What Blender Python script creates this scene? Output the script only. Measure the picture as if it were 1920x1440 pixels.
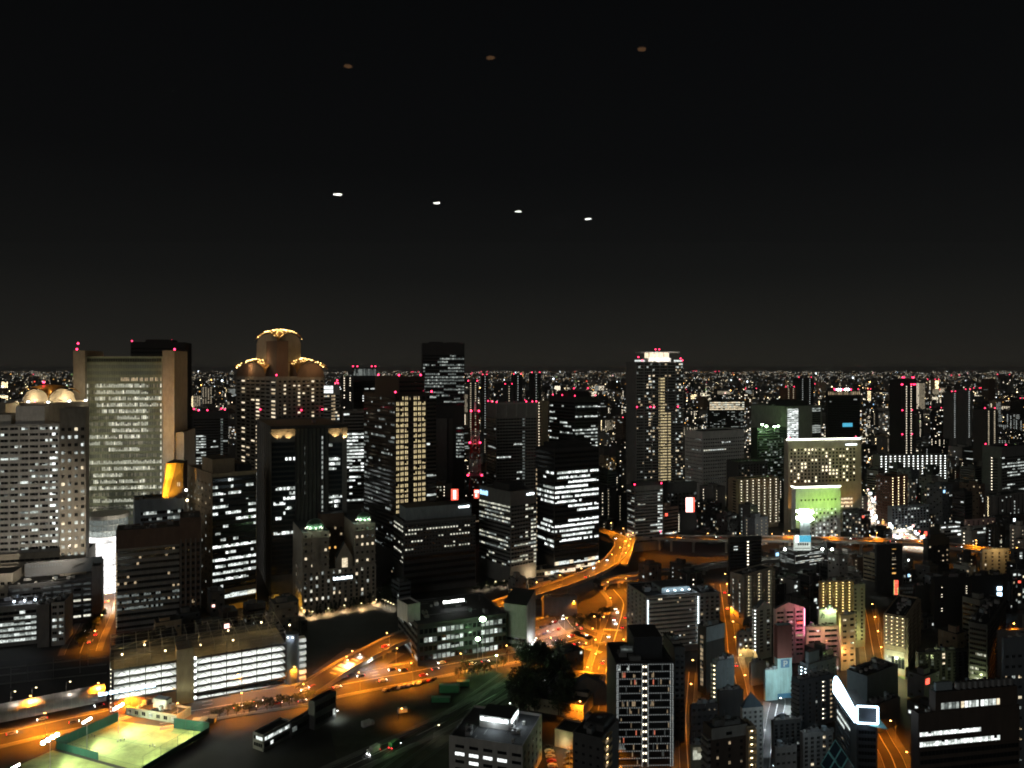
import bpy, math, random
from mathutils import Vector, Matrix

for _o in list(bpy.data.objects):
    bpy.data.objects.remove(_o)
S = bpy.context.scene
COL = S.collection
R = math.radians

# ------------------------------------------------------------------ camera
EYE, FPX, CX, HY = 175.0, 1440.0, 960.0, 692.0      # eye height (m), focal length (px of a 1920 wide frame), centre column, horizon row
cam = bpy.data.objects.new('camera', bpy.data.cameras.new('camera'))
COL.objects.link(cam)
cam.location = (0, 0, EYE)
cam.rotation_euler = (R(90), 0, 0)
cam.data.sensor_width = 36
cam.data.lens = 27
cam.data.shift_y = -28 / 1920
cam.data.clip_start = 0.1
cam.data.clip_end = 90000
S.camera = cam

# ------------------------------------------------------------------ night sky
W = bpy.data.worlds.new('World')
S.world = W
W.use_nodes = True
nt = W.node_tree
nt.nodes.clear()
out = nt.nodes.new('ShaderNodeOutputWorld')
sky = nt.nodes.new('ShaderNodeTexSky')
sky.sky_type = 'NISHITA'
sky.sun_disc = False
sky.sun_elevation = R(16)
sky.sun_rotation = R(205)
bg1 = nt.nodes.new('ShaderNodeBackground')
bg1.inputs['Strength'].default_value = 0.00016
nt.links.new(sky.outputs[0], bg1.inputs['Color'])
tc = nt.nodes.new('ShaderNodeTexCoord')
sx = nt.nodes.new('ShaderNodeSeparateXYZ')
nt.links.new(tc.outputs['Generated'], sx.inputs[0])
ramp = nt.nodes.new('ShaderNodeValToRGB')
nt.links.new(sx.outputs['Z'], ramp.inputs[0])
cr = ramp.color_ramp
for i, (p, c) in enumerate([(0.0, (.0170, .0158, .0130)), (.04, (.0120, .0115, .0102)), (.12, (.0062, .0062, .0058)), (.25, (.0031, .0031, .0031)), (.45, (.0021, .0022, .0023)), (1.0, (.002, .002, .0022))]):
    e = cr.elements[i] if i < 2 else cr.elements.new(p)
    e.position = p
    e.color = (*c, 1)
bg2 = nt.nodes.new('ShaderNodeBackground')
nt.links.new(ramp.outputs[0], bg2.inputs['Color'])
bg2.inputs['Strength'].default_value = 1.0
add = nt.nodes.new('ShaderNodeAddShader')
nt.links.new(bg1.outputs[0], add.inputs[0])
nt.links.new(bg2.outputs[0], add.inputs[1])
nt.links.new(add.outputs[0], out.inputs['Surface'])

moon = bpy.data.objects.new('moon', bpy.data.lights.new('moon', 'SUN'))
COL.objects.link(moon)
moon.data.energy = 0.17  # added weak fill, stands in for city glow from behind the eye
moon.data.angle = R(25)
moon.data.color = (1, .97, .9)
moon.rotation_euler = (R(74), 0, R(-25))

# ------------------------------------------------------------------ exposure and sampling
S.view_settings.view_transform = 'Standard'
S.view_settings.look = 'None'
S.view_settings.exposure = 0.0
S.view_settings.gamma = 1.0
S.render.engine = 'CYCLES'
cy = S.cycles
cy.max_bounces = 4
cy.diffuse_bounces = 2
cy.glossy_bounces = 2
cy.transmission_bounces = 2
cy.transparent_max_bounces = 8
cy.caustics_reflective = False
cy.caustics_refractive = False
cy.sample_clamp_indirect = 1.0
cy.use_light_tree = True
cy.use_denoising = True
cy.use_adaptive_sampling = True
cy.adaptive_threshold = 0.02
cy.filter_width = 1.9

# ------------------------------------------------------------------ materials
MATS = {}


def nodes(name):
    m = bpy.data.materials.new(name)
    m.use_nodes = True
    return m, m.node_tree, m.node_tree.nodes['Principled BSDF']


def wall_mat(name, col, rough=.8, scale=.35, var=.22, metal=0.0, bump=.15, stripes=None):
    m, t, b = nodes(name)
    tcn = t.nodes.new('ShaderNodeTexCoord')
    n1 = t.nodes.new('ShaderNodeTexNoise')
    n1.inputs['Scale'].default_value = scale
    n1.inputs['Detail'].default_value = 6
    n1.inputs['Roughness'].default_value = .7
    mp = t.nodes.new('ShaderNodeMapping')
    mp.inputs['Scale'].default_value = (1, 1, .35)
    t.links.new(tcn.outputs['Object'], mp.inputs[0])
    t.links.new(mp.outputs[0], n1.inputs['Vector'])
    r = t.nodes.new('ShaderNodeValToRGB')
    r.color_ramp.elements[0].position = .3
    r.color_ramp.elements[1].position = .72
    r.color_ramp.elements[0].color = (*[c * (1 - var) for c in col], 1)
    r.color_ramp.elements[1].color = (*[min(1, c * (1 + var)) for c in col], 1)
    t.links.new(n1.outputs[0], r.inputs[0])
    t.links.new(r.outputs[0], b.inputs['Base Color'])
    b.inputs['Roughness'].default_value = rough
    b.inputs['Metallic'].default_value = metal
    if bump:
        n2 = t.nodes.new('ShaderNodeTexNoise')
        n2.inputs['Scale'].default_value = 3.0
        n2.inputs['Detail'].default_value = 3
        t.links.new(tcn.outputs['Object'], n2.inputs['Vector'])
        bp = t.nodes.new('ShaderNodeBump')
        bp.inputs['Strength'].default_value = bump
        bp.inputs['Distance'].default_value = .1
        t.links.new(n2.outputs[0], bp.inputs['Height'])
        t.links.new(bp.outputs[0], b.inputs['Normal'])
    MATS[name] = m
    return m


def lit_mat(name, col, strength, vary=.5, scale=.9, sample=False):
    """a room or lamp that is switched on: emission, uneven like a furnished room"""
    m, t, b = nodes(name)
    b.inputs['Base Color'].default_value = (.05, .05, .05, 1)
    b.inputs['Roughness'].default_value = .4
    b.inputs['Emission Color'].default_value = (*col, 1)
    if vary:
        g = t.nodes.new('ShaderNodeNewGeometry')
        n = t.nodes.new('ShaderNodeTexNoise')
        n.inputs['Scale'].default_value = scale
        n.inputs['Detail'].default_value = 2
        t.links.new(g.outputs['Position'], n.inputs['Vector'])
        mr = t.nodes.new('ShaderNodeMapRange')
        mr.inputs[1].default_value = .3
        mr.inputs[2].default_value = .7
        mr.inputs[3].default_value = strength * (1 - vary)
        mr.inputs[4].default_value = strength * (1 + vary)
        t.links.new(n.outputs[0], mr.inputs[0])
        t.links.new(mr.outputs[0], b.inputs['Emission Strength'])
    else:
        b.inputs['Emission Strength'].default_value = strength
    m.cycles.emission_sampling = 'AUTO' if sample else 'NONE'
    MATS[name] = m
    return m


def glass_mat(name, col=(.012, .014, .016), rough=.12):
    m, t, b = nodes(name)
    b.inputs['Base Color'].default_value = (*col, 1)
    b.inputs['Roughness'].default_value = rough
    b.inputs['Specular IOR Level'].default_value = .6
    MATS[name] = m


for nm, c in dict(conc=(.27, .265, .25), pale=(.44, .43, .40), white=(.62, .61, .58), tan=(.40, .32, .22), beige=(.40, .36, .29),
                  brown=(.15, .10, .075), darkbrown=(.07, .052, .042), grey=(.17, .17, .165), darkgrey=(.085, .085, .085),
                  char=(.04, .04, .042), black=(.02, .02, .022), slate=(.12, .135, .15), pink=(.55, .36, .34), greenish=(.30, .31, .24), curtain=(.17, .19, .125),
                  bluegrey=(.25, .29, .31), cyanwall=(.38, .55, .56), maroon=(.16, .05, .04), orangewall=(.45, .27, .15),
                  yellowtile=(.42, .31, .15), brick=(.24, .12, .08), teal=(.12, .27, .25), bluepaint=(.08, .22, .36), roofdark=(.035, .036, .038),
                  roofgrey=(.10, .105, .11), roofblue=(.10, .14, .17), redpaint=(.42, .04, .03), whitepaint=(.7, .7, .68), gray2=(.21, .20, .19)).items():
    wall_mat(nm, c)
wall_mat('gold', (.55, .32, .11), rough=.35, scale=.5, var=.45, metal=.7, bump=.6)
wall_mat('copper', (.10, .17, .12), rough=.4, var=.3, metal=.4)
wall_mat('steel', (.35, .35, .35), rough=.45, metal=.6)
wall_mat('darksteel', (.06, .06, .06), rough=.5, metal=.4)
wall_mat('asphalt', (.055, .054, .052), scale=.15, var=.3)
wall_mat('pavement', (.16, .155, .15), scale=.2)
wall_mat('roadpaint', (.7, .7, .68), var=.15)
wall_mat('concrete_deck', (.30, .29, .26), scale=.1)
wall_mat('cityground', (.035, .034, .032), scale=.03, var=.5)
wall_mat('earth', (.055, .06, .042), scale=.08, var=.5)
wall_mat('turf', (.29, .35, .135), scale=.07, var=.5)
wall_mat('netting', (.012, .075, .05), rough=.8, var=.2)
wall_mat('foliage', (.045, .07, .03), scale=.6, var=.5)
wall_mat('foliage_dark', (.03, .045, .025), scale=.6, var=.5)
wall_mat('bark', (.09, .06, .04))
wall_mat('rubber', (.02, .02, .02))
wall_mat('skin', (.5, .32, .22), scale=3, var=.1)
wall_mat('shirt', (.7, .7, .7), scale=3)
wall_mat('cloth_dark', (.05, .05, .08), scale=3)
for nm, c in dict(car_white=(.7, .7, .7), car_black=(.03, .03, .03), car_silver=(.4, .4, .42), car_red=(.35, .03, .03), car_blue=(.05, .09, .25), truck_green=(.08, .30, .14)).items():
    wall_mat(nm, c, rough=.3, var=.05, bump=0)
glass_mat('glass')
glass_mat('glass_blue', (.012, .02, .028))
glass_mat('glass_green', (.04, .05, .035), .2)
lit_mat('dim', (.75, .85, .82), .05, .7)
lit_mat('low', (.80, .92, .86), .17, .6)
lit_mat('mid', (.88, .97, .90), .46, .6)
lit_mat('hi', (.92, 1, .95), .95, .55)
lit_mat('max', (.95, 1, .98), 1.7, .5)
lit_mat('wlow', (1, .74, .45), .25, .6)
lit_mat('wmid', (1, .76, .46), .5, .55)
lit_mat('whi', (1, .84, .58), 1.15, .45)
lit_mat('ylow', (.9, .85, .58), .14, .4)
lit_mat('ymid', (.93, .95, .76), .5, .5)
lit_mat('yhi', (1, .98, .8), .95, .4)
lit_mat('green_glow', (.50, .55, .38), .045, .5, scale=.2)  # faint glow put into the green tower's unlit window cells
lit_mat('gold_win', (1, .80, .42), .72, .55, scale=.8)
lit_mat('amber', (1, .50, .12), 1.4, .4)
lit_mat('gold_glint', (1, .62, .2), 14, 0)
lit_mat('redroom', (1, .25, .14), .55, .5)
lit_mat('red_lamp', (1, .03, .10), 9, 0)
lit_mat('red_far', (1, .05, .12), 5, 0)
lit_mat('lamp_white', (.95, 1, .96), 8, 0, sample=True)
lit_mat('lamp_warm', (1, .80, .45), 8, 0, sample=True)
lit_mat('lamp_yellow', (1, .68, .24), 12, 0, sample=True)
lit_mat('lamp_orange', (1, .48, .12), 22, 0)
lit_mat('lamp_cool', (.75, .9, 1), 12, 0)
lit_mat('lamp_dot', (1, .88, .66), 3.6, 0)
lit_mat('bead', (.9, .97, .95), .42, 0)
lit_mat('room_bright', (1, .86, .6), 2.4, .3)
lit_mat('flood', (.95, 1, .9), 40, 0)
lit_mat('flood_green', (.65, 1, .6), 30, 0)
lit_mat('headlight', (.95, .97, 1), 25, 0)
lit_mat('taillight', (1, .03, .04), 8, 0)
lit_mat('sign_white', (.85, .97, 1), 4.5, .15)
lit_mat('sign_blue', (.35, .65, 1), 2.2, .3)
lit_mat('sign_cyan', (.1, .55, .8), .9, .2)
lit_mat('sign_p_blue', (.06, .30, .55), .42, .1)
lit_mat('sign_red', (1, .10, .06), 2.4, .5)
lit_mat('sign_pink', (1, .55, .5), 3.5, .4)
lit_mat('sign_panel', (.85, .95, .85), .75, .2)
lit_mat('sign_green', (.55, .95, .30), .9, .35)
lit_mat('neon_blue', (.55, .8, 1), 7, 0)
lit_mat('neon_pink', (1, .35, .55), 4, 0)
lit_mat('edge_strip', (.96, 1, .82), 5, .15)
lit_mat('grey_panel_glow', (.5, .55, .52), .03, .2)  # faint glow put into the colour of boards that carry no lamp
lit_mat('garage_light', (.95, 1, .96), 1.7, .5, scale=.5)
lit_mat('atrium', (1, .98, .96), 1.9, .6, scale=.15)
lit_mat('orange_glow', (1, .42, .03), .7, .5, scale=.25)

# ------------------------------------------------------------------ mesh helpers
DONE = []


def tag(o, label=None, cat=None, group=None, kind=None):
    for k, v in (('label', label), ('category', cat), ('group', group), ('kind', kind)):
        if v:
            o[k] = v
    return o


class MB:
    """collects faces, each with a material name, into one mesh"""

    def __init__(s):
        s.v, s.f, s.m, s.names = [], [], [], []

    def mi(s, n):
        if n not in s.names:
            s.names.append(n)
        return s.names.index(n)

    def face(s, pts, m):
        b = len(s.v)
        s.v += [tuple(p) for p in pts]
        s.f.append(tuple(range(b, b + len(pts))))
        s.m.append(s.mi(m))

    def solid(s, poly, z0, z1, m, top=None, cap=True):
        """prism over a plan polygon given counter-clockwise"""
        n, b = len(poly), len(s.v)
        zf = (lambda i: z1[i]) if isinstance(z1, (list, tuple)) else (lambda i: z1)
        s.v += [(p[0], p[1], z0) for p in poly] + [(p[0], p[1], zf(i)) for i, p in enumerate(poly)]
        k, kt = s.mi(m), s.mi(top or m)
        for i in range(n):
            j = (i + 1) % n
            s.f.append((b + i, b + j, b + n + j, b + n + i))
            s.m.append(k)
        if cap:
            s.f.append(tuple(b + n + i for i in range(n)))
            s.m.append(kt)
        s.f.append(tuple(b + n - 1 - i for i in range(n)))
        s.m.append(k)

    def box(s, x0, x1, y0, y1, z0, z1, m):
        s.solid([(x0, y0), (x1, y0), (x1, y1), (x0, y1)], z0, z1, m)

    def beam(s, a, b, r, m, r2=None, n=6):
        """round bar from a to b"""
        a, b = Vector(a), Vector(b)
        d = (b - a)
        if d.length < 1e-6:
            return
        d.normalize()
        t = d.orthogonal().normalized()
        w = d.cross(t)
        r2 = r if r2 is None else r2
        o = len(s.v)
        for c, rr in ((a, r), (b, r2)):
            for i in range(n):
                an = 2 * math.pi * i / n
                s.v.append(tuple(c + (t * math.cos(an) + w * math.sin(an)) * rr))
        k = s.mi(m)
        for i in range(n):
            j = (i + 1) % n
            s.f.append((o + i, o + j, o + n + j, o + n + i))
            s.m.append(k)
        s.f.append(tuple(o + n - 1 - i for i in range(n)))
        s.m.append(k)
        s.f.append(tuple(o + n + i for i in range(n)))
        s.m.append(k)

    def ball(s, c, r, m, nu=8, nv=5, sz=1.0):
        o, k = len(s.v), s.mi(m)
        for j in range(nv + 1):
            th = math.pi * j / nv
            for i in range(nu):
                ph = 2 * math.pi * i / nu
                s.v.append((c[0] + r * math.sin(th) * math.cos(ph), c[1] + r * math.sin(th) * math.sin(ph), c[2] + sz * r * math.cos(th)))
        for j in range(nv):
            for i in range(nu):
                i2 = (i + 1) % nu
                s.f.append((o + j * nu + i, o + (j + 1) * nu + i, o + (j + 1) * nu + i2, o + j * nu + i2))
                s.m.append(k)

    def mesh(s, name, off=(0, 0, 0)):
        me = bpy.data.meshes.new(name)
        me.from_pydata([(x - off[0], y - off[1], z - off[2]) for x, y, z in s.v], [], s.f)
        for n in s.names:
            me.materials.append(MATS[n])
        me.polygons.foreach_set('material_index', s.m)
        me.update()
        return me

    def build(s, name, parent=None, off=None):
        off = off if off is not None else (tuple(parent.location) if parent and parent.parent is None else (0, 0, 0))
        o = bpy.data.objects.new(name, s.mesh(name, off))
        COL.objects.link(o)
        if parent:
            o.parent = parent
        else:
            o.location = off
        return o


def empty(name, loc, label, cat, group=None, rz=0):
    o = bpy.data.objects.new(name, None)
    o.empty_display_size = .5
    o.location = loc
    o.rotation_euler = (0, 0, rz)
    COL.objects.link(o)
    return tag(o, label, cat, group)


def inst(name, me, loc, rz, parent):
    o = bpy.data.objects.new(name, me)
    COL.objects.link(o)
    o.location = loc
    o.rotation_euler = (0, 0, rz)
    o.parent = parent
    return o


def copy_tree(o, parent=None):
    c = o.copy()
    COL.objects.link(c)
    c.parent = parent
    for ch in o.children:
        copy_tree(ch, c)
    return c


def G(px, py, z=0.0):
    """the place at height z that the photograph shows at pixel (px, py)"""
    d = (EYE - z) * FPX / (py - HY)
    return ((px - CX) / FPX * d, d)


def lamp(kind, name, loc, power, col, parent=None, aim=None, size=None, angle=None, blend=.5):
    d = bpy.data.lights.new(name, kind)
    d.energy = power
    d.color = col
    if kind == 'AREA':
        d.shape = 'RECTANGLE'
        d.size, d.size_y = size
    else:
        d.shadow_soft_size = size or .4
    if kind == 'SPOT':
        d.spot_size = R(angle or 60)
        d.spot_blend = blend
    o = bpy.data.objects.new(name, d)
    COL.objects.link(o)
    o.location = loc
    if aim is not None:
        o.rotation_euler = (Vector(aim) - Vector(loc)).to_track_quat('-Z', 'Y').to_euler()
    if parent:
        o.parent = parent
        o.location = Vector(loc) - Vector(parent.location)
    return o


# ------------------------------------------------------------------ buildings
FOOT = []          # plan circles already built on
SIL = []           # silhouettes (px) of what is built, for leaving out what nothing shows of


class Face:
    """one facade: lower left corner seen from outside, direction along it, width, height"""

    def __init__(s, P, Q, z0, z1):
        s.P = Vector((P[0], P[1]))
        d = Vector((Q[0] - P[0], Q[1] - P[1]))
        s.w = d.length
        s.u = d / s.w
        s.n = Vector((s.u.y, -s.u.x))
        s.z0, s.z1 = z0, z1
        s.rz = math.atan2(s.u.y, s.u.x)

    def pt(s, a, z, o=0.0):
        p = s.P + s.u * a + s.n * o
        return (p.x, p.y, z)

    def quad(s, mb, a0, a1, z0, z1, o, m):
        mb.face([s.pt(a0, z0, o), s.pt(a1, z0, o), s.pt(a1, z1, o), s.pt(a0, z1, o)], m)

    def bx(s, mb, a0, a1, z0, z1, o0, o1, m):
        mb.solid([s.pt(a0, 0, o1)[:2], s.pt(a1, 0, o1)[:2], s.pt(a1, 0, o0)[:2], s.pt(a0, 0, o0)[:2]], z0, z1, m)


def spread_rows(rng, n, p, stick=.75):
    r, cur = [], rng.random() < p
    for _ in range(n):
        if rng.random() > stick:
            cur = rng.random() < p
        r.append(cur)
    return r


WIN = {}
LESS = {'max': 'hi', 'hi': 'mid', 'mid': 'low', 'low': 'dim', 'whi': 'wmid', 'wmid': 'wlow', 'yhi': 'ymid', 'ymid': 'ylow', 'gold_win': 'wmid', 'room_bright': 'whi', 'amber': 'wlow', 'wlow': 'dim'}


def window_mesh(w, h, pane, frame, var=0):
    if pane not in LESS:
        var = 0
    key = (round(w, 2), round(h, 2), pane, frame, var)
    if key not in WIN:
        b = MB()
        t = .12
        b.box(-w / 2 - t, w / 2 + t, -.16, .0, -t, 0, frame)
        b.box(-w / 2 - t, w / 2 + t, -.12, .0, h, h + t, frame)
        b.box(-w / 2 - t, -w / 2, -.12, .0, 0, h, frame)
        b.box(w / 2, w / 2 + t, -.12, .0, 0, h, frame)
        c, zc = (0, w * .18, -w * .15, 0)[var], (h, h, h * .62, h * .45)[var]
        for x0, x1, z0, z1, mt in ((-w / 2, c, 0, zc, pane), (c, w / 2, 0, zc, LESS.get(pane, pane) if var in (1, 3) else pane), (-w / 2, c, zc, h, LESS.get(pane, pane)), (c, w / 2, zc, h, 'glass' if var == 3 else LESS.get(pane, pane))):
            if z1 > z0:
                b.face([(x0, -.04, z0), (x1, -.04, z0), (x1, -.04, z1), (x0, -.04, z1)], mt)
        b.box(c - .05, c + .05, -.1, -.041, 0, h, frame)
        WIN[key] = b.mesh('window')
    return WIN[key]


LAMPM = {}


def lamp_mesh(mat, sx=.8, sz=.35):
    k = (mat, sx, sz)
    if k not in LAMPM:
        b = MB()
        b.box(-sx / 2, sx / 2, -.35, .0, -sz, 0, mat)
        b.box(-sx / 2 - .08, sx / 2 + .08, -.42, .03, 0.0, .08, 'steel')
        LAMPM[k] = b.mesh('corridor_lamp')
    return LAMPM[k]


class B:
    def __init__(s, name, label, xl, xn, xr, ytop, d, th=58, wall='conc', cat='building', dl=22, dr=22, z0=0.0, roof='roofdark', group=None, parapet=1.0, ztop=None, seed=None):
        t = R(th)
        s.name, s.wall, s.roofm, s.par = name, wall, roof, parapet
        N = Vector(((xn - CX) / FPX * d, d))
        uL = Vector((-math.cos(t), math.sin(t)))
        uR = Vector((math.sin(t), math.cos(t)))
        tl, tr = (xl - CX) / FPX, (xr - CX) / FPX
        a = (N.x - tl * d) / (uL.x * -1 + tl * uL.y) if xl < xn else dl
        b = (tr * d - N.x) / (uR.x - tr * uR.y) if xr > xn else dr
        if not 0 < a < 160:
            a = dl
        if not 0 < b < 160:
            b = dr
        s.N, s.Lc, s.Rc = N, N + uL * a, N + uR * b
        s.Fc = s.Lc + uR * b
        s.a, s.b, s.uL, s.uR = a, b, uL, uR
        s.z0 = z0
        s.z1 = EYE - (ytop - HY) / FPX * d if ztop is None else ztop
        s.d = d
        s.root = empty(name, (N.x, N.y, z0), label, cat, group)
        s.L = Face(s.Lc, N, z0, s.z1)
        s.R = Face(N, s.Rc, z0, s.z1)
        s.w = MB()
        s.rng = random.Random(seed if seed is not None else label)
        s._roof = None
        c = (s.N + s.Fc) / 2
        if z0 < 1:
            FOOT.append((c.x, c.y, (s.N - s.Fc).length / 2 * .86))
        SIL.append((xl, xr, ytop, HY + (EYE - z0) * FPX / d, d))

    def zy(s, y):
        """height of the picture row y at the near corner"""
        return EYE - (y - HY) / FPX * s.d

    def strip(s, F, z0, z1, n, cols, hf=.5, p=.35, pal=('hi', 'mid', 'low'), dark='glass', sp=.3, a0=None, a1=None, rows=None, fn=None, stick=.75, wm=None, name='window_band', mull=.12, sill=None):
        """n floors of ribbon windows between projecting spandrels"""
        a0 = .6 if a0 is None else a0
        a1 = F.w - .6 if a1 is None else a1
        wm = wm or s.wall
        fh = (z1 - z0) / n
        cw = (a1 - a0) / cols
        rng = s.rng
        for i in range(n):                      # from the top floor down
            zt = z1 - i * fh
            zb = zt - fh
            wb, wt = zb + fh * (.5 - hf / 2 if sill is None else sill), zb + fh * (.5 + hf / 2 if sill is None else sill + hf)
            F.bx(s.w, a0, a1, zb, wb, .0, sp, wm)
            F.bx(s.w, a0, a1, wt, zt - .004, .0, sp, wm)
            row = spread_rows(rng, cols, p if not isinstance(p, (list, tuple)) else p[i % len(p)], stick)
            if rows is not None:
                row = [False] * cols
                for (f0, f1) in (rows[i] if i < len(rows) else ()):
                    for j in range(cols):
                        if f0 <= (j + .5) / cols <= f1:
                            row[j] = rng.random() < .95
            mb = MB()
            fl = rng.random()
            for j in range(cols):
                st = dark
                if row[j]:
                    k = min(len(pal) - 1, int(abs(rng.gauss(fl * .8, .35)) * len(pal)))
                    st = pal[k]
                if fn:
                    st = fn(i, j, row[j], rng) or st
                x0, x1 = a0 + j * cw, a0 + (j + 1) * cw
                if mull:
                    F.quad(mb, x0, x0 + mull, wb, wt, .05, wm)
                if st in LESS and rng.random() < .5:
                    zc = wb + (wt - wb) * rng.choice((.35, .5, .65, .75))
                    F.quad(mb, x0 + mull, x1, wb, zc, .05, st)
                    F.quad(mb, x0 + mull, x1, zc, wt, .05, LESS[st] if rng.random() < .75 else dark)
                else:
                    F.quad(mb, x0 + mull, x1, wb, wt, .05, st)
            mb.build(name, s.root)

    def grid(s, F, z0, z1, n, cols, ww, wh, p=.3, pal=('whi', 'wmid'), dark='glass', a0=None, a1=None, frame=None, fn=None, limit=100, name='window'):
        """separate windows, each a part of its own"""
        a0 = 0 if a0 is None else a0
        a1 = F.w if a1 is None else a1
        fh, cw = (z1 - z0) / n, (a1 - a0) / cols
        frame = frame or s.wall
        cells = []
        for i in range(n):
            for j in range(cols):
                st = s.rng.choice(pal) if s.rng.random() < p else dark
                if fn:
                    st = fn(i, j, st, s.rng)
                if st:
                    cells.append((i, j, st))
        cells.sort(key=lambda c: c[2].startswith('glass'))
        rest = MB()
        for k, (i, j, st) in enumerate(cells):
            a, z = a0 + (j + .5) * cw, z1 - (i + 1) * fh + (fh - wh) / 2
            if k < limit:
                p3 = Vector(F.pt(a, z, .0)) - Vector(s.root.location)
                inst(name, window_mesh(ww, wh, st, frame, s.rng.randrange(4)), p3, F.rz, s.root)
            else:
                F.bx(rest, a - ww / 2 - .1, a + ww / 2 + .1, z - .1, z, .0, .14, frame)
                F.quad(rest, a - ww / 2, a + ww / 2, z, z + wh, .05, st)
        if rest.f:
            tag(rest.build(name, s.root), kind='stuff')

    def balc(s, F, z0, z1, n, cols, lampm='lamp_warm', out=1.4, a0=None, a1=None, par=None, p=1.0, lit=None, fins=True, lampw=.8, lamph=.35, door='glass', winp=0.0, winpal=('wmid', 'mid'), lamp_at=.5, every=1, limit=100):
        """n floors of open galleries, each with its slab and parapet, lamps on the back wall"""
        a0 = 0 if a0 is None else a0
        a1 = F.w if a1 is None else a1
        par = par or s.wall
        fh, cw = (z1 - z0) / n, (a1 - a0) / cols
        rest, k = MB(), 0
        for i in range(n):
            zb = z0 + i * fh
            mb = MB()
            F.bx(mb, a0, a1, zb, zb + .22, .0, out, par)
            F.bx(mb, a0, a1, zb + .22, zb + 1.25, out - .15, out, par)
            mb.build('balcony', s.root)
            for j in range(cols):
                a = a0 + (j + lamp_at) * cw
                if lampm and j % every == 0 and s.rng.random() < p:
                    p3 = Vector(F.pt(a, zb + fh - .32, .25)) - Vector(s.root.location)
                    if k < limit:
                        inst('corridor_lamp', lamp_mesh(lampm, lampw, lamph), p3, F.rz, s.root)
                        k += 1
                    else:
                        F.bx(rest, a - lampw / 2, a + lampw / 2, zb + fh - .32 - lamph, zb + fh - .32, .25, .6, lampm)
                da = a0 + j * cw + cw * .62
                st = s.rng.choice(winpal) if s.rng.random() < winp else door
                F.quad(s.w, da - cw * .18, da + cw * .18, zb + .25, zb + 2.35, .03, st)
        F.bx(s.w, a0, a1, z1 - .1, z1 + .3, .0, out, par)
        if fins:
            for j in range(cols + 1):
                a = a0 + j * cw
                F.bx(s.w, a - .1, a + .1, z0, z1 - .1, .0, out - .16, s.wall)
        if rest.f:
            tag(rest.build('corridor_lamp', s.root), kind='stuff')

    def fins(s, F, k, depth=.5, width=.5, z0=None, z1=None, m=None, a0=0, a1=None):
        a1 = F.w if a1 is None else a1
        for i in range(k + 1):
            a = a0 + (a1 - a0 - width) * i / k
            F.bx(s.w, a, a + width, F.z0 if z0 is None else z0, F.z1 if z1 is None else z1, .0, depth, m or s.wall)

    def band(s, F, z0, z1, a0, a1, o, m):
        F.bx(s.w, a0, a1, z0, z1, .0, o, m)

    def pt(s, fa, fb, z):
        """plan fractions: fb along the right face, fa along the left face, from the near corner"""
        p = s.N + s.uL * (s.a * fa) + s.uR * (s.b * fb)
        return (p.x, p.y, z)

    def poly(s, fa0, fa1, fb0, fb1):
        return [s.pt(fa0, fb0, 0)[:2], s.pt(fa0, fb1, 0)[:2], s.pt(fa1, fb1, 0)[:2], s.pt(fa1, fb0, 0)[:2]]

    def block(s, name, fa0, fa1, fb0, fb1, h, m=None, z=None, top=None):
        """a penthouse, a plant room or the like on the roof"""
        z = s.z1 - s.par if z is None else z
        mb = MB()
        mb.solid(s.poly(fa0, fa1, fb0, fb1), z, z + h, m or s.wall, top=top or s.roofm)
        q = s.poly(fa0 + .02, fa1 - .02, fb0 + .02, fb1 - .02)
        mb.solid(q, z + h + .003, z + h + .45, top or s.roofm)
        return mb.build(name, s.root)

    def roof_obj(s):
        if s._roof is None:
            q, t = [s.N, s.Rc, s.Fc, s.Lc], .45
            s.inn = []
            for k, p in enumerate(q):
                s.inn.append(p + (q[(k + 1) % 4] - p).normalized() * t + (q[k - 1] - p).normalized() * t)
            r = MB()
            r.face([(p.x, p.y, s.z1 - s.par + .01) for p in s.inn], s.roofm)
            s._roof = r.build('roof', s.root)
        return s._roof

    def units(s, k, h=2.0, m='steel'):
        for _ in range(k):
            fa, fb = s.rng.uniform(.12, .8), s.rng.uniform(.1, .8)
            wa, wb = min(.3, s.rng.uniform(2, 4.5) / s.a), min(.3, s.rng.uniform(2, 5) / s.b)
            z, hh = s.z1 - s.par, h * s.rng.uniform(.6, 1.3)
            mb = MB()
            mb.solid(s.poly(fa, fa + wa, fb, fb + wb), z, z + hh, m)
            c = s.pt(fa + wa / 2, fb + wb / 2, z + hh)
            mb.beam(c, (c[0], c[1], c[2] + .5), .7, 'darksteel', n=8)
            mb.build('rooftop_unit', s.roof_obj(), off=tuple(s.root.location))

    def clutter(s):
        r, off, z, rng = s.roof_obj(), tuple(s.root.location), s.z1 - s.par, s.rng
        c = s.pt(rng.uniform(.2, .8), rng.uniform(.2, .8), z)
        m = MB()
        for dx, dy in ((-.7, -.7), (.7, -.7), (.7, .7), (-.7, .7)):
            m.beam((c[0] + dx, c[1] + dy, z), (c[0] + dx, c[1] + dy, z + 1.3), .08, 'steel', n=4)
        m.beam((c[0], c[1], z + 1.3), (c[0], c[1], z + 3.1), 1.15, 'bluegrey', n=12)
        m.beam((c[0], c[1], z + 3.1), (c[0], c[1], z + 3.4), 1.15, 'bluegrey', .2, n=12)
        m.build('water_tank', r, off=off)
        c = s.pt(rng.uniform(.1, .9), rng.uniform(.1, .9), z)
        m = MB()
        m.beam(c, (c[0], c[1], z + rng.uniform(4, 7)), .07, 'steel', .03)
        for k in range(3):
            m.beam((c[0] - .8, c[1], z + 3 + k * .5), (c[0] + .8, c[1], z + 3 + k * .5), .03, 'steel', n=4)
        m.build('antenna', r, off=off)
        m = MB()
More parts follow.
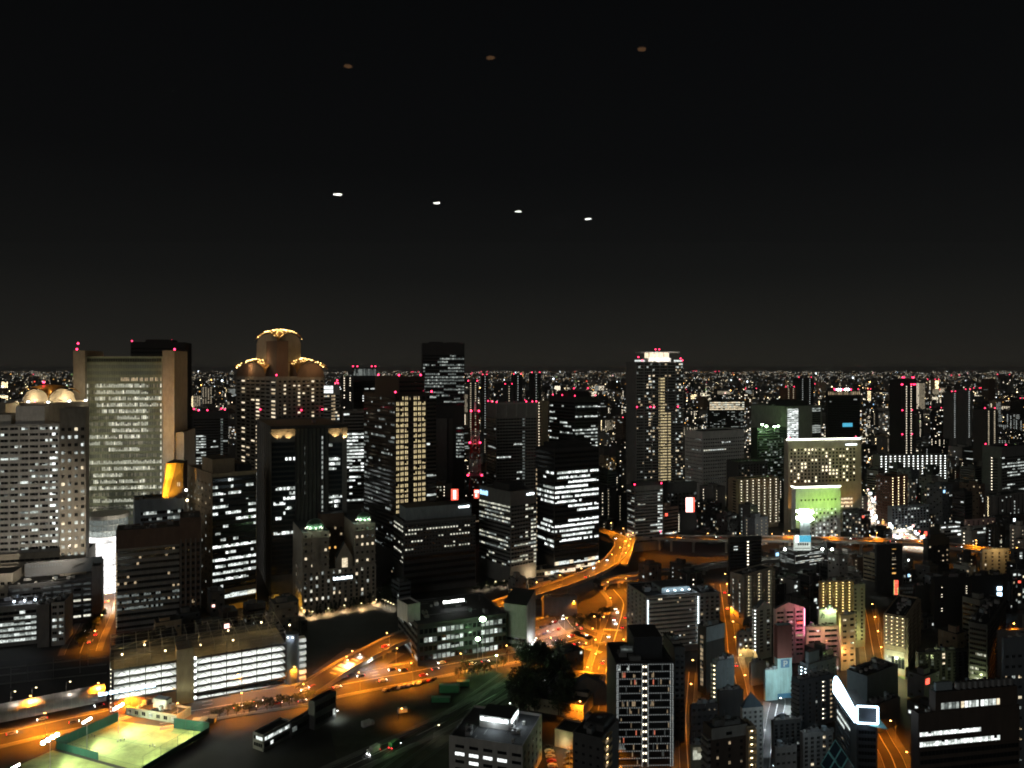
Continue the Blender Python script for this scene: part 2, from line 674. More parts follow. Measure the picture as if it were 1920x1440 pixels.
        for k in range(4):
            a, b = (rng.uniform(.05, .95), rng.uniform(.05, .95)), rng.uniform(.05, .95)
            m.beam(s.pt(a[0], a[1], z + .3), s.pt(a[0], b, z + .3), .12, 'steel', n=5)
        m.build('pipes', r, off=off)
        if rng.random() < .6:
            m = MB()
            k = rng.randint(3, 6)
            a = rng.uniform(.1, .8)
            for i in range(k):
                q = s.poly(a, min(.95, a + 1.1 / s.a), .1 + .8 * i / k, min(.95, .1 + .8 * i / k + 1.5 / s.b))
                m.solid(q, z + .25, z + 1.5, 'pale')
            m.build('condensers', r, off=off)

    def red(s, pts, r=.8, m='red_lamp'):
        r *= .8
        for fa, fb, dz in pts:
            x, y, z = s.pt(fa, fb, s.z1 + dz)
            mb = MB()
            mb.beam((x, y, z - .8), (x, y, z + .2), .15, 'darksteel')
            mb.ball((x, y, z + .2 + r * .8), r, m, 6, 4)
            mb.build('warning_light', s.roof_obj(), off=tuple(s.root.location))

    def done(s, units=3):
        w, q = s.w, [s.N, s.Rc, s.Fc, s.Lc]
        c = (s.N + s.Fc) / 2
        s.roof_obj()
        inn = s.inn
        zr = s.z1 - s.par
        for k in range(4):
            a, b, ai, bi = q[k], q[(k + 1) % 4], inn[k], inn[(k + 1) % 4]
            w.face([(a.x, a.y, s.z0), (b.x, b.y, s.z0), (b.x, b.y, s.z1), (a.x, a.y, s.z1)], s.wall)
            w.face([(a.x, a.y, s.z1), (b.x, b.y, s.z1), (bi.x, bi.y, s.z1), (ai.x, ai.y, s.z1)], s.wall)
            w.face([(bi.x, bi.y, zr), (ai.x, ai.y, zr), (ai.x, ai.y, s.z1), (bi.x, bi.y, s.z1)], s.wall)
        w.build('wall', s.root)
        if units:
            s.units(units + (3 if s.d < 520 else 0))
        if s.d < 520 and units:
            s.clutter()
        return s


def board(name, label, px0, px1, py0, py1, d, mat, cat='sign', thick=.6, frame='darksteel', th=90, group=None, legs=0.0, marks=None, markmat='sign_white'):
    """a sign board with its own frame, standing at depth d"""
    x0, x1 = (px0 - CX) / FPX * d, (px1 - CX) / FPX * d
    z1, z0 = EYE - (py0 - HY) / FPX * d, EYE - (py1 - HY) / FPX * d
    r = empty(name, (x0, d, z0 - legs), label, cat, group)
    t = R(90 - th)
    F = Face((x0, d), (x1, d + (x1 - x0) * math.tan(t)), z0, z1)
    b = MB()
    F.bx(b, -.15, F.w + .15, z0 - .15, z1 + .15, -thick, 0, frame)
    if legs:
        for a in (.1 * F.w, .5 * F.w, .9 * F.w):
            F.bx(b, a - .15, a + .15, z0 - legs, z0 - .15, -thick, -.1, frame)
    b.build('frame', r)
    p = MB()
    F.quad(p, 0, F.w, z0, z1, .04, mat)
    p.build('panel', r)
    if marks:
        for (a0, a1, b0, b1, *mm) in marks:
            m = MB()
            F.bx(m, a0 * F.w, a1 * F.w, z0 + b0 * (z1 - z0), z0 + b1 * (z1 - z0), .045, .14, mm[0] if mm else markmat)
            m.build('sign_mark', r)
    return r, F


def letter_blocks(n, rng, gap=.3):
    """a row of letter-sized marks that cannot be read"""
    o = []
    for i in range(n):
        a = i / n
        w = 1 / n * (1 - gap)
        o.append((a, a + w, .1, .9) if rng.random() < .5 else (a, a + w * .8, .1, .75))
    return o


def crossvault(mb, c, ux, uy, hx, hy, z0, h, m, n=20, crown=.25, thick=.35):
    """groin vault over a rectangle: an arch over every side, low at the corners"""
    o, k = len(mb.v), mb.mi(m)
    ux, uy = Vector(ux), Vector(uy)
    for j in range(n + 1):
        for i in range(n + 1):
            u, v = 2 * i / n - 1, 2 * j / n - 1
            f = max(math.sqrt(max(0, 1 - u * u)), math.sqrt(max(0, 1 - v * v)))
            z = z0 + h * f + crown * h * (1 - u * u) * (1 - v * v)
            p = Vector(c) + ux * (u * hx) + uy * (v * hy)
            mb.v.append((p.x, p.y, z))
    for j in range(n):
        for i in range(n):
            q = o + j * (n + 1) + i
            mb.f.append((q, q + 1, q + n + 2, q + n + 1))
            mb.m.append(k)


def vaultwall(mb, c, ux, uy, hx, hy, z0, zs, h, m, n=16):
    """the wall under each arch of a vault"""
    ux, uy, c = Vector(ux), Vector(uy), Vector(c)
    for (a, b, ha, hb, sg) in ((ux, uy, hx, hy, -1), (ux, uy, hx, hy, 1), (uy, ux, hy, hx, -1), (uy, ux, hy, hx, 1)):
        for i in range(n):
            t0, t1 = 2 * i / n - 1, 2 * (i + 1) / n - 1
            p0, p1 = c + a * (t0 * ha) + b * (sg * hb), c + a * (t1 * ha) + b * (sg * hb)
            y0, y1 = zs + h * math.sqrt(max(0, 1 - t0 * t0)), zs + h * math.sqrt(max(0, 1 - t1 * t1))
            mb.face([(p0.x, p0.y, z0), (p1.x, p1.y, z0), (p1.x, p1.y, y1), (p0.x, p0.y, y0)], m)

# ------------------------------------------------------------------ ground and roads
def struct(mb, name, kind='structure', off=(0, 0, 0)):
    o = mb.build(name, off=off)
    o['kind'] = kind
    return o


g = MB()
g.face([(-45000, -400, 0), (45000, -400, 0), (45000, 60000, 0), (-45000, 60000, 0)], 'cityground')
struct(g, 'ground')


def smooth(pts, k=6):
    pts = [Vector(p) for p in pts]
    P = [2 * pts[0] - pts[1]] + pts + [2 * pts[-1] - pts[-2]]
    o = []
    for i in range(1, len(P) - 2):
        for j in range(k):
            t = j / k
            a, b, c, d = P[i - 1], P[i], P[i + 1], P[i + 2]
            o.append(.5 * ((2 * b) + (c - a) * t + (2 * a - 5 * b + 4 * c - d) * t * t + (3 * b - a - 3 * c + d) * t ** 3))
    return o + [pts[-1]]


def sides(pl):
    o = []
    for i, p in enumerate(pl):
        t = (pl[min(i + 1, len(pl) - 1)] - pl[max(i - 1, 0)])
        o.append(Vector((-t.y, t.x, 0)).normalized())
    return o


def ribbon(mb, pl, s0, s1, dz, m, z0=None):
    n = sides(pl)
    for i in range(len(pl) - 1):
        a, b = pl[i], pl[i + 1]
        q = [a - n[i] * s0, b - n[i + 1] * s0, b - n[i + 1] * s1, a - n[i] * s1]
        mb.face([(p.x, p.y, p.z + dz) for p in q][::-1], m)


def wallrib(mb, pl, s0, s1, z0, z1, m):
    """a long low wall that follows the road: s0..s1 to the right of its middle"""
    n = sides(pl)
    for i in range(len(pl) - 1):
        a0, a1 = pl[i] - n[i] * s0, pl[i] - n[i] * s1
        b0, b1 = pl[i + 1] - n[i + 1] * s0, pl[i + 1] - n[i + 1] * s1
        A = lambda p, z: (p.x, p.y, p.z + z)
        for q in ([A(a0, z0), A(b0, z0), A(b0, z1), A(a0, z1)], [A(b1, z0), A(a1, z0), A(a1, z1), A(b1, z1)], [A(a0, z1), A(b0, z1), A(b1, z1), A(a1, z1)], [A(a1, z0), A(b1, z0), A(b0, z0), A(a0, z0)]):
            mb.face(q, m)


def dashes(mb, pl, s, dz, L=5, gap=5, w=.28):
    n = sides(pl)
    run = 0
    for i in range(len(pl) - 1):
        a, b = pl[i] - n[i] * s, pl[i + 1] - n[i + 1] * s
        d = (b - a)
        l = d.length
        d = d / max(l, 1e-6)
        sd = Vector((-d.y, d.x, 0)) * (w / 2)
        t = (-run) % (L + gap)
        run += l
        while t + L < l:
            p, q = a + d * t, a + d * (t + L)
            mb.face([(v.x, v.y, v.z + dz) for v in (p - sd, q - sd, q + sd, p + sd)], 'roadpaint')
            t += L + gap


ROADS = []


def road(name, px, half, lanes=4, kerb=True, mark=True):
    pl = smooth([(*G(*p), 0) for p in px])
    ROADS.append((pl, half + 4))
    mb = MB()
    ribbon(mb, pl, -half, half, .03, 'asphalt')
    struct(mb, name)
    if kerb:
        k = MB()
        for s in (-1, 1):
            wallrib(k, pl, *sorted((s * half, s * (half + 3.2))), 0, .16, 'pavement')
        struct(k, name + '_pavement')
    if mark:
        m = MB()
        for i in range(1, lanes):
            s = -half + 2 * half * i / lanes
            if lanes % 2 == 0 and i == lanes // 2:
                ribbon(m, pl, s - .2, s + .2, .05, 'roadpaint')
            else:
                dashes(m, pl, s, .05)
        for s in (-half + .4, half - .4):
            ribbon(m, pl, s - .1, s + .1, .05, 'roadpaint')
        struct(m, name + '_road_markings')
    return pl


AV = road('avenue', [(300, 1343), (450, 1318), (560, 1302), (640, 1284), (760, 1262), (850, 1244), (950, 1226), (1050, 1207), (1108, 1192)], 13.5, 6)
NS = road('side_road', [(1112, 1460), (1122, 1330), (1138, 1250), (1150, 1206), (1160, 1172), (1166, 1150), (1168, 1128), (1150, 1105)], 9, 4)
CT = road('cross_street', [(1118, 1195), (1080, 1180), (1062, 1160), (1050, 1140), (1040, 1120)], 8, 4)
LR = road('orange_road', [(-120, 1402), (0, 1376), (100, 1353), (190, 1335), (235, 1322)], 14, 6)
RS = road('backstreet', [(1440, 1475), (1446, 1400), (1452, 1350), (1458, 1320)], 4, 2)
LS = road('lane', [(1385, 1312), (1378, 1270), (1366, 1225), (1362, 1180), (1355, 1130), (1350, 1095)], 5.5, 2)
TS = road('tower_lane', [(1292, 1460), (1288, 1400), (1286, 1340), (1292, 1260)], 4, 2)
US = road('upper_street', [(1645, 1290), (1640, 1240), (1633, 1200), (1628, 1170), (1622, 1140)], 5, 2)
BS = road('shop_street', [(1720, 1030), (1690, 1005), (1660, 985), (1632, 962), (1618, 945), (1608, 930)], 9, 4)
BR = road('corner_street', [(1690, 1470), (1672, 1420), (1655, 1390), (1640, 1362)], 5, 2)
WS = road('west_street', [(150, 1225), (160, 1200), (180, 1160), (190, 1130), (192, 1090)], 9, 4)
PK = road('yard_road', [(560, 1480), (690, 1420), (800, 1370), (900, 1318), (960, 1285)], 5, 2)
# crossings at the junction by the dark trees
cw = MB()
for c0, c1 in (((1085, 1212), (1128, 1224)), ((1128, 1180), (1168, 1182))):
    a, b = Vector((*G(*c0), .06)), Vector((*G(*c1), .06))
    d = (b - a).normalized()
    s = Vector((-d.y, d.x, 0)) * 1.8
    t = 0
    while t + .6 < (b - a).length:
        p, q = a + d * t, a + d * (t + .55)
        cw.face([tuple(v) for v in (p - s, q - s, q + s, p + s)], 'roadpaint')
        t += 1.15
struct(cw, 'crosswalk_road_markings')
# the grassy freight yard and the gravelled car park
yd = MB()
yd.face([(*G(640, 1470), .012), (*G(1010, 1470), .012), (*G(1010, 1245), .012), (*G(800, 1272), .012), (*G(610, 1318), .012)], 'earth')
struct(yd, 'yard_ground')
lot = MB()
lot.face([(*G(585, 1262), .02), (*G(700, 1262), .02), (*G(760, 1225), .02), (*G(650, 1215), .02)], 'pavement')
lot.face([(*G(990, 1215), .02), (*G(1075, 1195), .02), (*G(1060, 1135), .02), (*G(1000, 1135), .02)], 'pavement')
struct(lot, 'car_park_ground')


def elevated(name, label, pts, half, th=1.6, piers=7, pier_h=None, deckm='asphalt', sidem='concrete_deck', par=1.1, lanes=2, k=6):
    """a viaduct: deck, a parapet on each side and piers; pts = (px, py, z)"""
    pl = smooth([(*G(p[0], p[1], p[2]), p[2]) for p in pts], k)
    ROADS.append((pl, half + 3))
    r = empty(name, (pl[0].x, pl[0].y, 0), label, 'highway')
    d = MB()
    ribbon(d, pl, -half, half, 0, deckm)
    wallrib(d, pl, -half, half, -th, -.02, sidem)
    d.build('deck', r)
    for s in (-1, 1):
        w = MB()
        wallrib(w, pl, *sorted((s * half, s * (half + .35))), -th * .8, par, sidem)
        w.build('parapet', r)
    m = MB()
    if lanes > 1:
        for i in range(1, lanes):
            dashes(m, pl, -half + 2 * half * i / lanes, .02, 6, 6)
    for s in (-half + .6, half - .6):
        ribbon(m, pl, s - .1, s + .1, .02, 'roadpaint')
    m.build('road_markings', r)
    n = sides(pl)
    for i in range(piers):
        j = int((i + .5) / piers * (len(pl) - 1))
        p = pl[j]
        if p.z < 4:
            continue
        b = MB()
        b.beam((p.x, p.y, 0), (p.x, p.y, p.z - th - 1.2), 1.2, sidem, n=10)
        a, c = p - n[j] * half * .8, p + n[j] * half * .8
        q = Vector((n[j].y, -n[j].x, 0)) * 1.1
        b.solid([(v.x, v.y) for v in (a - q, a + q, c + q, c - q)][::-1], p.z - th - 1.6, p.z - th, sidem)
        b.build('pier', r)
    return pl


RAMP = elevated('elevated_ramp', 'orange-lit elevated ramp rising behind the low shop building and curving up to the viaduct',
                [(572, 1296, .3), (640, 1252, 3.5), (700, 1220, 7), (745, 1198, 9.5), (830, 1166, 12), (905, 1142, 13), (1000, 1112, 13), (1080, 1086, 13), (1132, 1062, 13), (1160, 1036, 13), (1166, 1018, 13), (1150, 1004, 13), (1115, 992, 13)], 7.2, lanes=2)
RAMP2 = elevated('link_ramp', 'short orange-lit link ramp joining the curve to the crossing viaduct', [(1168, 1058, 12.6), (1176, 1036, 12.9), (1180, 1020, 13), (1192, 1008, 13.2), (1225, 1003, 13.4)], 4, lanes=1, piers=2)
VIA = elevated('expressway_viaduct', 'long expressway viaduct crossing in front of the yellow-green hotel', [(1225, 1005, 13.5), (1300, 1009, 13.5), (1430, 1010, 13.5), (1560, 1012, 13.5), (1640, 1014, 13.5), (1740, 1019, 13.5), (1840, 1030, 13), (1960, 1043, 12)], 9, piers=16, lanes=4)
RAIL = elevated('railway_viaduct', 'narrow railway viaduct with a pale lit edge in front of the dark apartments', [(1120, 1092, 7), (1200, 1078, 7), (1280, 1068, 7), (1365, 1056, 7), (1480, 1046, 7)], 5, piers=10, lanes=1, deckm='pavement', sidem='conc')

# ------------------------------------------------------------------ street lamps
LAMPS = {}
LAMPK = 3.8


def lamp_post(h, mat, arm=2.2):
    k = (h, mat, arm)
    if k not in LAMPS:
        p = MB()
        p.beam((0, 0, 0), (0, 0, h), .13, 'steel', .08)
        p.beam((0, 0, h), (arm, 0, h + .5), .07, 'steel')
        hd = MB()
        hd.box(arm - .5, arm + .5, -.22, .22, h + .42, h + .62, 'steel')
        lp = MB()
        lp.ball((arm, 0, h + .30), .42, mat, 8, 5, .6)
        LAMPS[k] = (p.mesh('pole'), hd.mesh('lamp_head'), lp.mesh('bulb'))
    return LAMPS[k]


def street_lamp(x, y, label, group, h=10, mat='lamp_orange', power=9000, col=(1, .43, .08), rz=0.0, z=0.0):
    r = empty('street_lamp', (x, y, z), label, 'street lamp', group, rz)
    up = r
    for n, me in zip(('pole', 'lamp_head', 'bulb'), lamp_post(h, mat)):
        o = bpy.data.objects.new(n, me)
        COL.objects.link(o)
        o.parent = up
        if n == 'lamp_head':
            up = o
    if power:
        d = bpy.data.lights.new('street_light', 'SPOT')
        d.energy, d.color, d.shadow_soft_size, d.spot_size, d.spot_blend = power * LAMPK, col if mat != 'lamp_orange' else (1, .27, .010), .5, R(150), .45
        o = bpy.data.objects.new('street_light', d)
        COL.objects.link(o)
        o.parent = r
        o.location = (2.2, 0, h - .6)
    return r


def along(pl, step, s, start=0):
    o, run, nxt = [], 0, start
    n = sides(pl)
    for i in range(len(pl) - 1):
        l = (pl[i + 1] - pl[i]).length
        while nxt <= run + l:
            t = (nxt - run) / max(l, 1e-6)
            p = pl[i].lerp(pl[i + 1], t) - n[i] * s
            inward = n[i] * (1 if s > 0 else -1)
            o.append((p, math.atan2(inward.y, inward.x)))
            nxt += step
        run += l
    return o


for pl, s, step, lab, grp, pw in ((AV, 15, 30, 'orange street lamp along the far kerb of the wide avenue', 'street lamps on the avenue', 7500), (AV, -15, 30, 'orange street lamp along the far kerb of the wide avenue', 'street lamps on the avenue', 7500),
                                  (NS, 10.5, 34, 'orange street lamp beside the road left of the lattice tower', 'street lamps on the side road', 6000), (NS, -10.5, 44, 'orange street lamp beside the road left of the lattice tower', 'street lamps on the side road', 6000),
                                  (CT, 9, 40, 'orange street lamp on the short street beyond the junction', 'street lamps beyond the junction', 3000),
                                  (LR, 15.5, 34, 'tall orange lamp added near the sports court to brighten the road', 'added lamps on the near side of the court road', 17000), (LR, -15.5, 30, 'tall orange lamp over the bright road beside the sports court', 'lamps on the road by the court', 20000),  # near-side row added to brighten the road
                                  (LS, 6, 30, 'street lamp in the sloping lane between apartment blocks', 'lamps in the lane', 2600), (WS, 9.5, 34, 'orange street lamp on the street right of the billboard office', 'lamps on the west street', 4200),
                                  (US, 5.5, 30, 'orange street lamp on the street right of the yellow apartments', 'lamps on the upper street', 2400), (BR, 5.5, 30, 'orange street lamp at the corner under the lit sign building', 'lamps at the corner street', 3000), (TS, 4.5, 34, 'dull orange lamp in the lane right of the lattice tower', 'lamps in the tower lane', 1100)):
    for p, rz in along(pl, step, s, 8):
        street_lamp(p.x, p.y, lab.replace('far', 'near') if pl is AV and s > 0 else lab, grp, power=pw, rz=rz)
for p, rz in along(RS, 24, 4.4, 4):
    street_lamp(p.x, p.y, 'cool white lamp in the narrow back street', 'lamps in the back street', h=7, mat='lamp_cool', power=1800, col=(.8, .9, 1), rz=rz)
for p, rz in along(BS, 22, 9.5, 4) + along(BS, 22, -9.5, 12):
    street_lamp(p.x, p.y, 'white street lamp on the glittering shop street', 'lamps on the shop street', h=9, mat='lamp_warm', power=9000, col=(1, .82, .62), rz=rz)
for p, rz in along(RAMP, 26, 7.5, 6):
    if p.z > 2:
        street_lamp(p.x, p.y, 'orange lamp on the parapet of the elevated ramp', 'lamps on the elevated ramp', h=9, power=9000, rz=rz, z=p.z)
for p, rz in along(RAMP2, 26, 4.2, 6):
    street_lamp(p.x, p.y, 'orange lamp on the short link ramp', 'lamps on the link ramp', h=8, power=5500, rz=rz, z=p.z)
for p, rz in along(VIA, 40, -9.4, 130):
    street_lamp(p.x, p.y, 'low orange lamp on the far parapet of the expressway viaduct', 'lamps on the viaduct', h=6, power=6500, rz=rz, z=p.z)
for p, rz in along(VIA, 30, 9.4, 20):  # near-parapet row added to brighten the viaduct deck
    street_lamp(p.x, p.y, 'low orange lamp added on the near parapet to brighten the expressway viaduct', 'added lamps on the near side of the viaduct', h=6, power=5500, rz=rz, z=p.z)
for x, y in ((1110, 1235), (1152, 1222), (1172, 1178), (1092, 1214)):
    street_lamp(*G(x, y + 24), 'orange street lamp at the junction by the dark trees', 'street lamps at the junction', power=8000)

# ------------------------------------------------------------------ landmark towers, left half
TH = 58
# grey hotel at the left edge: broad front, tan wing, golden vault
b = B('hotel_tower', 'broad grey hotel tower at the far left with scattered white-lit bays', -60, -60, 112, 797, 545, th=76, wall='pale', dr=60)
b.strip(b.R, 22, b.z1 - 1, 26, 26, hf=.42, p=.20, pal=('hi', 'mid', 'low'), sp=.5, stick=.35, fn=lambda i, j, l, r: ('max' if r.random() < .5 else 'hi') if j in (23, 24, 25) and r.random() < .5 else None)
b.fins(b.R, 9, .9, 1.0)
b.block('penthouse', .1, .6, .50, .82, 14, 'pale')
b.block('plant_room', .1, .6, .2, .45, 8, 'pale')
b.red([(.2, .7, 15.5)])
b.done(2)
b2 = B('hotel_wing', 'tan hotel wing with square lit windows beside the green-lit office tower', 112, 112, 161, 766, 538, th=66, wall='beige', dl=26)
b2.grid(b2.R, 20, b2.z1 - 12, 21, 4, 1.9, 2.2, p=.55, pal=('mid', 'hi', 'whi', 'mid'))
b2.done(0)
# vaulted crown of the hotel
cx, cyy = (93 - CX) / FPX * 604, 604
r = empty('rooftop_pavilion', (cx, cyy, 0), 'golden scallop-roofed crown lit from below on the tan hotel', 'roof pavilion')
ux, uy = (math.cos(R(74)), math.sin(R(74))), (-math.sin(R(74)), math.cos(R(74)))
zb, zt = EYE - (753 - HY) / FPX * 604, EYE - (737 - HY) / FPX * 604
m = MB()
m.solid([tuple(Vector((cx, cyy)) + Vector(ux) * a * 19 + Vector(uy) * b_ * 19) for a, b_ in ((-1, -1), (1, -1), (1, 1), (-1, 1))], zb - 24, zb, 'beige')
m.build('base', r)
m = MB()
vaultwall(m, (cx, cyy), ux, uy, 12.5, 12.5, zb + .01, zt - 5, 8.5, 'beige')
m.build('wall', r)
m = MB()
crossvault(m, (cx, cyy), ux, uy, 15.5, 15.5, zt - 3.5, 8.2, 'gold', 26)
m.build('roof', r)
for a, b_ in ((-1, -1), (1, -1), (.1, -1), (-1, .1)):
    p = Vector((cx, cyy)) + Vector(ux) * a * 17.5 + Vector(uy) * b_ * 17.5
    m = MB()
    m.box(p.x - .7, p.x + .7, p.y - .7, p.y + .7, zb, zb + 1.0, 'lamp_white')
    m.build('floodlight', r)
    lamp('POINT', 'crown_light', (p.x, p.y, zb + 2.4), 5200, (1, .75, .42), r, size=.6)
lamp('POINT', 'roof_light', (cx, cyy - 14, zt + 16), 5200, (1, .62, .2), r, size=1.5)
m = MB()
m.ball((cx - 1, cyy - 6, zt + 8.6), .9, 'red_lamp', 6, 4)
m.beam((cx - 1, cyy - 6, zt + 5), (cx - 1, cyy - 6, zt + 8.2), .15, 'steel')
m.build('warning_light', r)
# second crown cut by the frame
b = B('crown_block', 'cream vaulted roof block cut by the left frame edge, lit from inside', -40, -40, 10, 757, 560, th=80, wall='beige', dr=30, z0=100, ztop=None)
b.grid(b.R, b.z1 - 16, b.z1 - 8, 1, 4, 2.6, 5.5, p=1, pal=('whi',))
b.done(0)
lamp('SPOT', 'wall_flood', ((70 - CX) / FPX * 470, 470, 40), 130000, (1, .88, .7), aim=((70 - CX) / FPX * 545, 545, 70), angle=70)

# golden hotel podium
b = B('podium', 'beige stone podium at the foot of the grey hotel', -40, -40, 166, 1042, 540, th=74, wall='beige', dr=60)
b.strip(b.R, 4, b.z1 - 2, 6, 22, hf=.3, p=.08, pal=('whi', 'mid'))
b.done(1)
b = B('small_annex', 'orange-lit low annex below the beige podium at the frame edge', -40, -40, 24, 1078, 515, th=76, wall='beige', dr=30)
b.grid(b.R, 4, b.z1 - 3, 4, 5, 2.2, 1.8, p=.15)
b.done(0)
street_lamp(*G(6, 1175), 'orange street lamp by the low annex at the frame edge', 'lamp by the annex', power=9000)

# green-lit office tower
b = B('office_tower', 'tall green-lit glass office tower between two tan piers', 160, 160, 304, 668, 640, th=80, wall='greenish', dl=34)
rows = [[], [], [], [], [(.12, .82)], [(.12, .82)], [(.12, 1)], [(.12, 1)], [(.2, .82)], [(.4, .82)], [(.3, .82)], [(.34, .82)], [(0, .7)], [(0, .18), (.26, .47)], [(.3, .7)], [], [(0, .97)], [(0, .04), (.2, .9)],
        [(.1, .48)], [(.1, .78)], [(0, .97)], [(.73, .79)], [(.08, .78)], [(.5, .85)], [], [], [(.43, .5)], [], []]
b.strip(b.R, 30, b.z1 - .5, len(rows), 44, hf=.56, rows=rows, pal=('ymid', 'ymid', 'yhi', 'ymid'), dark='green_glow', sp=.18, wm='curtain', mull=.3,
        fn=lambda i, j, l, r: ('wmid' if i == 3 and (j > 19) and r.random() < .75 else ('glass' if i in (0,) else ('yhi' if (j == 0 or j == 43) and i > 3 else (r.choice(('ylow', 'green_glow', 'green_glow')) if not l and i > 3 else None)))))
b.fins(b.R, 44, .35, .12, m='curtain', z0=30, z1=b.z1 - 4)
b.done(0)
for nm, lab, x0, x1, yt, dd in (('tan_pier', 'tan stone pier with red lamps on the left of the green-lit tower', 137, 159, 657, 634), ('tan_pier', 'tan stone pier with one red lamp on the right of the green-lit tower', 304.5, 327, 657, 634)):
    q = B(nm, lab, x0, x0, x1, yt, dd, th=80, wall='beige', dl=44, cat='tower pier')
    q.red([(.1, .15 if x0 < 200 else .9, .2)] + ([(.1, .25, 5)] if x0 < 200 else []), r=1.1)
    q.done(0)
q = B('tan_annex', 'lower tan stair shaft stepping down right of the green-lit tower', 327.5, 327.5, 345, 810, 640, th=80, wall='beige', dl=40, cat='tower pier')
q.done(0)
q = B('rooftop_block', 'red-lit cap block on top of the left tan pier', 143, 143, 158, 660, 652, th=80, wall='brick', dl=8, cat='roof block', z0=180, ztop=190)
q.done(0)
for x in (150, 232, 315):
    X = (x - CX) / FPX * 585
    lamp('SPOT', 'facade_flood', (X, 585, 25), 60000 if x == 232 else 130000, (1, .89, .68), aim=((x - CX) / FPX * 637, 637, 150), angle=80)
    lamp('SPOT', 'facade_flood', (X * 1.0, 560, 110), 26000 if x == 232 else 62000, (1, .89, .7), aim=((x - CX) / FPX * 637, 637, 120), angle=80)

q = B('dark_tower', 'very dark tall tower rising behind the green-lit office tower', 245, 245, 347, 641, 930, th=76, wall='black', dl=50)
q.strip(q.R, 20, q.z1 - 6, 40, 20, hf=.5, p=.03, pal=('mid',), wm='black')
q.block('plant_room', .1, .8, .25, .75, 4, 'black')
q.red([(.2, .72, 2), (.02, .02, .2)], r=1.1)
q.done(2)

# bright glass drum at the foot of the green-lit tower
dd = 600
cx = (201 - CX) / FPX * dd
r = empty('glass_drum', (cx, dd, 0), 'round glass atrium blazing white at the foot of the green-lit tower', 'atrium')
zt = EYE - (962 - HY) / FPX * dd
m = MB()
rad = 14.5
N = 48
for k in range(13):
    z0 = 3 + k * (zt - 6) / 13
    z1 = z0 + (zt - 6) / 13
    mt = 'low' if k > 10 else ('mid' if k > 9 else 'atrium')
    for i in range(N):
        a0, a1 = 2 * math.pi * i / N, 2 * math.pi * (i + 1) / N
        c = lambda a, z, q=rad: (cx + q * math.cos(a), dd + q * math.sin(a), z)
        m.face([c(a0, z0), c(a1, z0), c(a1, z1), c(a0, z1)], mt)
m.build('glazing', r)
m = MB()
for k in range(14):
    z = 3 + k * (zt - 6) / 13
    for i in range(N):
        a0, a1 = 2 * math.pi * i / N, 2 * math.pi * (i + 1) / N
        q = rad + .25
        m.solid([(cx + q * math.cos(a0), dd + q * math.sin(a0)), (cx + q * math.cos(a1), dd + q * math.sin(a1)), (cx + (q - .3) * math.cos(a1), dd + (q - .3) * math.sin(a1)), (cx + (q - .3) * math.cos(a0), dd + (q - .3) * math.sin(a0))], z - .2, z + .2, 'whitepaint')
for i in range(0, N, 2):
    a = 2 * math.pi * i / N
    m.beam((cx + (rad + .15) * math.cos(a), dd + (rad + .15) * math.sin(a), 3), (cx + (rad + .15) * math.cos(a), dd + (rad + .15) * math.sin(a), zt), .1, 'whitepaint', n=4)
m.build('frame', r)
m = MB()
m.solid([(cx + (rad + 1.2) * math.cos(2 * math.pi * i / N), dd + (rad + 1.2) * math.sin(2 * math.pi * i / N)) for i in range(N)], zt - 3, zt, 'whitepaint')
m.build('roof', r)
lamp('POINT', 'atrium_light', (cx - 4, dd - 22, 20), 30000, (1, .97, .92), r, size=3)
tr = empty('roof_truss', ((168 - CX) / FPX * 618, 618, 0), 'dark diagonal truss band across the tower foot above the drum', 'truss')
m = MB()
F = Face(((160 - CX) / FPX * 622, 622), ((240 - CX) / FPX * 622, 626), EYE - (966 - HY) / FPX * 622, EYE - (953 - HY) / FPX * 622)
for k in range(9):
    a0, a1 = F.w * k / 9, F.w * (k + 1) / 9
    z0, z1 = (F.z0, F.z1) if k % 2 else (F.z1, F.z0)
    m.beam(F.pt(a0, z0, .6), F.pt(a1, z1, .6), .5, 'pale', n=5)
F.bx(m, 0, F.w, F.z1, F.z1 + .8, 0, .8, 'pale')
F.bx(m, 0, F.w, F.z0 - .8, F.z0, 0, .8, 'pale')
m.build('brace', tr)
street_lamp(*G(193, 1140), 'white lamp by the glowing drum entrance', 'lamps by the drum', mat='lamp_warm', col=(1, .9, .75), power=12000)

# building with the orange chimney
b = B('shaft_building', 'pale blank-walled building with planted roof and orange-lit shaft', 237, 252, 345, 938, 560, th=62, wall='bluegrey')
b.strip(b.R, b.z1 - 17, b.z1 - 8, 2, 16, hf=.5, p=.5, pal=('low', 'mid', 'hi'), a0=4, stick=.5)
b.grid(b.R, b.z1 - 40, b.z1 - 17, 5, 10, 1.2, 1.2, p=.1, pal=('mid',))
b.done(1)
m = MB()
rn = random.Random(4)
root = b.root
for k in range(13):
    c = b.pt(.25 + .1 * rn.random(), .12 + .055 * k, b.z1 + .5)
    for _ in range(26):
        p = Vector(c) + Vector((rn.gauss(0, .9), rn.gauss(0, .9), rn.gauss(1.0, .6)))
        q = Vector((rn.gauss(0, 1), rn.gauss(0, 1), rn.gauss(0, 1))).normalized() * .55
        t = q.orthogonal().normalized() * .45
        m.face([tuple(p - q), tuple(p + t), tuple(p + q), tuple(p - t)], 'foliage_dark')
tag(m.build('roof_shrubs', root), kind='stuff')
dd = 572
sh = empty('orange_shaft', ((315 - CX) / FPX * dd, dd, 0), 'leaning shaft with an orange-lit curved face above the planted roof', 'chimney')
P = lambda x, y, dz=0: ((x - CX) / FPX * (dd + dz), dd + dz, EYE - (y - HY) / FPX * (dd + dz))
m = MB()
zb = EYE - (935 - HY) / FPX * dd
prof = []
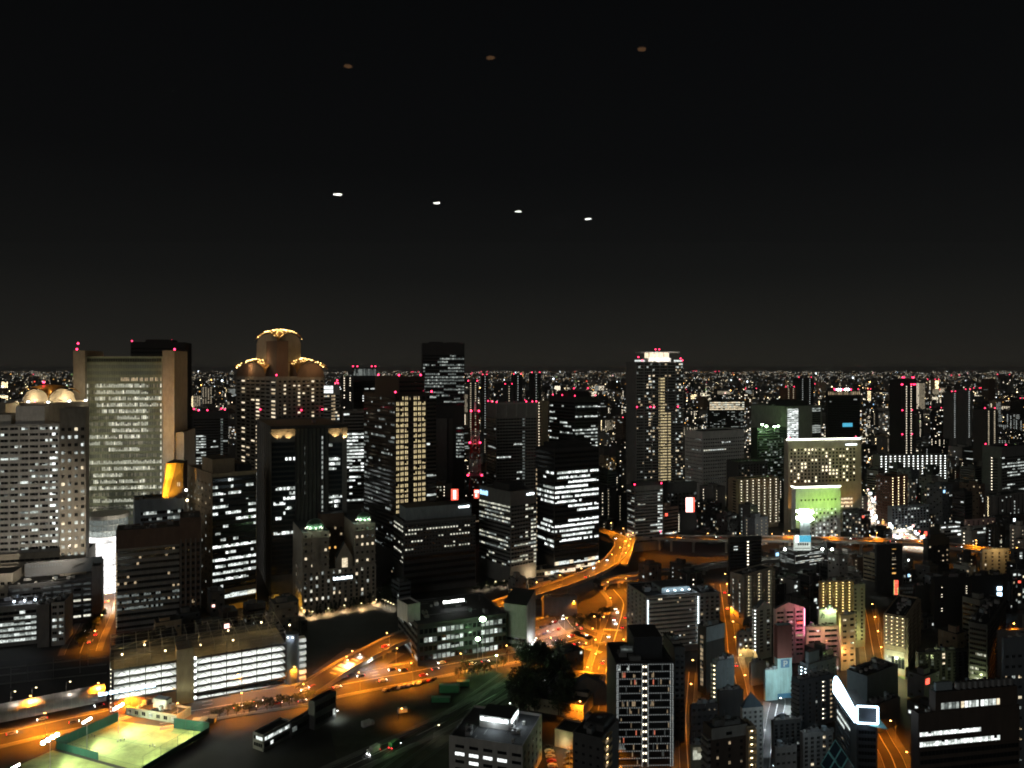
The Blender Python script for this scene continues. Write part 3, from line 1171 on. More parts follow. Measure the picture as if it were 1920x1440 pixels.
for t in range(9):
    f = t / 8
    prof.append(((303 + 9 * f - CX) / FPX * dd, (316 + 15 * f - CX) / FPX * dd - (1 - f) * 1.0, zb + f * ((EYE - (868 - HY) / FPX * dd) - zb)))
for a, c in zip(prof, prof[1:]):
    nseg = 6
    for k in range(nseg):
        f0, f1 = k / nseg, (k + 1) / nseg
        bow = lambda f: -3.0 * math.sin(math.pi * f)
        m.face([(a[0] + (a[1] - a[0]) * f0, dd + bow(f0), a[2]), (a[0] + (a[1] - a[0]) * f1, dd + bow(f1), a[2]), (c[0] + (c[1] - c[0]) * f1, dd + bow(f1), c[2]), (c[0] + (c[1] - c[0]) * f0, dd + bow(f0), c[2])], 'yellowtile')
m.build('curved_face', sh)
m = MB()
xr, xl = (341 - CX) / FPX * dd, (316 - CX) / FPX * dd
zt = EYE - (868 - HY) / FPX * dd
m.face([(prof[0][1], dd + .02, zb), (xr, dd + 2, zb), (xr, dd + 2, zt - .5), (prof[-1][1], dd + .02, zt)], 'darkbrown')
m.face([(prof[-1][0], dd + .05, zt), (prof[-1][1], dd + .05, zt), (xr, dd + 2, zt - .5), (xr, dd + 10, zt + 1), (prof[-1][0] + 1, dd + 10, zt + 1.5)], 'roofdark')
m.face([(xr, dd + 2, zb), (xr, dd + 10, zb), (xr, dd + 10, zt + 1), (xr, dd + 2, zt - .5)], 'darkbrown')
m.face([(prof[0][0], dd + 10, zb), (prof[0][0], dd, zb), (prof[-1][0], dd, zt), (prof[-1][0] + 1, dd + 10, zt + 1.5)], 'darkbrown')
m.face([(xr, dd + 10, zb), (prof[0][0], dd + 10, zb), (prof[-1][0] + 1, dd + 10, zt + 1.5), (xr, dd + 10, zt + 1)], 'darkbrown')
m.build('shell', sh)
m = MB()
F = Face(P(331, 905)[:2], P(337, 905)[:2], 0, 10)
for a in (0, 1.3):
    m.box(P(331, 0)[0] + a, P(331, 0)[0] + a + .6, dd + 1.2, dd + 1.5, EYE - (912 - HY) / FPX * dd, EYE - (905 - HY) / FPX * dd, 'mid')
m.build('slit_window', sh)
for yy in (935, 900):
    lamp('SPOT', 'shaft_flood', ((314 - CX) / FPX * dd, dd - 14, EYE - (yy - HY) / FPX * dd), 90000, (1, .45, .03), sh, aim=((317 - CX) / FPX * dd, dd, EYE - (yy - 22 - HY) / FPX * dd), angle=62)
for x, y, c in ((349, 919, 'lamp_white'), (351, 938, 'lamp_warm')):
    r = empty('roof_floodlight', P(x, y), ('white' if y < 930 else 'orange') + ' floodlight on a mast right of the orange shaft', 'floodlight')
    m = MB()
    p = Vector(P(x, y))
    m.ball(p, .95, c, 8, 5)
    m.beam(p - Vector((0, 0, 12)), p - Vector((0, 0, .7)), .15, 'steel')
    m.build('mast', r)

# brown balcony slab
b = B('apartment_slab', 'long brown apartment slab with level balcony bands and stair fins', 203, 217, 338, 996, 506, th=66, wall='brown')
b.strip(b.R, 2, b.z1 - 12, 13, 26, hf=.46, p=.03, pal=('wmid', 'wlow'), sp=1.2, wm='conc', stick=.2, fn=lambda i, j, l, r: ('low' if i in (7, 8, 9) and r.random() < .45 else ('wmid' if r.random() < .02 else None)), mull=.12)
b.grid(b.L, 4, b.z1 - 8, 13, 1, 1.0, 1.8, p=0)
for i in range(26):
    inst('corridor_lamp', lamp_mesh('wmid', .5, 1.2), Vector(b.R.pt(.5, 6 + i * (b.z1 - 20) / 25, .95)) - Vector(b.root.location), b.R.rz, b.root)
b.done(2)
b = B('stair_block', 'brown stair tower with pale vertical fins closing the balcony slab', 338, 338, 377, 972, 520, th=66, wall='brown', dl=26)
b.grid(b.R, 2, b.z1 - 16, 13, 4, 1.6, 2.2, p=.05, pal=('wmid', 'mid'))
b.fins(b.R, 4, .6, .8, z1=b.z1 - 14, m='gray2')
b.done(1)

# tan and dark office with white strips
b = B('office_block', 'office block with tan left face and dark front striped in white light', 350, 397, 481, 888, 550, th=52, wall='tan')
b.strip(b.R, 16, b.z1 - 3, 17, 17, hf=.42, p=[.02, .35, .5, .2, .6, .5, .3, .25, .4, .5, .85, .6, .9, .8, .9, .95, .1], pal=('max', 'hi', 'hi', 'mid'), wm='char', sp=.4, stick=.6)
b.strip(b.R, 4, 13, 2, 5, hf=.7, p=.8, pal=('yhi', 'hi'), wm='char')
b.grid(b.L, 8, b.z1 - 6, 18, 7, 1.7, 1.8, p=.3, pal=('mid', 'whi', 'mid', 'low'))
b.block('penthouse', .15, .55, .1, .6, 10, 'tan')
b.block('plant_room', .1, .5, .65, .95, 5, 'char')
b.done(2)

# dark twin-pier office
b = B('portal_tower', 'dark office tower with pale outer piers and amber-lit soffit', 482, 508, 650, 800, 590, th=66, wall='grey')
w_ = b.R.w
f = lambda x: (x - 508) / 142 * w_
b.strip(b.R, 16, b.z1 - 12, 27, 12, hf=.6, p=.10, pal=('max', 'hi', 'mid'), a0=f(509), a1=f(552), wm='char', sp=.12, dark='glass_blue', rows=[[], [], [], [(.6, 1)], [], [], [], [], [], [(.1, 1)], [(.7, 1)], [(.5, 1)], [(.1, .6)], [(.5, .8)], [(.4, .6)], [(.2, .4)], [], [], [(.1, 1)], [], [], [], [], [], [], [], []])
b.strip(b.R, 16, b.z1 - 14, 27, 7, hf=.6, p=.25, pal=('max', 'hi', 'mid'), a0=f(615), a1=f(641), wm='char', sp=.12, dark='glass_blue', rows=[[(0, .3)], [], [], [(0, .9)], [(0, .9)], [(0, .6)], [], [], [], [], [], [(0, 1)], [(0, 1)], [(.4, .7)], [], [], [], [(0, .5)], [], [], [], [], [], [], [], [], []])
for k in range(9):
    a = f(553) + (f(614) - f(553)) * k / 8
    b.R.bx(b.w, a - .5, a + .5, 4, b.z1 - .3, 0, 1.6, 'char')
for k in range(24):
    z = 30 + k * 3.9
    for a in (f(569), f(603)):
        if b.rng.random() < (.85 if a > f(580) else .4):
            inst('stair_window', window_mesh(1.0, 2.4, 'mid', 'char'), Vector(b.R.pt(a, z, .2)) - Vector(b.root.location), b.R.rz, b.root)
b.R.bx(b.w, f(641), w_, 0, b.z1, 0, 1.5, 'grey')
b.R.bx(b.w, 0, f(508.6), 0, b.z1, 0, 1.5, 'grey')
b.R.bx(b.w, -.5, w_ + .5, b.z1 - 2, b.z1 + .5, 0, 4.0, 'char')
b.fins(b.L, 7, .4, .5, m='grey')
for x in (520, 540, 628, 645):
    p = b.R.pt(f(x), b.z1 - 11, 2.4)
    lamp('SPOT', 'soffit_light', p, 8000, (1, .6, .22), b.root, aim=(p[0], p[1] + 1, b.z1 + 4), angle=110)
b.done(1)
lamp('AREA', 'forecourt_light', (*G(520, 1150), 12), 16000, (1, .5, .05), size=(14, 10), aim=(*G(520, 1150), 0))
gb = B('glowing_lobby', 'amber-glowing tall lobby hall between the portal tower and the domed hotel', 505, 505, 543, 1070, 600, th=70, wall='yellowtile', dl=12, cat='lobby')
gb.strip(gb.R, 1, gb.z1 - 1, 4, 10, hf=.8, p=1, pal=('orange_glow',), wm='yellowtile')
gb.done(0)

# golden-domed hotel
dd = 720
b = B('domed_hotel', 'tall hotel tower with gold-lit scalloped domes on its shoulders', 443, 518, 607, 706, dd, th=50, wall='conc')
for F_, cols in ((b.L, 8), (b.R, 10)):
    b.strip(F_, b.z1 - 92, b.z1 - 3, 24, cols, hf=.44, p=.0, wm='conc', sp=.5, mull=2.0, dark='glass', fn=lambda i, j, l, r: (('whi' if r.random() < .8 else 'wmid') if (j % 3 == 1 and r.random() < .6) or r.random() < .03 else None))
    b.fins(F_, cols, .7, .7, z0=b.z1 - 92, z1=b.z1 - 2)
    b.strip(F_, 40, b.z1 - 94, 8, cols * 2, hf=.6, p=.8, pal=('hi', 'max', 'mid'), wm='gray2')
b.red([(.98, .02, .5), (.02, .02, .5), (.02, .5, .5), (.02, .95, .5)], r=1.0)
b.red([(.98, .02, -33), (.35, -.02, -33), (-.02, .5, -33), (-.02, .95, -33)], r=.9)
cxy = b.pt(.5, .5, 0)
m = MB()
m2 = MB()
zs = b.z1
for fa, fb, ha, hb in ((.62, .30, .37, .30), (.30, .72, .30, .29)):
    c = b.pt(fa, fb, 0)[:2]
    vaultwall(m2, c, b.uL, b.uR, b.a * ha, b.b * hb, zs - 1, zs + 2, 11, 'brown')
    crossvault(m, c, b.uL, b.uR, b.a * (ha + .05), b.b * (hb + .05), zs + 2.2, 12.5, 'gold', 22)
m2.build('dome_wall', b.root)
m.build('dome', b.root)
zu, zt = EYE - (690 - HY) / FPX * dd, EYE - (646 - HY) / FPX * dd
m = MB()
c = b.pt(.42, .42, 0)[:2]
vaultwall(m, c, b.uL, b.uR, b.a * .26, b.b * .24, zs - 1, zt + 2, 9.5, 'beige')
m.build('crown_wall', b.root)
m = MB()
crossvault(m, c, b.uL, b.uR, b.a * .29, b.b * .27, zt + 2.3, 11, 'gold', 22)
m.build('crown_roof', b.root)
m = MB()
q = Vector(b.pt(.1, .1, 0)[:2])
b2 = [tuple(Vector(b.pt(x, y, 0)[:2])) for x, y in ((.06, .06), (.06, .30), (.30, .30), (.30, .06))]
m.solid(b2, zs - 8, zt + 4, 'brown')
m.build('crown_shaft', b.root)
m = MB()
rn = random.Random(9)
for (fa, fb, ha, hb, z, h) in ((.62, .30, .40, .33, zs + 2.6, 12.5), (.30, .72, .33, .32, zs + 2.6, 12.5), (.42, .42, .28, .26, zt + 2.7, 11)):
    for _ in range(150):
        u, v = rn.uniform(-1, 1), rn.uniform(-1, 1)
        f_ = max(math.sqrt(1 - u * u), math.sqrt(1 - v * v))
        zz_ = z + h * f_ + .25 * h * (1 - u * u) * (1 - v * v)
        c = b.pt(fa + ha * u, fb + hb * v, zz_)
        m.ball(c, rn.uniform(.18, .42), 'gold_glint', 5, 3)  # glowing balls stand in for lamp glints on the gold lattice
tag(m.build('roof_glints', b.root), kind='stuff')
for fa, fb, z, pw in ((.62, -.12, zs + 9, 9000), (-.12, .74, zs + 9, 9000), (.2, .1, zt + 22, 10000), (-.15, .2, zs + 16, 7000), (.3, -.1, zs + 16, 7000), (.85, .1, zs + 18, 6000), (.2, .9, zs + 18, 6000)):
    lamp('POINT', 'dome_light', b.pt(fa, fb, z), pw * .5, (1, .60, .27), b.root, size=1)
b.red([(.42, .42, zt - b.z1 + 13)], r=.9)
b.done(0)

# domed ziggurat hotel in front
dd = 552
b = B('turret_hotel', 'beige courtyard hotel with two green-lit domed turrets', 542, 567, 705, 1072, dd, th=66, wall='beige')
b.grid(b.R, 4, b.z1 - 1, 8, 13, 1.5, 2.1, p=.2, pal=('yhi', 'whi', 'mid'))
b.grid(b.L, 4, b.z1 - 1, 8, 6, 1.3, 2.0, p=.2, pal=('mid', 'yhi'), limit=48)
W_ = b.R.w
for fb0, fb1, yt in ((.0, .36, 1000), (.70, 1.0, 992)):
    zt = EYE - (yt - HY) / FPX * dd
    m = MB()
    m.solid(b.poly(.02, .9, fb0 + .005, fb1 - .005), b.z1 - .9, zt, 'beige', top='roofdark')
    m.build('wing', b.root)
    F = Face(b.pt(.02, fb0 + .005, 0)[:2], b.pt(.02, fb1 - .005, 0)[:2], b.z1, zt)
    for k in range(5):
        mb = MB()
        z = b.z1 + (zt - b.z1) * (k + .5) / 5.2
        F.bx(mb, -.3, F.w + .3, z - .9, z - .3, 0, 1.5, 'beige')
        mb.build('cornice', b.root)
        for j in range(4):
            st = b.rng.choice(('glass', 'glass', 'glass', 'whi'))
            inst('window', window_mesh(1.5, 1.8, st, 'beige'), Vector(F.pt((j + .5) * F.w / 4, z - .2, 0)) - Vector(b.root.location), F.rz, b.root)
    c = b.pt(.10, (fb0 + fb1) / 2 + .01, 0)
    rad = F.w * .34
    m = MB()
    m.solid([(c[0] + rad * math.cos(2 * math.pi * i / 20), c[1] + rad * math.sin(2 * math.pi * i / 20)) for i in range(20)], b.z1, zt + 2.5, 'beige')
    m.build('turret', b.root)
    m = MB()
    m.ball((c[0], c[1], zt + 2.4), rad * 1.04, 'copper', 20, 12, .95)
    m.beam((c[0], c[1], zt + 2.4 + rad * .95), (c[0], c[1], zt + 5 + rad), .15, 'steel')
    m.build('dome', b.root)
    for an in (-.75, -.25, .25, .75):
        an = -math.pi / 2 + an * 1.3
        p = (c[0] + (rad + .9) * math.cos(an), c[1] + (rad + .9) * math.sin(an), zt + 2.6)
        mb = MB()
        mb.box(p[0] - .3, p[0] + .3, p[1] - .3, p[1] + .3, p[2] - .5, p[2] + .1, 'lamp_dot')
        mb.build('dome_floodlight', b.root)
        lamp('POINT', 'dome_light', (p[0], p[1] - .3, p[2] + .6), 900, (.75, 1, .72), b.root, size=.3)
m = MB()
m.solid(b.poly(.55, .95, .36, .70), b.z1 - .9, EYE - (985 - HY) / FPX * dd, 'brown', top='roofdark')
m.build('rear_wing', b.root)
F = Face(b.pt(.55, .36, 0)[:2], b.pt(.55, .70, 0)[:2], b.z1, 0)
for i in range(4):
    for j in range(4):
        inst('window', window_mesh(1.3, 1.7, b.rng.choice(('glass', 'amber', 'glass', 'wmid')), 'brown'), Vector(F.pt((j + .5) * F.w / 4, b.z1 + 6 + i * 5, 0)) - Vector(b.root.location), F.rz, b.root)
m = MB()
g0, g1 = b.pt(.03, .46, 0), b.pt(.03, .68, 0)
gm = Vector(((g0[0] + g1[0]) / 2, (g0[1] + g1[1]) / 2))
Fg = Face(g0[:2], g1[:2], b.z1 - 1, b.z1 + 12)
m.face([Fg.pt(0, b.z1 - 1, 1), Fg.pt(Fg.w, b.z1 - 1, 1), Fg.pt(Fg.w, b.z1 + 7, 1), Fg.pt(Fg.w / 2, b.z1 + 18, 1), Fg.pt(0, b.z1 + 7, 1)], 'beige')
m.face([Fg.pt(0, b.z1 - 1, -6), Fg.pt(0, b.z1 - 1, 1), Fg.pt(0, b.z1 + 7, 1), Fg.pt(0, b.z1 + 7, -6)], 'beige')
m.face([Fg.pt(0, b.z1 + 7, -6), Fg.pt(0, b.z1 + 7, 1), Fg.pt(Fg.w / 2, b.z1 + 18, 1), Fg.pt(Fg.w / 2, b.z1 + 18, -6)], 'roofdark')
m.face([Fg.pt(Fg.w, b.z1 - 1, 1), Fg.pt(Fg.w, b.z1 - 1, -6), Fg.pt(Fg.w, b.z1 + 7, -6), Fg.pt(Fg.w, b.z1 + 7, 1)], 'beige')
m.face([Fg.pt(Fg.w, b.z1 + 7, 1), Fg.pt(Fg.w, b.z1 + 7, -6), Fg.pt(Fg.w / 2, b.z1 + 18, -6), Fg.pt(Fg.w / 2, b.z1 + 18, 1)], 'roofdark')
m.build('gable', b.root)
m = MB()
Fg.bx(m, Fg.w * .34, Fg.w * .66, b.z1 - .5, b.z1 + 6.5, 1, 1.35, 'whi')
for k in range(1, 4):
    Fg.bx(m, Fg.w * (.34 + .08 * k) - .1, Fg.w * (.34 + .08 * k) + .1, b.z1 - .5, b.z1 + 6.5, 1.35, 1.5, 'brown')
m.build('gable_window', b.root)
b.R.bx(b.w, W_ * .40, W_ * .68, b.z1 - 10, b.z1 - 5, .0, .3, 'slate')
m = MB()
for a0, a1, q0, q1 in letter_blocks(12, random.Random(3), .14):
    b.R.bx(m, W_ * (.41 + .26 * a0), W_ * (.41 + .26 * a1), b.z1 - 8.8 + 2.6 * q0, b.z1 - 8.8 + 2.6 * q1, .31, .5, 'sign_white')
m.build('sign_lettering', b.root)
b.done(0)
for x, y in ((560, 1151), (580, 1158), (610, 1152), (640, 1146), (672, 1142), (700, 1135)):
    street_lamp(*G(x, y), 'warm lamp at the foot of the turreted hotel', 'lamps at the turreted hotel', h=4, mat='lamp_warm', power=2600, col=(1, .66, .32))

# dark tower with the golden window panel
dd = 650
b = B('panel_tower', 'dark brown tower with a tall panel of golden windows', 682, 741, 818, 738, dd, th=58, wall='darkbrown')
zy = lambda y: EYE - (y - HY) / FPX * dd
F = b.R
f = lambda x: (x - 741) / 77 * F.w
b.fins(F, 1, .5, f(742.5), a0=0, a1=f(742.5) + .1)
for y0, y1, n in ((742, 905, 16), (907, 965, 6)):
    b.strip(F, zy(y1), zy(y0), n, 14, hf=.62, a0=f(741), a1=f(798), wm='darkbrown', sp=.3, mull=.5, p=1, pal=('gold_win',), fn=lambda i, j, l, r, y0=y0: ('glass' if r.random() < .85 else 'wlow') if j in (6, 7) else ('glass' if (y0 < 800 and i == 0 and (j < 3 or j > 10)) else None))
    for k in range(8):
        F.bx(b.w, f(741) + (f(798) - f(741)) * k / 7 - .65, f(741) + (f(798) - f(741)) * k / 7 + .65, zy(y1), zy(y0), .06, .5, 'darkbrown')
b.strip(F, 30, zy(742), 36, 3, hf=.5, a0=f(799.5), a1=F.w - .2, wm='darkbrown', sp=.2, p=.12, pal=('mid', 'hi'))
b.strip(b.L, 20, b.z1 - 3, 36, 24, hf=.5, p=.16, pal=('low', 'mid', 'low', 'dim'), wm='darkbrown', sp=.25, mull=.6, stick=.6)
b.red([(.02, .02, .4), (.02, .9, .4)], r=1.0)
b.done(0)
q = B('rooftop_block', 'dark set-back upper block on the golden-window tower with three red lamps', 703, 748, 796, 706, dd + 12, th=58, wall='darkbrown', z0=b.z1 - 2, cat='roof block')
q.strip(q.R, q.z0 + 2, q.z1 - 3, 3, 10, hf=.4, p=0, wm='darkbrown')
q.red([(.9, .05, .4), (.02, .02, .4), (.05, .9, .4)], r=1.0)
q.done(1)

# tall dark tower on the horizon
dd = 980
b = B('skyline_tower', 'tallest dark office tower with dim lit floors beside the golden-window tower', 792, 792, 871, 643, dd, th=82, wall='char', dl=45)
zy = lambda y: EYE - (y - HY) / FPX * dd
b.strip(b.R, zy(762), zy(664), 17, 20, hf=.5, p=[.05, .5, .1, .5, .3, .8, .7, .8, .75, .8, .7, .7, .5, .3, .1, .75, .7], pal=('low', 'mid', 'low', 'low'), wm='char', sp=.3, mull=.5, stick=.7, fn=lambda i, j, l, r: 'mid' if i in (1, 2, 3) and j in (9, 10) else None)
b.strip(b.R, zy(860), zy(800), 10, 5, hf=.5, p=.75, pal=('mid', 'low'), a0=b.R.w * .8, wm='char')
b.strip(b.R, zy(900), zy(764), 22, 4, hf=.5, p=.08, pal=('mid', 'hi'), a0=.5, a1=b.R.w * .2, wm='char')
b.R.bx(b.w, b.R.w * .28, b.R.w * .58, 0, zy(785), 0, 3, 'grey')
b.R.bx(b.w, b.R.w * .62, b.R.w * .72, 0, zy(785), 0, 2, 'darkgrey')
b.block('plant_room', .2, .7, .15, .5, 2.5, 'char')
b.block('plant_room', .2, .7, .55, .9, 1.8, 'char')
b.done(0)

# masonry office with parapet box
dd = 596
b = B('lowrise_office', 'dark mid-rise office with warm-white window rows and a pale roof box', 738, 756, 892, 977, dd, th=66, wall='darkgrey')
b.strip(b.R, 30, b.z1 - 3, 8, 24, hf=.42, p=[.02, .45, .35, .35, .05, .1, .4, .02], pal=('yhi', 'yhi', 'ymid'), wm='darkgrey', sp=.5, mull=1.2, stick=.55)
b.strip(b.R, 4, 30, 5, 20, hf=.5, p=.05, pal=('low',), wm='char', sp=.3)
b.strip(b.L, 20, b.z1 - 3, 10, 6, hf=.42, p=.3, pal=('yhi', 'ymid'), wm='darkgrey', mull=1.0)
b.R.bx(b.w, -.2, b.R.w, b.z1 - 2.4, b.z1 - 1.6, 0, .9, 'grey')
q = MB()
q.solid(b.poly(.18, .85, .06, .97), b.z1 - .9, b.z1 + 9, 'bluegrey', top='roofdark')
q.build('roof_box', b.root)
F = Face(b.pt(.18, .06, 0)[:2], b.pt(.18, .97, 0)[:2], 0, 0)
m = MB()
for a0, a1, q0, q1 in letter_blocks(8, random.Random(5)):
    F.bx(m, F.w * (.80 + .17 * a0), F.w * (.80 + .17 * a1), b.z1 + 5.6 + 2.2 * q0, b.z1 + 5.6 + 2.2 * q1, .0, .25, 'sign_white')
m.build('sign_lettering', b.root)
b.done(0)

# slab between portal tower and golden-window tower
b = B('strip_office', 'narrow office glowing in bright white floors between two dark towers', 643, 643, 683, 770, 760, th=74, wall='grey', dl=30)
b.strip(b.R, 40, b.z1 - 2, 28, 7, hf=.5, p=[.02, .02, .02, .02, .02, .02, .8, .8, .5, .9, .9, .9, .9, .9, .8, .2, .9, .7, .1, .8, .4, .1, .2, .2, .2, .3, .2, .2], pal=('hi', 'max', 'mid'), wm='grey', stick=.7)
b.done(1)

# curved glass office with blue sign
dd = 622
b = B('sign_office', 'grey office with yellowish window rows, blue sign on its upper left corner', 898, 957, 1006, 922, dd, th=52, wall='grey')
b.strip(b.L, 14, b.z1 - 11, 16, 16, hf=.46, p=[.4, .6, .5, .4, .6, .3, .4, .3, .5, .5, .4, .5, .4, .3, .3, .2], pal=('ymid', 'yhi', 'mid', 'low'), wm='grey', sp=.3, mull=.3, stick=.75)
b.strip(b.R, 14, b.z1 - 11, 16, 9, hf=.46, p=.18, pal=('ymid', 'mid'), wm='grey', sp=.3, mull=.6, fn=lambda i, j, l, r: ('yhi' if j in (5, 7, 8) and r.random() < .5 else None))
for F, f0, f1, z0, h, mt, n in ((b.L, .04, .30, b.z1 - 7.5, 4.6, 'sign_blue', 7), (b.R, .62, .92, b.z1 - 4.8, 2.2, 'sign_white', 6)):
    m = MB()
    for a0, a1, q0, q1 in letter_blocks(n, random.Random(n)):
        F.bx(m, F.w * (f0 + (f1 - f0) * a0), F.w * (f0 + (f1 - f0) * a1), z0 + h * q0, z0 + h * q1, .0, .3, mt)
    m.build('sign_lettering', b.root)
b.block('plant_room', .2, .7, .2, .8, 5, 'char')
b.done(3)

# black office with blazing bands
dd = 652
b = B('banded_office', 'black glass office tower with blazing white floor bands', 1004, 1039, 1123, 842, dd, th=60, wall='char')
P_ = [[], [], [], [], [(.05, 1)], [(.05, .8)], [(.28, 1)], [(0, .75)], [(0, 1)], [(0, 1)], [(0, .6)], [(.28, 1)], [(.5, 1)], [], [(.3, 1)], [(0, 1)], [(0, .9)], [(.15, .85)], [(.1, 1)], [], [], []]
b.strip(b.R, 14, b.z1 - 2, 22, 20, hf=.46, rows=P_, pal=('max', 'max', 'hi'), wm='black', sp=.3, mull=.3)
b.strip(b.L, 14, b.z1 - 2, 22, 14, hf=.5, rows=[[], [], [], [], [(.6, 1)], [(.4, .6)], [], [(.4, 1)], [(.05, 1)], [(.05, 1)], [(.3, 1)], [], [], [], [(.4, .9)], [(.3, 1)], [(0, 1)], [], [(.05, 1)], [(.5, 1)], [], []], pal=('hi', 'max', 'mid'), wm='black', sp=.3, mull=.3, fn=lambda i, j, l, r: 'wmid' if j == 0 and i > 3 else None)
b.strip(b.R, 2, 12, 2, 12, hf=.6, p=.9, pal=('whi', 'hi'), wm='black')
b.block('plant_room', .1, .8, .1, .85, 5, 'black')
b.done(2)
pv = B('lit_pavilion', 'low pavilion with warm glowing shopfront under the black banded office', 988, 1004, 1080, 1070, 640, th=62, wall='beige', cat='pavilion')
pv.strip(pv.R, 1, pv.z1 - 1, 1, 14, hf=.6, p=.9, pal=('whi', 'hi'), wm='beige')
pv.done(1)
lamp('POINT', 'pavilion_light', (*G(1000, 1092), 6), 6000, (1, .72, .4), size=.5)

# ------------------------------------------------------------------ landmark towers, right half
dd = 830
b = B('frame_office', 'grey office tower with an open roof frame and one dim window column', 912, 930, 1006, 756, dd, th=70, wall='conc')
b.strip(b.R, 30, b.z1 - 16, 27, 14, hf=.45, p=.025, pal=('hi', 'mid'), wm='conc', sp=.45, mull=.5, fn=lambda i, j, l, r: ('low' if j == 9 and r.random() < .9 else None))
b.strip(b.L, 30, b.z1 - 16, 27, 6, hf=.45, p=.08, pal=('mid', 'low'), wm='grey', sp=.4)
for k in range(5):
    a = b.R.w * k / 4
    b.R.bx(b.w, max(0, a - .6), min(b.R.w, a + .6), b.z1 - 15, b.z1 - 1, 0, .8, 'pale')
b.R.bx(b.w, 0, b.R.w, b.z1 - 1.2, b.z1 + .4, 0, .9, 'pale')
b.red([(.9, .02, .5), (.5, .02, .5), (.02, .02, .5), (.02, .75, .5), (.02, .9, .5), (.02, 1, .5)], r=.9)
b.done(2)

dd = 1050
b = B('slim_slab', 'slim beige slab with one bright column of stair lights', 1004, 1018, 1028, 752, dd, th=55, wall='tan')
b.balc(b.L, 20, b.z1 - 2, 28, 1, 'lamp_dot', lampw=1.1, lamph=.7)
b.done(0)
b = B('dark_office', 'dark glass office with red lamps behind the black banded tower', 1030, 1078, 1121, 744, 930, th=58, wall='char')
b.strip(b.L, 30, b.z1 - 6, 26, 14, hf=.45, p=.18, pal=('mid', 'hi', 'low'), wm='char', sp=.3, stick=.6)
b.strip(b.R, 30, b.z1 - 6, 26, 10, hf=.45, p=[0, .9, 0, .1, .85, .1, 0, .2, .3, .8, .8, .6, .8, .2, .7, .2, .1, .3, .3, .3, .2, .2, .2, .2, .2, .2], pal=('mid', 'hi', 'low'), wm='char', sp=.3)
b.block('plant_room', .15, .8, .1, .8, 7, 'black')
b.red([(.9, .05, .5), (.5, .02, .5), (.02, .02, .5), (.05, .95, .5), (.3, .3, 9), (.2, .8, 9)], r=.9)
b.done(2)

# tall apartment tower with lit hat
dd = 1000
b = B('apartment_tower', 'tall apartment tower with a glowing white hat and golden central strip', 1192, 1192, 1281, 678, dd, th=78, wall='conc', dl=36)
zy = lambda y: EYE - (y - HY) / FPX * dd
ft = lambda x: (x - 1192) / 89
def unit(i, j, l, r):
    f = (j + .5) / 23
    y = 680 + i * 224 / 41
    if ft(1234) < f < ft(1247) and y > 706:
        return 'gold_win'
    if ft(1247) <= f < ft(1258) and y > 772:
        return 'gold_win'
    if ft(1212) < f < ft(1226) and r.random() < .3:
        return r.choice(('wmid', 'mid', 'whi', 'hi'))
    if ft(1264) < f and r.random() < .3:
        return r.choice(('wmid', 'mid', 'whi', 'hi'))
    return r.choice(('mid', 'wmid')) if r.random() < .05 else None
b.strip(b.R, zy(904), zy(680), 41, 23, hf=.5, p=0, wm='conc', sp=.9, mull=.3, fn=unit)
b.fins(b.R, 6, 1.0, 1.0)
m = MB()
m.solid(b.poly(.25, .75, .30, .80), b.z1 - .9, b.z1 + 5, 'whitepaint')
m.build('crown_base', b.root)
m = MB()
m.solid(b.poly(.28, .72, .34, .76), b.z1 + 5, b.z1 + 12, 'whi')
m.build('crown_room', b.root)
m = MB()
m.solid(b.poly(.1, .9, .18, .95), b.z1 + 12, b.z1 + 13.2, 'whitepaint')
m.build('crown_brim', b.root)
F = Face(b.pt(.28, .34, 0)[:2], b.pt(.28, .76, 0)[:2], 0, 0)
m = MB()
for k in range(5):
    a = F.w * k / 4
    F.bx(m, a - .5, a + .5, b.z1 + 5, b.z1 + 12, 0, .5, 'whitepaint')
m.build('crown_fins', b.root)
for fb in (.4, .55, .7):
    p = b.pt(.02, fb, b.z1 + 3)
    lamp('POINT', 'crown_light', p, 5000, (1, .93, .82), b.root, size=.8)
for f0, f1 in ((.02, .2), (.85, .98)):
    m = MB()
    m.solid(b.poly(.05, .2, f0, f1), b.z1, b.z1 + 2.2, 'hi')
    m.build('roof_light', b.root)
b.red([(.02, .06, 5), (.02, .14, 1), (.02, .95, 3.5), (.02, .99, 1), (.3, .48, 15.5), (.3, .56, 15.5), (-.03, .02, -60), (-.03, .3, -60), (-.03, .38, -60), (-.03, .88, -60)], r=1.1)
b.done(0)

b = B('slit_block', 'pale windowless-looking block with a few short lit slits', 1284, 1317, 1395, 809, 960, th=62, wall='white')
b.strip(b.R, 30, b.z1 - 8, 13, 18, hf=.3, p=.03, pal=('yhi', 'hi'), wm='white', sp=.2, mull=1.4, fn=lambda i, j, l, r: 'hi' if i in (1,) and 7 < j < 12 else None)
b.strip(b.L, 30, b.z1 - 8, 13, 12, hf=.28, p=[.05, .05, .05, .3, .05, .05, .5, .05, .3, .1, .1, .1, .1], pal=('low', 'mid'), wm='white', sp=.2, mull=1.2)
b.done(1)

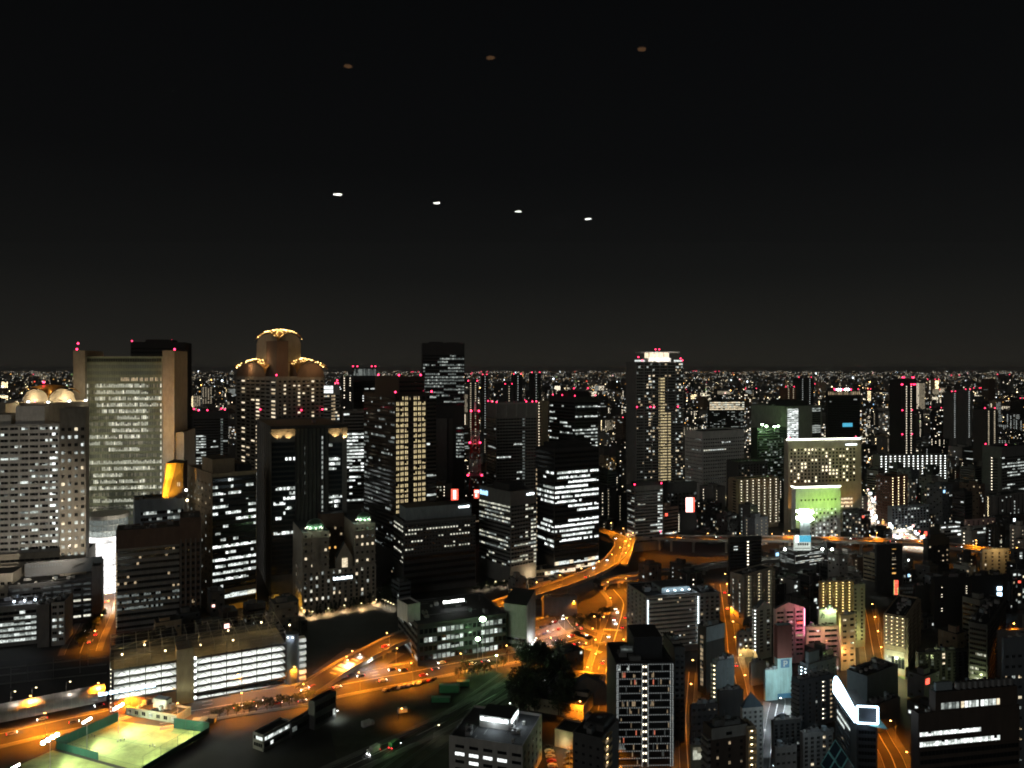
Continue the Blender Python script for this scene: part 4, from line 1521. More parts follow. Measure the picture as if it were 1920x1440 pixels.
# yellow-green hotel
dd = 815
b = B('yellow_hotel', 'yellowish hotel with a white-lit roof edge and scattered lit rooms', 1470, 1478, 1615, 824, dd, th=80, wall='beige')
zy = lambda y: EYE - (y - HY) / FPX * dd
px = lambda x: (x - 1478) / 137 * b.R.w
LIT = [(202, 735), (283, 735), (308, 735), (336, 735), (362, 735), (404, 733), (485, 735), (593, 735), (308, 762), (430, 760), (430, 785), (538, 787), (565, 787), (176, 813), (335, 815), (362, 815), (457, 812), (592, 813), (645, 813), (257, 842), (283, 842), (457, 838), (202, 866), (257, 866), (283, 866), (404, 864), (430, 864), (457, 864), (565, 866), (592, 866), (645, 866), (172, 893), (257, 893), (404, 890), (430, 890), (457, 890), (484, 890), (511, 890), (592, 893), (229, 918), (457, 917), (484, 917), (511, 917), (565, 917), (645, 917), (229, 945), (362, 945), (511, 943), (565, 943), (202, 972), (283, 972), (308, 972), (362, 972), (592, 970)]
LS_ = set()
for x, y in LIT:
    j = round((x - 175) / 26.1)
    i = round((y - 735) / 26.3)
    LS_.add((i, j))
b.grid(b.R, zy(906.5), zy(840.5), 10, 19, 1.9, 2.0, a0=px(1480.5), a1=px(1604.5), p=0, frame='beige', fn=lambda i, j, st, r: 'room_bright' if (i, j) in LS_ else 'glass')
b.R.bx(b.w, -.3, b.R.w * .48, b.z1 - 1.0, b.z1 + .5, 0, .5, 'pale')
for f0, f1 in ((-.03, .475), (.485, .985)):
    m = MB()
    b.R.bx(m, b.R.w * f0, b.R.w * f1, b.z1 - .9, b.z1 + .6, .55, 1.1, 'edge_strip')
    m.build('roof_edge_light', b.root)
m = MB()
for a0, a1, q0, q1 in letter_blocks(8, random.Random(6), .12):
    b.R.bx(m, px(1585) + (px(1607) - px(1585)) * a0, px(1585) + (px(1607) - px(1585)) * a1, zy(837) + 1.8 * q0, zy(837) + 1.8 * q1, .0, .3, 'sign_white')
m.build('sign_lettering', b.root)
b.strip(b.R, zy(956), zy(935), 3, 8, hf=.5, p=.0, a0=px(1576), a1=px(1598), wm='beige', fn=lambda i, j, l, r: 'whi' if i < 2 or r.random() < .3 else None)
b.grid(b.R, zy(1000), zy(960), 3, 6, 1.2, 1.2, a0=px(1574), a1=px(1604), p=.4, pal=('wmid', 'amber'))
b.red([(.05, .02, .8), (.1, .93, .8)], r=.9)
b.done(3)
for f_ in (.15, .4, .65, .9):
    p = b.R.pt(b.R.w * f_, b.z1 + 2, 16)
    lamp('SPOT', 'roof_wash', p, 4500, (.85, .88, .42), b.root, aim=b.R.pt(b.R.w * f_, b.z1 - 30, 0), angle=85)
for f_ in (.0, .8):
    p = b.R.pt(b.R.w * f_, 20, 14)
    lamp('SPOT', 'street_wash', p, 12000, (1, .5, .12), b.root, aim=b.R.pt(b.R.w * f_, 45, 0), angle=80)
b = B('green_annex', 'lower block washed bright green with a white roof line', 1484, 1492, 1576, 914, 775, th=80, wall='white')
zy = lambda y: EYE - (y - HY) / FPX * 775
px = lambda x: (x - 1492) / 84 * b.R.w
b.grid(b.R, zy(942), zy(935), 1, 10, 1.5, 1.8, a0=px(1499), a1=px(1570), p=0, frame='greenish')
b.grid(b.R, zy(1010), zy(953), 8, 10, 1.7, 2.0, a0=px(1499), a1=px(1570), p=.6, pal=('max', 'hi'), frame='white')
m = MB()
b.R.bx(m, -.5, b.R.w, b.z1 - .6, b.z1 + .8, .05, .7, 'edge_strip')
m.build('roof_edge_light', b.root)
m = MB()
b.L.bx(m, 0, b.L.w, b.z1 - .6, b.z1 + .8, .05, .7, 'edge_strip')
m.build('roof_edge_light', b.root)
b.done(2)
for f_, z in ((.15, b.z1 - 26), (.5, b.z1 - 20), (.85, b.z1 - 14)):
    lamp('SPOT', 'green_wash', b.R.pt(b.R.w * f_, z, 22), 21000, (.42, .80, .12), b.root, aim=b.R.pt(b.R.w * f_, z + 4, 0), angle=100)

# slim sign tower in front of the green block with the blazing star sign
dd = 690
st = empty('sign_mast', ((1510 - CX) / FPX * dd, dd, 0), 'grey sign mast carrying a blazing white crossed sign before the green block', 'sign')
zy = lambda y: EYE - (y - HY) / FPX * dd
X = lambda x: (x - CX) / FPX * dd
m = MB()
m.box(X(1505), X(1519), dd, dd + 6, 0, zy(977), 'bluegrey')
m.build('mast', st)
m = MB()
m.box(X(1502), X(1520), dd - 1, dd + 5, zy(977) + .01, zy(957), 'flood')
m.box(X(1497), X(1524), dd - 1.5, dd + 5.5, zy(962), zy(959), 'flood')
m.box(X(1497), X(1524), dd - 1.5, dd + 5.5, zy(975), zy(971), 'flood')
m.build('lit_sign', st)
lamp('POINT', 'sign_light', (X(1510), dd - 6, zy(966)), 9000, (.9, 1, .85), st, size=2)

b = B('billboard_office', 'office with white-lit floors under a blue and white billboard', 1462, 1490, 1545, 1034, 655, th=66, wall='grey')
b.strip(b.R, 6, b.z1 - 2, 9, 12, hf=.45, p=[.3, .9, .3, .1, .1, .9, .6, .2, .2], pal=('hi', 'yhi', 'mid'), wm='grey')
b.strip(b.L, 6, b.z1 - 2, 9, 8, hf=.45, p=.3, pal=('mid', 'low'), wm='grey')
b.done(2)
board('billboard', 'white billboard with a blue upper panel on the white-floored office', 1488, 1520, 1004, 1032, 648, 'sign_panel', legs=2,
      marks=[(.3, 1, .56, 1, 'sign_cyan'), (.12, .3, .56, 1, 'sign_white')] + [(.25 + .13 * k, .25 + .13 * k + .09, .34, .50, 'char') for k in range(5)] + [(.05, .95, .12, .16, 'char')])
for x in (1472, 1542, 1560):
    r = empty('roof_floodlight', ((x - CX) / FPX * 640, 640, EYE - (1030 - HY) / FPX * 640), 'white floodlight on the roof beside the blue and white billboard', 'floodlight', 'floodlights by the billboard')
    m = MB()
    m.ball(r.location, .9, 'flood', 8, 5)
    m.beam(r.location - Vector((0, 0, 14)), r.location - Vector((0, 0, .7)), .15, 'steel')
    m.build('mast', r)

b = B('gallery_apartments', 'pale apartment block with six columns of bright corridor lamps', 1367, 1383, 1459, 898, 835, th=70, wall='tan')
b.balc(b.R, 4, b.z1 - 2, 16, 7, 'lamp_dot', lampw=.9, lamph=.6, lamp_at=.6)
b.balc(b.L, 4, b.z1 - 2, 16, 1, None)
b.done(2)
b = B('dark_apartments', 'dark block peeking over the pale gallery apartments', 1384, 1384, 1440, 866, 905, th=72, wall='darkgrey', dl=24)
b.grid(b.R, 20, b.z1 - 3, 14, 10, 1.6, 1.5, p=.14, pal=('mid', 'wmid'), limit=60)
b.done(2)
b = B('drum_office', 'dark rounded office with red lamps right of the ramp', 1176, 1190, 1243, 912, 735, th=68, wall='grey')
b.strip(b.R, 8, b.z1 - 4, 17, 11, hf=.42, p=.12, pal=('mid', 'hi', 'ymid'), wm='grey', sp=.5, fn=lambda i, j, l, r: 'hi' if j in (9, 10) and r.random() < .7 else None)
b.strip(b.L, 8, b.z1 - 4, 17, 6, hf=.42, p=.25, pal=('mid', 'ymid'), wm='grey', sp=.5)
b.red([(.2, .05, .6), (.02, .95, .6), (-.03, .9, -46)], r=.9)
b.block('plant_room', .15, .85, .1, .9, 4, 'char')
b.done(1)
b = B('hoarding_block', 'black block with a glowing pink-red hoarding on its right side', 1244, 1250, 1307, 906, 800, th=74, wall='char')
b.grid(b.R, b.z1 - 30, b.z1 - 10, 5, 8, 2, 2, p=.2, pal=('low', 'mid'))
b.balc(b.R, 4, b.z1 - 33, 11, 4, 'lamp_dot', a1=b.R.w * .45, lampw=.8, lamph=.5)
b.done(2)
board('hoarding', 'glowing pink-white hoarding on the side of the black block', 1286, 1302, 933, 960, 790, 'sign_pink', marks=[(.8, 1, 0, 1, 'sign_red')])

# horizon blocks, right
b = B('crane_block', 'large grey block with green work lights and a bright latticed stair', 1408, 1475, 1541, 762, 1080, th=62, wall='conc')
b.strip(b.L, b.z1 - 78, b.z1 - 52, 8, 20, hf=.5, p=.25, pal=('low', 'mid', 'low'), wm='char', sp=.2, stick=.3)
b.strip(b.R, b.z1 - 46, b.z1 - 3, 14, 5, hf=.75, p=1, a0=b.R.w * .02, a1=b.R.w * .32, pal=('hi', 'max'), wm='grey', sp=.3)
b.strip(b.R, b.z1 - 46, b.z1 - 3, 14, 4, hf=.6, p=0, a0=b.R.w * .72, a1=b.R.w * .96, wm='grey', fn=lambda i, j, l, r: 'mid' if i < 2 or 8 <= i < 12 else None)
m = MB()
for k in range(7):
    z = b.z1 - 46 + k * 6
    m.beam(b.R.pt(b.R.w * .02, z, .6), b.R.pt(b.R.w * .32, z + 6, .6), .35, 'char', n=4)
m.build('brace', b.root)
b.block('plant_room', .1, .8, .3, .7, 8, 'char')
b.done(2)
for x, y in ((1429, 796), (1437, 799), (1452, 800), (1459, 799)):
    r = empty('work_light', ((x - CX) / FPX * 1040, 1040, EYE - (y - HY) / FPX * 1040), 'greenish-white work light on the roof of the grey block', 'work light', 'work lights on the grey block')
    m = MB()
    m.ball(r.location, 1.7, 'flood_green', 8, 5, .6)
    m.beam(r.location - Vector((0, 0, 10)), r.location - Vector((0, 0, 1)), .2, 'steel')
    m.build('mast', r)
    lamp('POINT', 'green_light', r.location + Vector((0, -2, 0)), 14000, (.45, 1, .3), size=1)
dk = B('dark_foreblock', 'dark low block with bluish lights under the green work lamps', 1408, 1420, 1476, 803, 1045, th=70, wall='char')
dk.strip(dk.R, 20, dk.z1 - 3, 20, 16, hf=.5, p=.3, pal=('low', 'dim', 'mid'), wm='char', stick=.2)
dk.done(2)
b = B('crown_tower', 'dark tower with a lit colonnade and blazing lamps on its top', 1548, 1552, 1613, 733, 1230, th=76, wall='char')
b.strip(b.R, 30, b.z1 - 10, 36, 20, hf=.5, p=.012, pal=('mid',), wm='char', sp=.4)
b.grid(b.R, b.z1 - 7, b.z1 - .5, 1, 16, 1.9, 5.2, p=1, pal=('wlow', 'wmid', 'wlow'), frame='char')
for k in range(7):
    c = b.pt(.4, .25 + .08 * k, b.z1 + 2)
    m = MB()
    m.ball(c, 1.5, 'flood' if k % 3 else 'red_lamp', 7, 5)
    m.beam((c[0], c[1], b.z1 - 1), (c[0], c[1], b.z1 + 1), .3, 'steel')
    m.build('roof_lamp', b.root)
b.red([(.1, .2, 3), (.2, .95, 2)])
m = MB()
b.R.bx(m, b.R.w * .45, b.R.w * .75, b.z1 - 58, b.z1 - 52, .3, .6, 'sign_cyan')
m.build('lit_screen', b.root)
b.done(0)
b = B('needle_tower', 'slim tall tower with twin columns of white lamps and crimson lights', 1690, 1690, 1718, 711, 1310, th=78, wall='char', dl=30)
b.balc(b.R, 20, b.z1 - 12, 30, 2, 'lamp_dot', a0=b.R.w * .18, a1=b.R.w * .8, lampw=1.2, lamph=.9)
b.red([(.02, .1, 2), (.02, .2, 2), (.02, .75, 2), (.02, .85, 2), (-.02, .0, -10), (-.02, .06, -10), (-.02, .65, -10), (-.02, .8, -10), (-.02, .9, -10), (-.02, .05, -54), (-.02, .7, -54), (-.02, .05, -95), (-.02, .7, -95)], r=1.4)
b.done(1)
b = B('gallery_slab', 'wide slab of greenish-white lit galleries below the needle tower', 1648, 1648, 1776, 854, 1120, th=84, wall='conc', dl=16)
b.balc(b.R, 4, b.z1 - 1, 12, 15, 'lamp_white', lampw=1.3, lamph=.55, door='dim', limit=100)
b.done(2)
b = B('striped_office', 'dark office crowned by three bright warm window stripes', 1327, 1330, 1396, 752, 1330, th=80, wall='char')
b.strip(b.R, b.z1 - 16, b.z1 - 1, 4, 16, hf=.55, p=[.95, .4, .95, .8], pal=('whi', 'yhi'), wm='char')
b.strip(b.R, 40, b.z1 - 18, 24, 18, hf=.4, p=.25, pal=('mid', 'low'), wm='char', mull=1, stick=.2)
b.done(2)
b = B('brown_apartments', 'brown apartments with two columns of orange gallery lamps', 1642, 1668, 1700, 893, 850, th=60, wall='brick')
b.balc(b.R, 4, b.z1 - 2, 17, 3, 'lamp_warm', lampw=.8, lamph=.5)
b.grid(b.L, 4, b.z1 - 2, 17, 6, 1.2, 1.4, p=.12, pal=('mid',), frame='pale', limit=60)
b.done(2)
b = B('grey_office', 'low grey office with a row of white windows by the glittering street', 1664, 1672, 1742, 950, 815, th=74, wall='bluegrey')
b.grid(b.R, 4, b.z1 - 2, 8, 12, 2.2, 1.8, p=.2, pal=('hi', 'mid'), limit=96)
b.done(4)
b = B('edge_hospital', 'grey block cut by the right frame edge with a column of white dots', 1842, 1878, 1990, 838, 960, th=62, wall='grey')
b.strip(b.R, 20, b.z1 - 12, 12, 24, hf=.4, p=[.1, .1, .6, .6, .5, .6, .4, .5, .3, .3, .2, .2], pal=('mid', 'hi'), wm='grey', mull=.7, stick=.4)
b.balc(b.L, 20, b.z1 - 14, 12, 1, 'lamp_dot', lampw=1.1, lamph=.8)
b.red([(.9, .02, 1), (.1, .1, 1), (.05, .3, -6)], r=1)
b.done(3)
b = B('lantern_hall', 'long low roof glowing white beyond the viaduct', 1764, 1770, 1880, 992, 790, th=72, wall='pale', cat='hall')
b.strip(b.R, 2, b.z1 - 1, 2, 18, hf=.5, p=.5, pal=('max', 'hi', 'mid'), wm='pale')
b.done(2)
b = B('white_shed', 'bright white roof-lit shed among the dark blocks beyond the viaduct', 1762, 1764, 1800, 985, 830, th=76, wall='white', cat='shed')
b.strip(b.R, b.z1 - 9, b.z1 - 1, 1, 8, hf=.8, p=1, pal=('max',), wm='white')
b.done(1)
b = B('pink_house', 'pinkish house with one window row right of the white-lit hall', 1808, 1812, 1866, 975, 820, th=74, wall='pink')
b.grid(b.R, 4, b.z1 - 1, 5, 6, 1.8, 1.2, p=.15, pal=('wmid',))
b.done(1)
b = B('mid_office', 'dark office with staggered white window dots under the edge block', 1760, 1764, 1800, 905, 900, th=74, wall='darkgrey')
b.balc(b.R, 4, b.z1 - 2, 15, 2, 'lamp_dot', lampw=.9, lamph=.6, a0=b.R.w * .2, a1=b.R.w * .6)
b.done(1)
b = B('right_block', 'brown-grey block with one warm stair column beside the edge block', 1838, 1868, 1935, 930, 880, th=60, wall='gray2')
b.grid(b.R, 4, b.z1 - 2, 14, 9, 2.0, 1.6, p=.15, pal=('mid', 'hi'), limit=80)
b.balc(b.L, 4, b.z1 - 2, 14, 1, 'lamp_warm')
b.done(2)

# horizon blocks, left and centre
b = B('red_lamp_office', 'dark office crowned with red lamps and a warm roof glow', 350, 362, 428, 772, 900, th=70, wall='darkgrey')
b.strip(b.R, 40, b.z1 - 8, 24, 14, hf=.45, p=.06, pal=('mid', 'hi'), wm='darkgrey', fn=lambda i, j, l, r: r.choice(('mid', 'hi')) if 1 <= j <= 4 and 5 < i < 20 and r.random() < .75 else ('low' if j == 11 else None))
b.red([(.2, .02, 2), (.1, .15, .6), (.1, .8, 2), (.1, .9, 1), (-.03, .5, -62), (.1, .4, .5)], r=1.1)
b.done(2)
b = B('white_crown_tower', 'far dark tower with a white-lit fence on top and four red lamps', 659, 661, 706, 690, 1350, th=80, wall='char')
b.strip(b.R, b.z1 - 14, b.z1 - 1, 1, 26, hf=.9, p=1, pal=('low', 'mid'), wm='char', mull=.9)
b.strip(b.R, 30, b.z1 - 22, 30, 12, hf=.5, p=.1, pal=('mid', 'hi'), wm='char', fn=lambda i, j, l, r: 'max' if 6 <= i <= 8 and 4 < j < 10 else None)
b.red([(.1, .02, 2), (.1, .2, 2), (.1, .8, 2), (.1, .95, 2)], r=1.4)
b.done(0)
b = B('grey_tower', 'plain dark tower tucked left of the white-crowned one', 640, 640, 662, 706, 1300, th=80, wall='darkgrey', dl=30)
b.balc(b.R, 20, b.z1 - 2, 34, 2, 'lamp_dot', lampw=1.4, lamph=1, p=.5)
b.done(1)
b = B('rounded_apartments', 'apartment tower with curved lit balconies and a white-blazing top', 605, 605, 637, 722, 1000, th=76, wall='pale', dl=24)
b.strip(b.R, 30, b.z1 - 12, 26, 8, hf=.5, p=.18, pal=('mid', 'whi', 'hi'), wm='pale', sp=1.2, fn=lambda i, j, l, r: 'wmid' if j in (4, 5) else None)
b.strip(b.R, b.z1 - 11, b.z1 - .5, 2, 6, hf=.8, p=1, pal=('max',), a0=.3, a1=b.R.w * .6, wm='white')
b.red([(.1, .75, 1.5), (.1, .9, 1.5), (.05, .85, 5)], r=1.2)
b.done(1)
b = B('twin_strip_tower', 'distant slim tower with two warm vertical light strips', 877, 878, 896, 716, 1500, th=76, wall='darkgrey')
b.balc(b.R, 20, b.z1 - 2, 30, 2, 'whi', lampw=1.8, lamph=1.2)
b.red([(.1, .0, 1), (.1, .95, 1)], r=1.4)
b.done(1)
for (x0, x1, yt, dd, wl, lab) in ((905, 914, 704, 1700, 'char', 'very thin far tower with one pale strip right of the tall dark tower'), (963, 979, 703, 1750, 'char', 'far dark tower with one white stair strip above the open-frame office'),
                                  (997, 1014, 700, 1650, 'char', 'far black tower with two red lamps above the slim beige slab'), (947, 962, 722, 1500, 'darkgrey', 'far squat tower with warm strip near the open-frame office'),
                                  (1498, 1525, 709, 1900, 'char', 'far black tower with one bright vertical line above the latticed block'), (1474, 1492, 727, 1750, 'brick', 'far tower with orange vertical strips above the latticed block'),
                                  (1786, 1794, 736, 1600, 'grey', 'left one of two pale far towers right of the needle tower'), (1812, 1822, 732, 1600, 'grey', 'right one of two pale far towers right of the needle tower'),
                                  (1848, 1870, 768, 1250, 'darkgrey', 'far block with warm twin strips at the right edge')):
    b = B('distant_tower', lab, x0, x0, x1, yt, dd, th=78, wall=wl, dl=26, group='named far towers on the horizon')
    b.balc(b.R, 30, b.z1 - 2, 24, 1 if x1 - x0 < 18 else 2, ('whi' if wl in ('brick',) or dd < 1300 or 940 < x0 < 950 else 'hi'), lampw=1.6, lamph=1.1)
    b.red([(.1, .05, 1.5), (.1, .9, 1.5)], r=1.1)
    b.done(0)

# red and white radio mast
dd = 900
X = lambda x: (x - CX) / FPX * dd
zy = lambda y: EYE - (y - HY) / FPX * dd
mx = X(891)
rm = empty('radio_mast', (mx, dd, 0), 'red and white lattice radio mast with crimson lamps', 'radio mast')
secs = [(0, zy(890), 7.5, 6.2, 'redpaint'), (zy(890), zy(860), 6.2, 5.5, 'whitepaint'), (zy(860), zy(832), 5.5, 4.8, 'redpaint'), (zy(832), zy(806), 4.8, 4.0, 'whitepaint'), (zy(806), zy(772), 4.0, 3.0, 'redpaint'), (zy(772), zy(752), 1.0, .5, 'whitepaint')]
for z0, z1, w0, w1, mt in secs:
    m = MB()
    n = max(2, int((z1 - z0) / 6))
    for k in range(n):
        f0, f1 = k / n, (k + 1) / n
        za, zb_ = z0 + (z1 - z0) * f0, z0 + (z1 - z0) * f1
        ra, rb = w0 + (w1 - w0) * f0, w0 + (w1 - w0) * f1
        cs = lambda w, z: [(mx - w, dd - w, z), (mx + w, dd - w, z), (mx + w, dd + w, z), (mx - w, dd + w, z)]
        A, Bq = cs(ra, za), cs(rb, zb_)
        for i in range(4):
            m.beam(A[i], Bq[i], .7, mt, n=4)
            m.beam(A[i], Bq[(i + 1) % 4], .4, mt, n=4)
            m.beam(A[(i + 1) % 4], Bq[i], .4, mt, n=4)
            m.beam(A[i], A[(i + 1) % 4], .4, mt, n=4)
    m.build('mast_section', rm)
for y, w in ((831, 6), (772, 4.5), (891, 8)):
    m = MB()
    m.box(mx - w, mx + w, dd - w, dd + w, zy(y) - .4, zy(y) + .4, 'steel')
    m.build('platform', rm)
    for s in (-1, 1):
        m = MB()
        m.ball((mx + s * w, dd - w, zy(y) + 1.2), 1.1, 'red_lamp', 6, 4)
        m.build('warning_light', rm)
lamp('POINT', 'mast_glow', (mx, dd - 9, zy(831)), 500, (1, .1, .1), rm, size=1)

# low red-lit shops behind the dark office
b = B('shop_block', 'low reddish block with two glowing red posters on its top', 800, 806, 902, 940, 800, th=72, wall='maroon')
b.strip(b.R, 10, b.z1 - 8, 8, 14, hf=.5, p=.1, pal=('low', 'wlow'), wm='maroon')
b.done(2)
board('poster', 'glowing red poster with a white centre on the left of the reddish roof', 846, 859, 917, 938, 790, 'sign_red', marks=[(.3, .7, .1, .9, 'sign_pink')])
board('poster', 'square glowing red poster with pale markings below the radio mast', 889, 900, 918, 934, 790, 'sign_red', marks=[(.1, .9, .6, .9, 'sign_pink'), (.2, .5, .15, .5, 'sign_pink')])
b = B('small_annex', 'narrow annex with one column of yellow windows left of the red posters', 816, 818, 829, 905, 790, th=76, wall='tan')
b.grid(b.R, 10, b.z1 - 3, 14, 2, 1.6, 1.4, p=.5, pal=('ymid',), frame='tan')
b.done(0)

# ------------------------------------------------------------------ near blocks, lower right
# tall lattice-lit tower
dd = 338
b = B('lattice_tower', 'tall tower wrapped in a grid of tiny white lights, reddish rooms inside', 1155, 1155, 1263, 1243, dd, th=88, wall='char', dl=26)
zy = lambda y: EYE - (y - HY) / FPX * dd
W_ = b.R.w
f = lambda x: (x - 1155) / 108 * W_
def room(i, j, l, r):
    if i == 0 and j in (1, 2, 8, 9):
        return 'mid'
    if (i, j) in ((1, 5), (1, 6), (2, 14), (9, 15), (10, 5)):
        return 'redroom'
    if (i, j) in ((1, 13), (1, 14), (5, 4), (5, 5), (5, 12), (5, 13), (5, 14)):
        return 'wlow'
    if i == 11 and j < 7:
        return 'low'
    return r.choice(('dim', 'wlow')) if r.random() < .07 else None
NF = 15
z0, z1 = zy(1440) - 2, b.z1 - .6
b.strip(b.R, z0, z1, NF, 20, hf=.74, p=0, a0=.3, a1=f(1203), wm='char', sp=.5, fn=room, dark='glass', mull=.1)
b.strip(b.R, z0, z1, NF, 20, hf=.74, p=0, a0=f(1214), a1=W_ - .3, wm='char', sp=.5, fn=lambda i, j, l, r: room(i, j + 10, l, r), dark='glass', mull=.1)
fh = (z1 - z0) / NF
for i in range(NF + 1):
    m = MB()
    z = z0 + i * fh
    for k in range(24):
        a = .5 + k * (W_ - 1.3) / 23
        if f(1203) < a < f(1214):
            continue
        b.R.bx(m, a, a + .38, z - .11, z + .11, .5, .62, 'bead')
    m.build('bead_lights', b.root)
for i in range(NF):
    for a in (f(1206.2), f(1211)):
        inst('stair_lamp', lamp_mesh('lamp_dot', .5, .9), Vector(b.R.pt(a, z0 + (i + .8) * fh, .05)) - Vector(b.root.location), b.R.rz, b.root)
    for a in (.1, f(1203.5), f(1213.2), W_ - .4):
        b.R.bx(b.w, a, a + .3, z0 + i * fh, z0 + (i + 1) * fh - .01, .02, .45, 'grey')
    m = MB()
    for a in (.2, f(1158), f(1203), f(1214), W_ - .6, W_ - 1.6):
        for k in range(4):
            b.R.bx(m, a, a + .3, z0 + (i + .15 + .22 * k) * fh, z0 + (i + .27 + .22 * k) * fh, .5, .62, 'bead')
    m.build('bead_lights', b.root)
m = MB()
m.solid(b.poly(.25, .9, .36, .86), b.z1 - .9, b.z1 + 9, 'black', top='roofdark')
m.build('penthouse', b.root)
m = MB()
b.R.bx(m, f(1166), f(1190), b.z1 + 3.2, b.z1 + 6.0, -4, -3.7, 'grey_panel_glow')
for a0, a1, q0, q1 in letter_blocks(9, random.Random(2)):
    a = f(1168) + (f(1188) - f(1168)) * a0
    b.R.bx(m, a, f(1168) + (f(1188) - f(1168)) * a1, b.z1 + 4 + 1.2 * q0, b.z1 + 4 + 1.2 * q1, -3.7, -3.6, 'low')
m.build('roof_sign', b.root)
b.done(2)
q = B('dark_annex', 'dark narrow block hugging the right side of the lattice tower', 1265, 1265, 1284, 1214, 362, th=86, wall='darkgrey', dl=20)
q.grid(q.R, 4, q.z1 - 3, 14, 2, 1.2, 1.2, p=.03, pal=('mid',))
q.done(1)

# big apartment slab with lit stairs
dd = 470
b = B('gallery_block', 'long grey apartment block with pale balcony bands between two bluish lit stairs', 1175, 1212, 1309, 1118, dd, th=76, wall='gray2')
b.strip(b.R, 4, b.z1 - 1, 12, 24, hf=.46, p=.0, wm='pale', sp=1.1, mull=.35, fn=lambda i, j, l, r: ('whi' if (i, j) in ((0, 5), (0, 6)) else (r.choice(('mid', 'wmid', 'hi')) if r.random() < .05 else None)))
b.grid(b.L, 4, b.z1 - 1, 12, 5, 1.6, 1.4, p=.1, pal=('whi', 'wmid'))
for a, mat in ((.4, 'lamp_cool'), (b.R.w - .6, 'lamp_cool')):
    for i in range(26):
        z = 5 + i * (b.z1 - 6) / 26
        inst('stair_lamp', lamp_mesh('sign_white', .7, .5), Vector(b.R.pt(a, z, 1.15)) - Vector(b.root.location), b.R.rz, b.root)
b.block('roof_shed', .2, .7, .38, .92, 3.2, 'bluegrey', top='roofgrey')
for k in range(4):
    p = b.pt(.1, .45 + .14 * k, b.z1 + 1.2)
    m = MB()
    m.box(p[0] - .5, p[0] + .5, p[1] - .2, p[1] + .2, p[2], p[2] + .4, 'lamp_cool')
    m.build('roof_lamp', b.root)
    lamp('POINT', 'roof_light', (p[0], p[1] - 1, p[2] + 1), 700, (.7, .9, 1), b.root)
b.done(2)
q = B('gallery_wing', 'plain grey wing right of the bluish stairs of the long apartment block', 1311, 1311, 1350, 1112, 478, th=78, wall='gray2', dl=16)
q.grid(q.R, 4, q.z1 - 2, 12, 4, 1.7, 1.3, p=.06, pal=('whi', 'wmid'))
q.done(2)

# slim dark block by the viaduct and its neighbours
b = B('slim_block', 'slim black block with one column of white corridor lamps', 1365, 1367, 1428, 1008, 570, th=78, wall='char')
b.strip(b.R, 6, b.z1 - 3, 17, 8, hf=.4, p=0, wm='char', fn=lambda i, j, l, r: 'hi' if (j == 1 and i in (1, 2)) or (j in (5,) and r.random() < .25) else None)
b.balc(b.R, 6, b.z1 - 3, 17, 1, 'lamp_dot', a0=b.R.w * .48, a1=b.R.w * .66, lampw=1.0, lamph=.8)
b.done(1)
b = B('bare_wall_block', 'beige block with a blank side wall and warm-lit galleries', 1369, 1393, 1450, 1078, 525, th=52, wall='beige')
b.grid(b.L, 4, b.z1 - 4, 13, 2, .8, 1.2, p=.6, pal=('yhi', 'mid'), frame='beige')
b.balc(b.R, 4, b.z1 - 1.5, 13, 3, 'lamp_warm', lampw=.5, lamph=.25, door='ylow')
b.done(2)
b = B('gabled_apartments', 'pale gable-topped apartments with a white-lamped stair on the left', 1413, 1421, 1447, 1141, 462, th=64, wall='pale')
b.grid(b.R, 4, b.z1 - 1, 12, 2, 2.3, 1.3, p=.15, pal=('mid', 'hi', 'wmid'))
b.balc(b.L, 4, b.z1 - 1, 12, 1, 'lamp_white', lampw=.5, lamph=.5)
m = MB()
p0, p1, p2, p3 = [b.pt(fa, fb, b.z1) for fa, fb in ((0, 0), (0, 1), (1, 1), (1, 0))]
mid0 = b.pt(0, .5, b.z1 + 4)
mid1 = b.pt(1, .5, b.z1 + 4)
m.face([p0, p1, mid0], 'pale')
m.face([p0, mid0, mid1, p3], 'roofgrey')
m.face([mid0, p1, p2, mid1], 'roofgrey')
m.face([p2, p3, mid1], 'pale')
m.build('gable_roof', b.root)
b.done(0)
b = B('pink_apartments', 'pink-washed apartments with a magenta neon line on their right edge', 1450, 1454, 1508, 1142, 455, th=80, wall='pink')
b.grid(b.R, 4, b.z1 - 1, 10, 3, 4.2, 1.2, p=.08, pal=('mid', 'wmid'))
b.fins(b.R, 3, .6, .4, m='pink')
m = MB()
p0, p1, p2, p3 = [b.pt(fa, fb, b.z1) for fa, fb in ((0, 0), (0, 1), (1, 1), (1, 0))]
m0, m1 = b.pt(0, .45, b.z1 + 3.5), b.pt(1, .45, b.z1 + 3.5)
m.face([p0, p1, m0], 'pink')
m.face([p0, m0, m1, p3], 'roofgrey')
m.face([m0, p1, p2, m1], 'roofgrey')
m.face([p2, p3, m1], 'pink')
m.build('gable_roof', b.root)
m = MB()
b.R.bx(m, b.R.w - .5, b.R.w - .1, 16, b.z1 - .5, .6, .9, 'neon_pink')
m.build('neon_line', b.root)
m = MB()
b.R.bx(m, b.R.w - 5, b.R.w - .8, b.z1 - 9, b.z1 - 8.3, .6, .8, 'sign_red')
m.build('neon_line', b.root)
b.done(0)
for z in (20, 30, 40):
    lamp('POINT', 'pink_light', b.R.pt(b.R.w - 3, z, 5), 850, (1, .25, .42), b.root, size=.8)
b = B('pink_annex', 'low pink office with three rows of dark windows', 1508, 1512, 1573, 1176, 450, th=82, wall='pink')
b.grid(b.R, 4, b.z1 - 1, 6, 2, 7.5, 1.3, p=.0)
b.grid(b.R, 4.2, 9, 1, 5, 1.4, 1.2, p=.4, pal=('whi', 'mid'))
b.done(2)
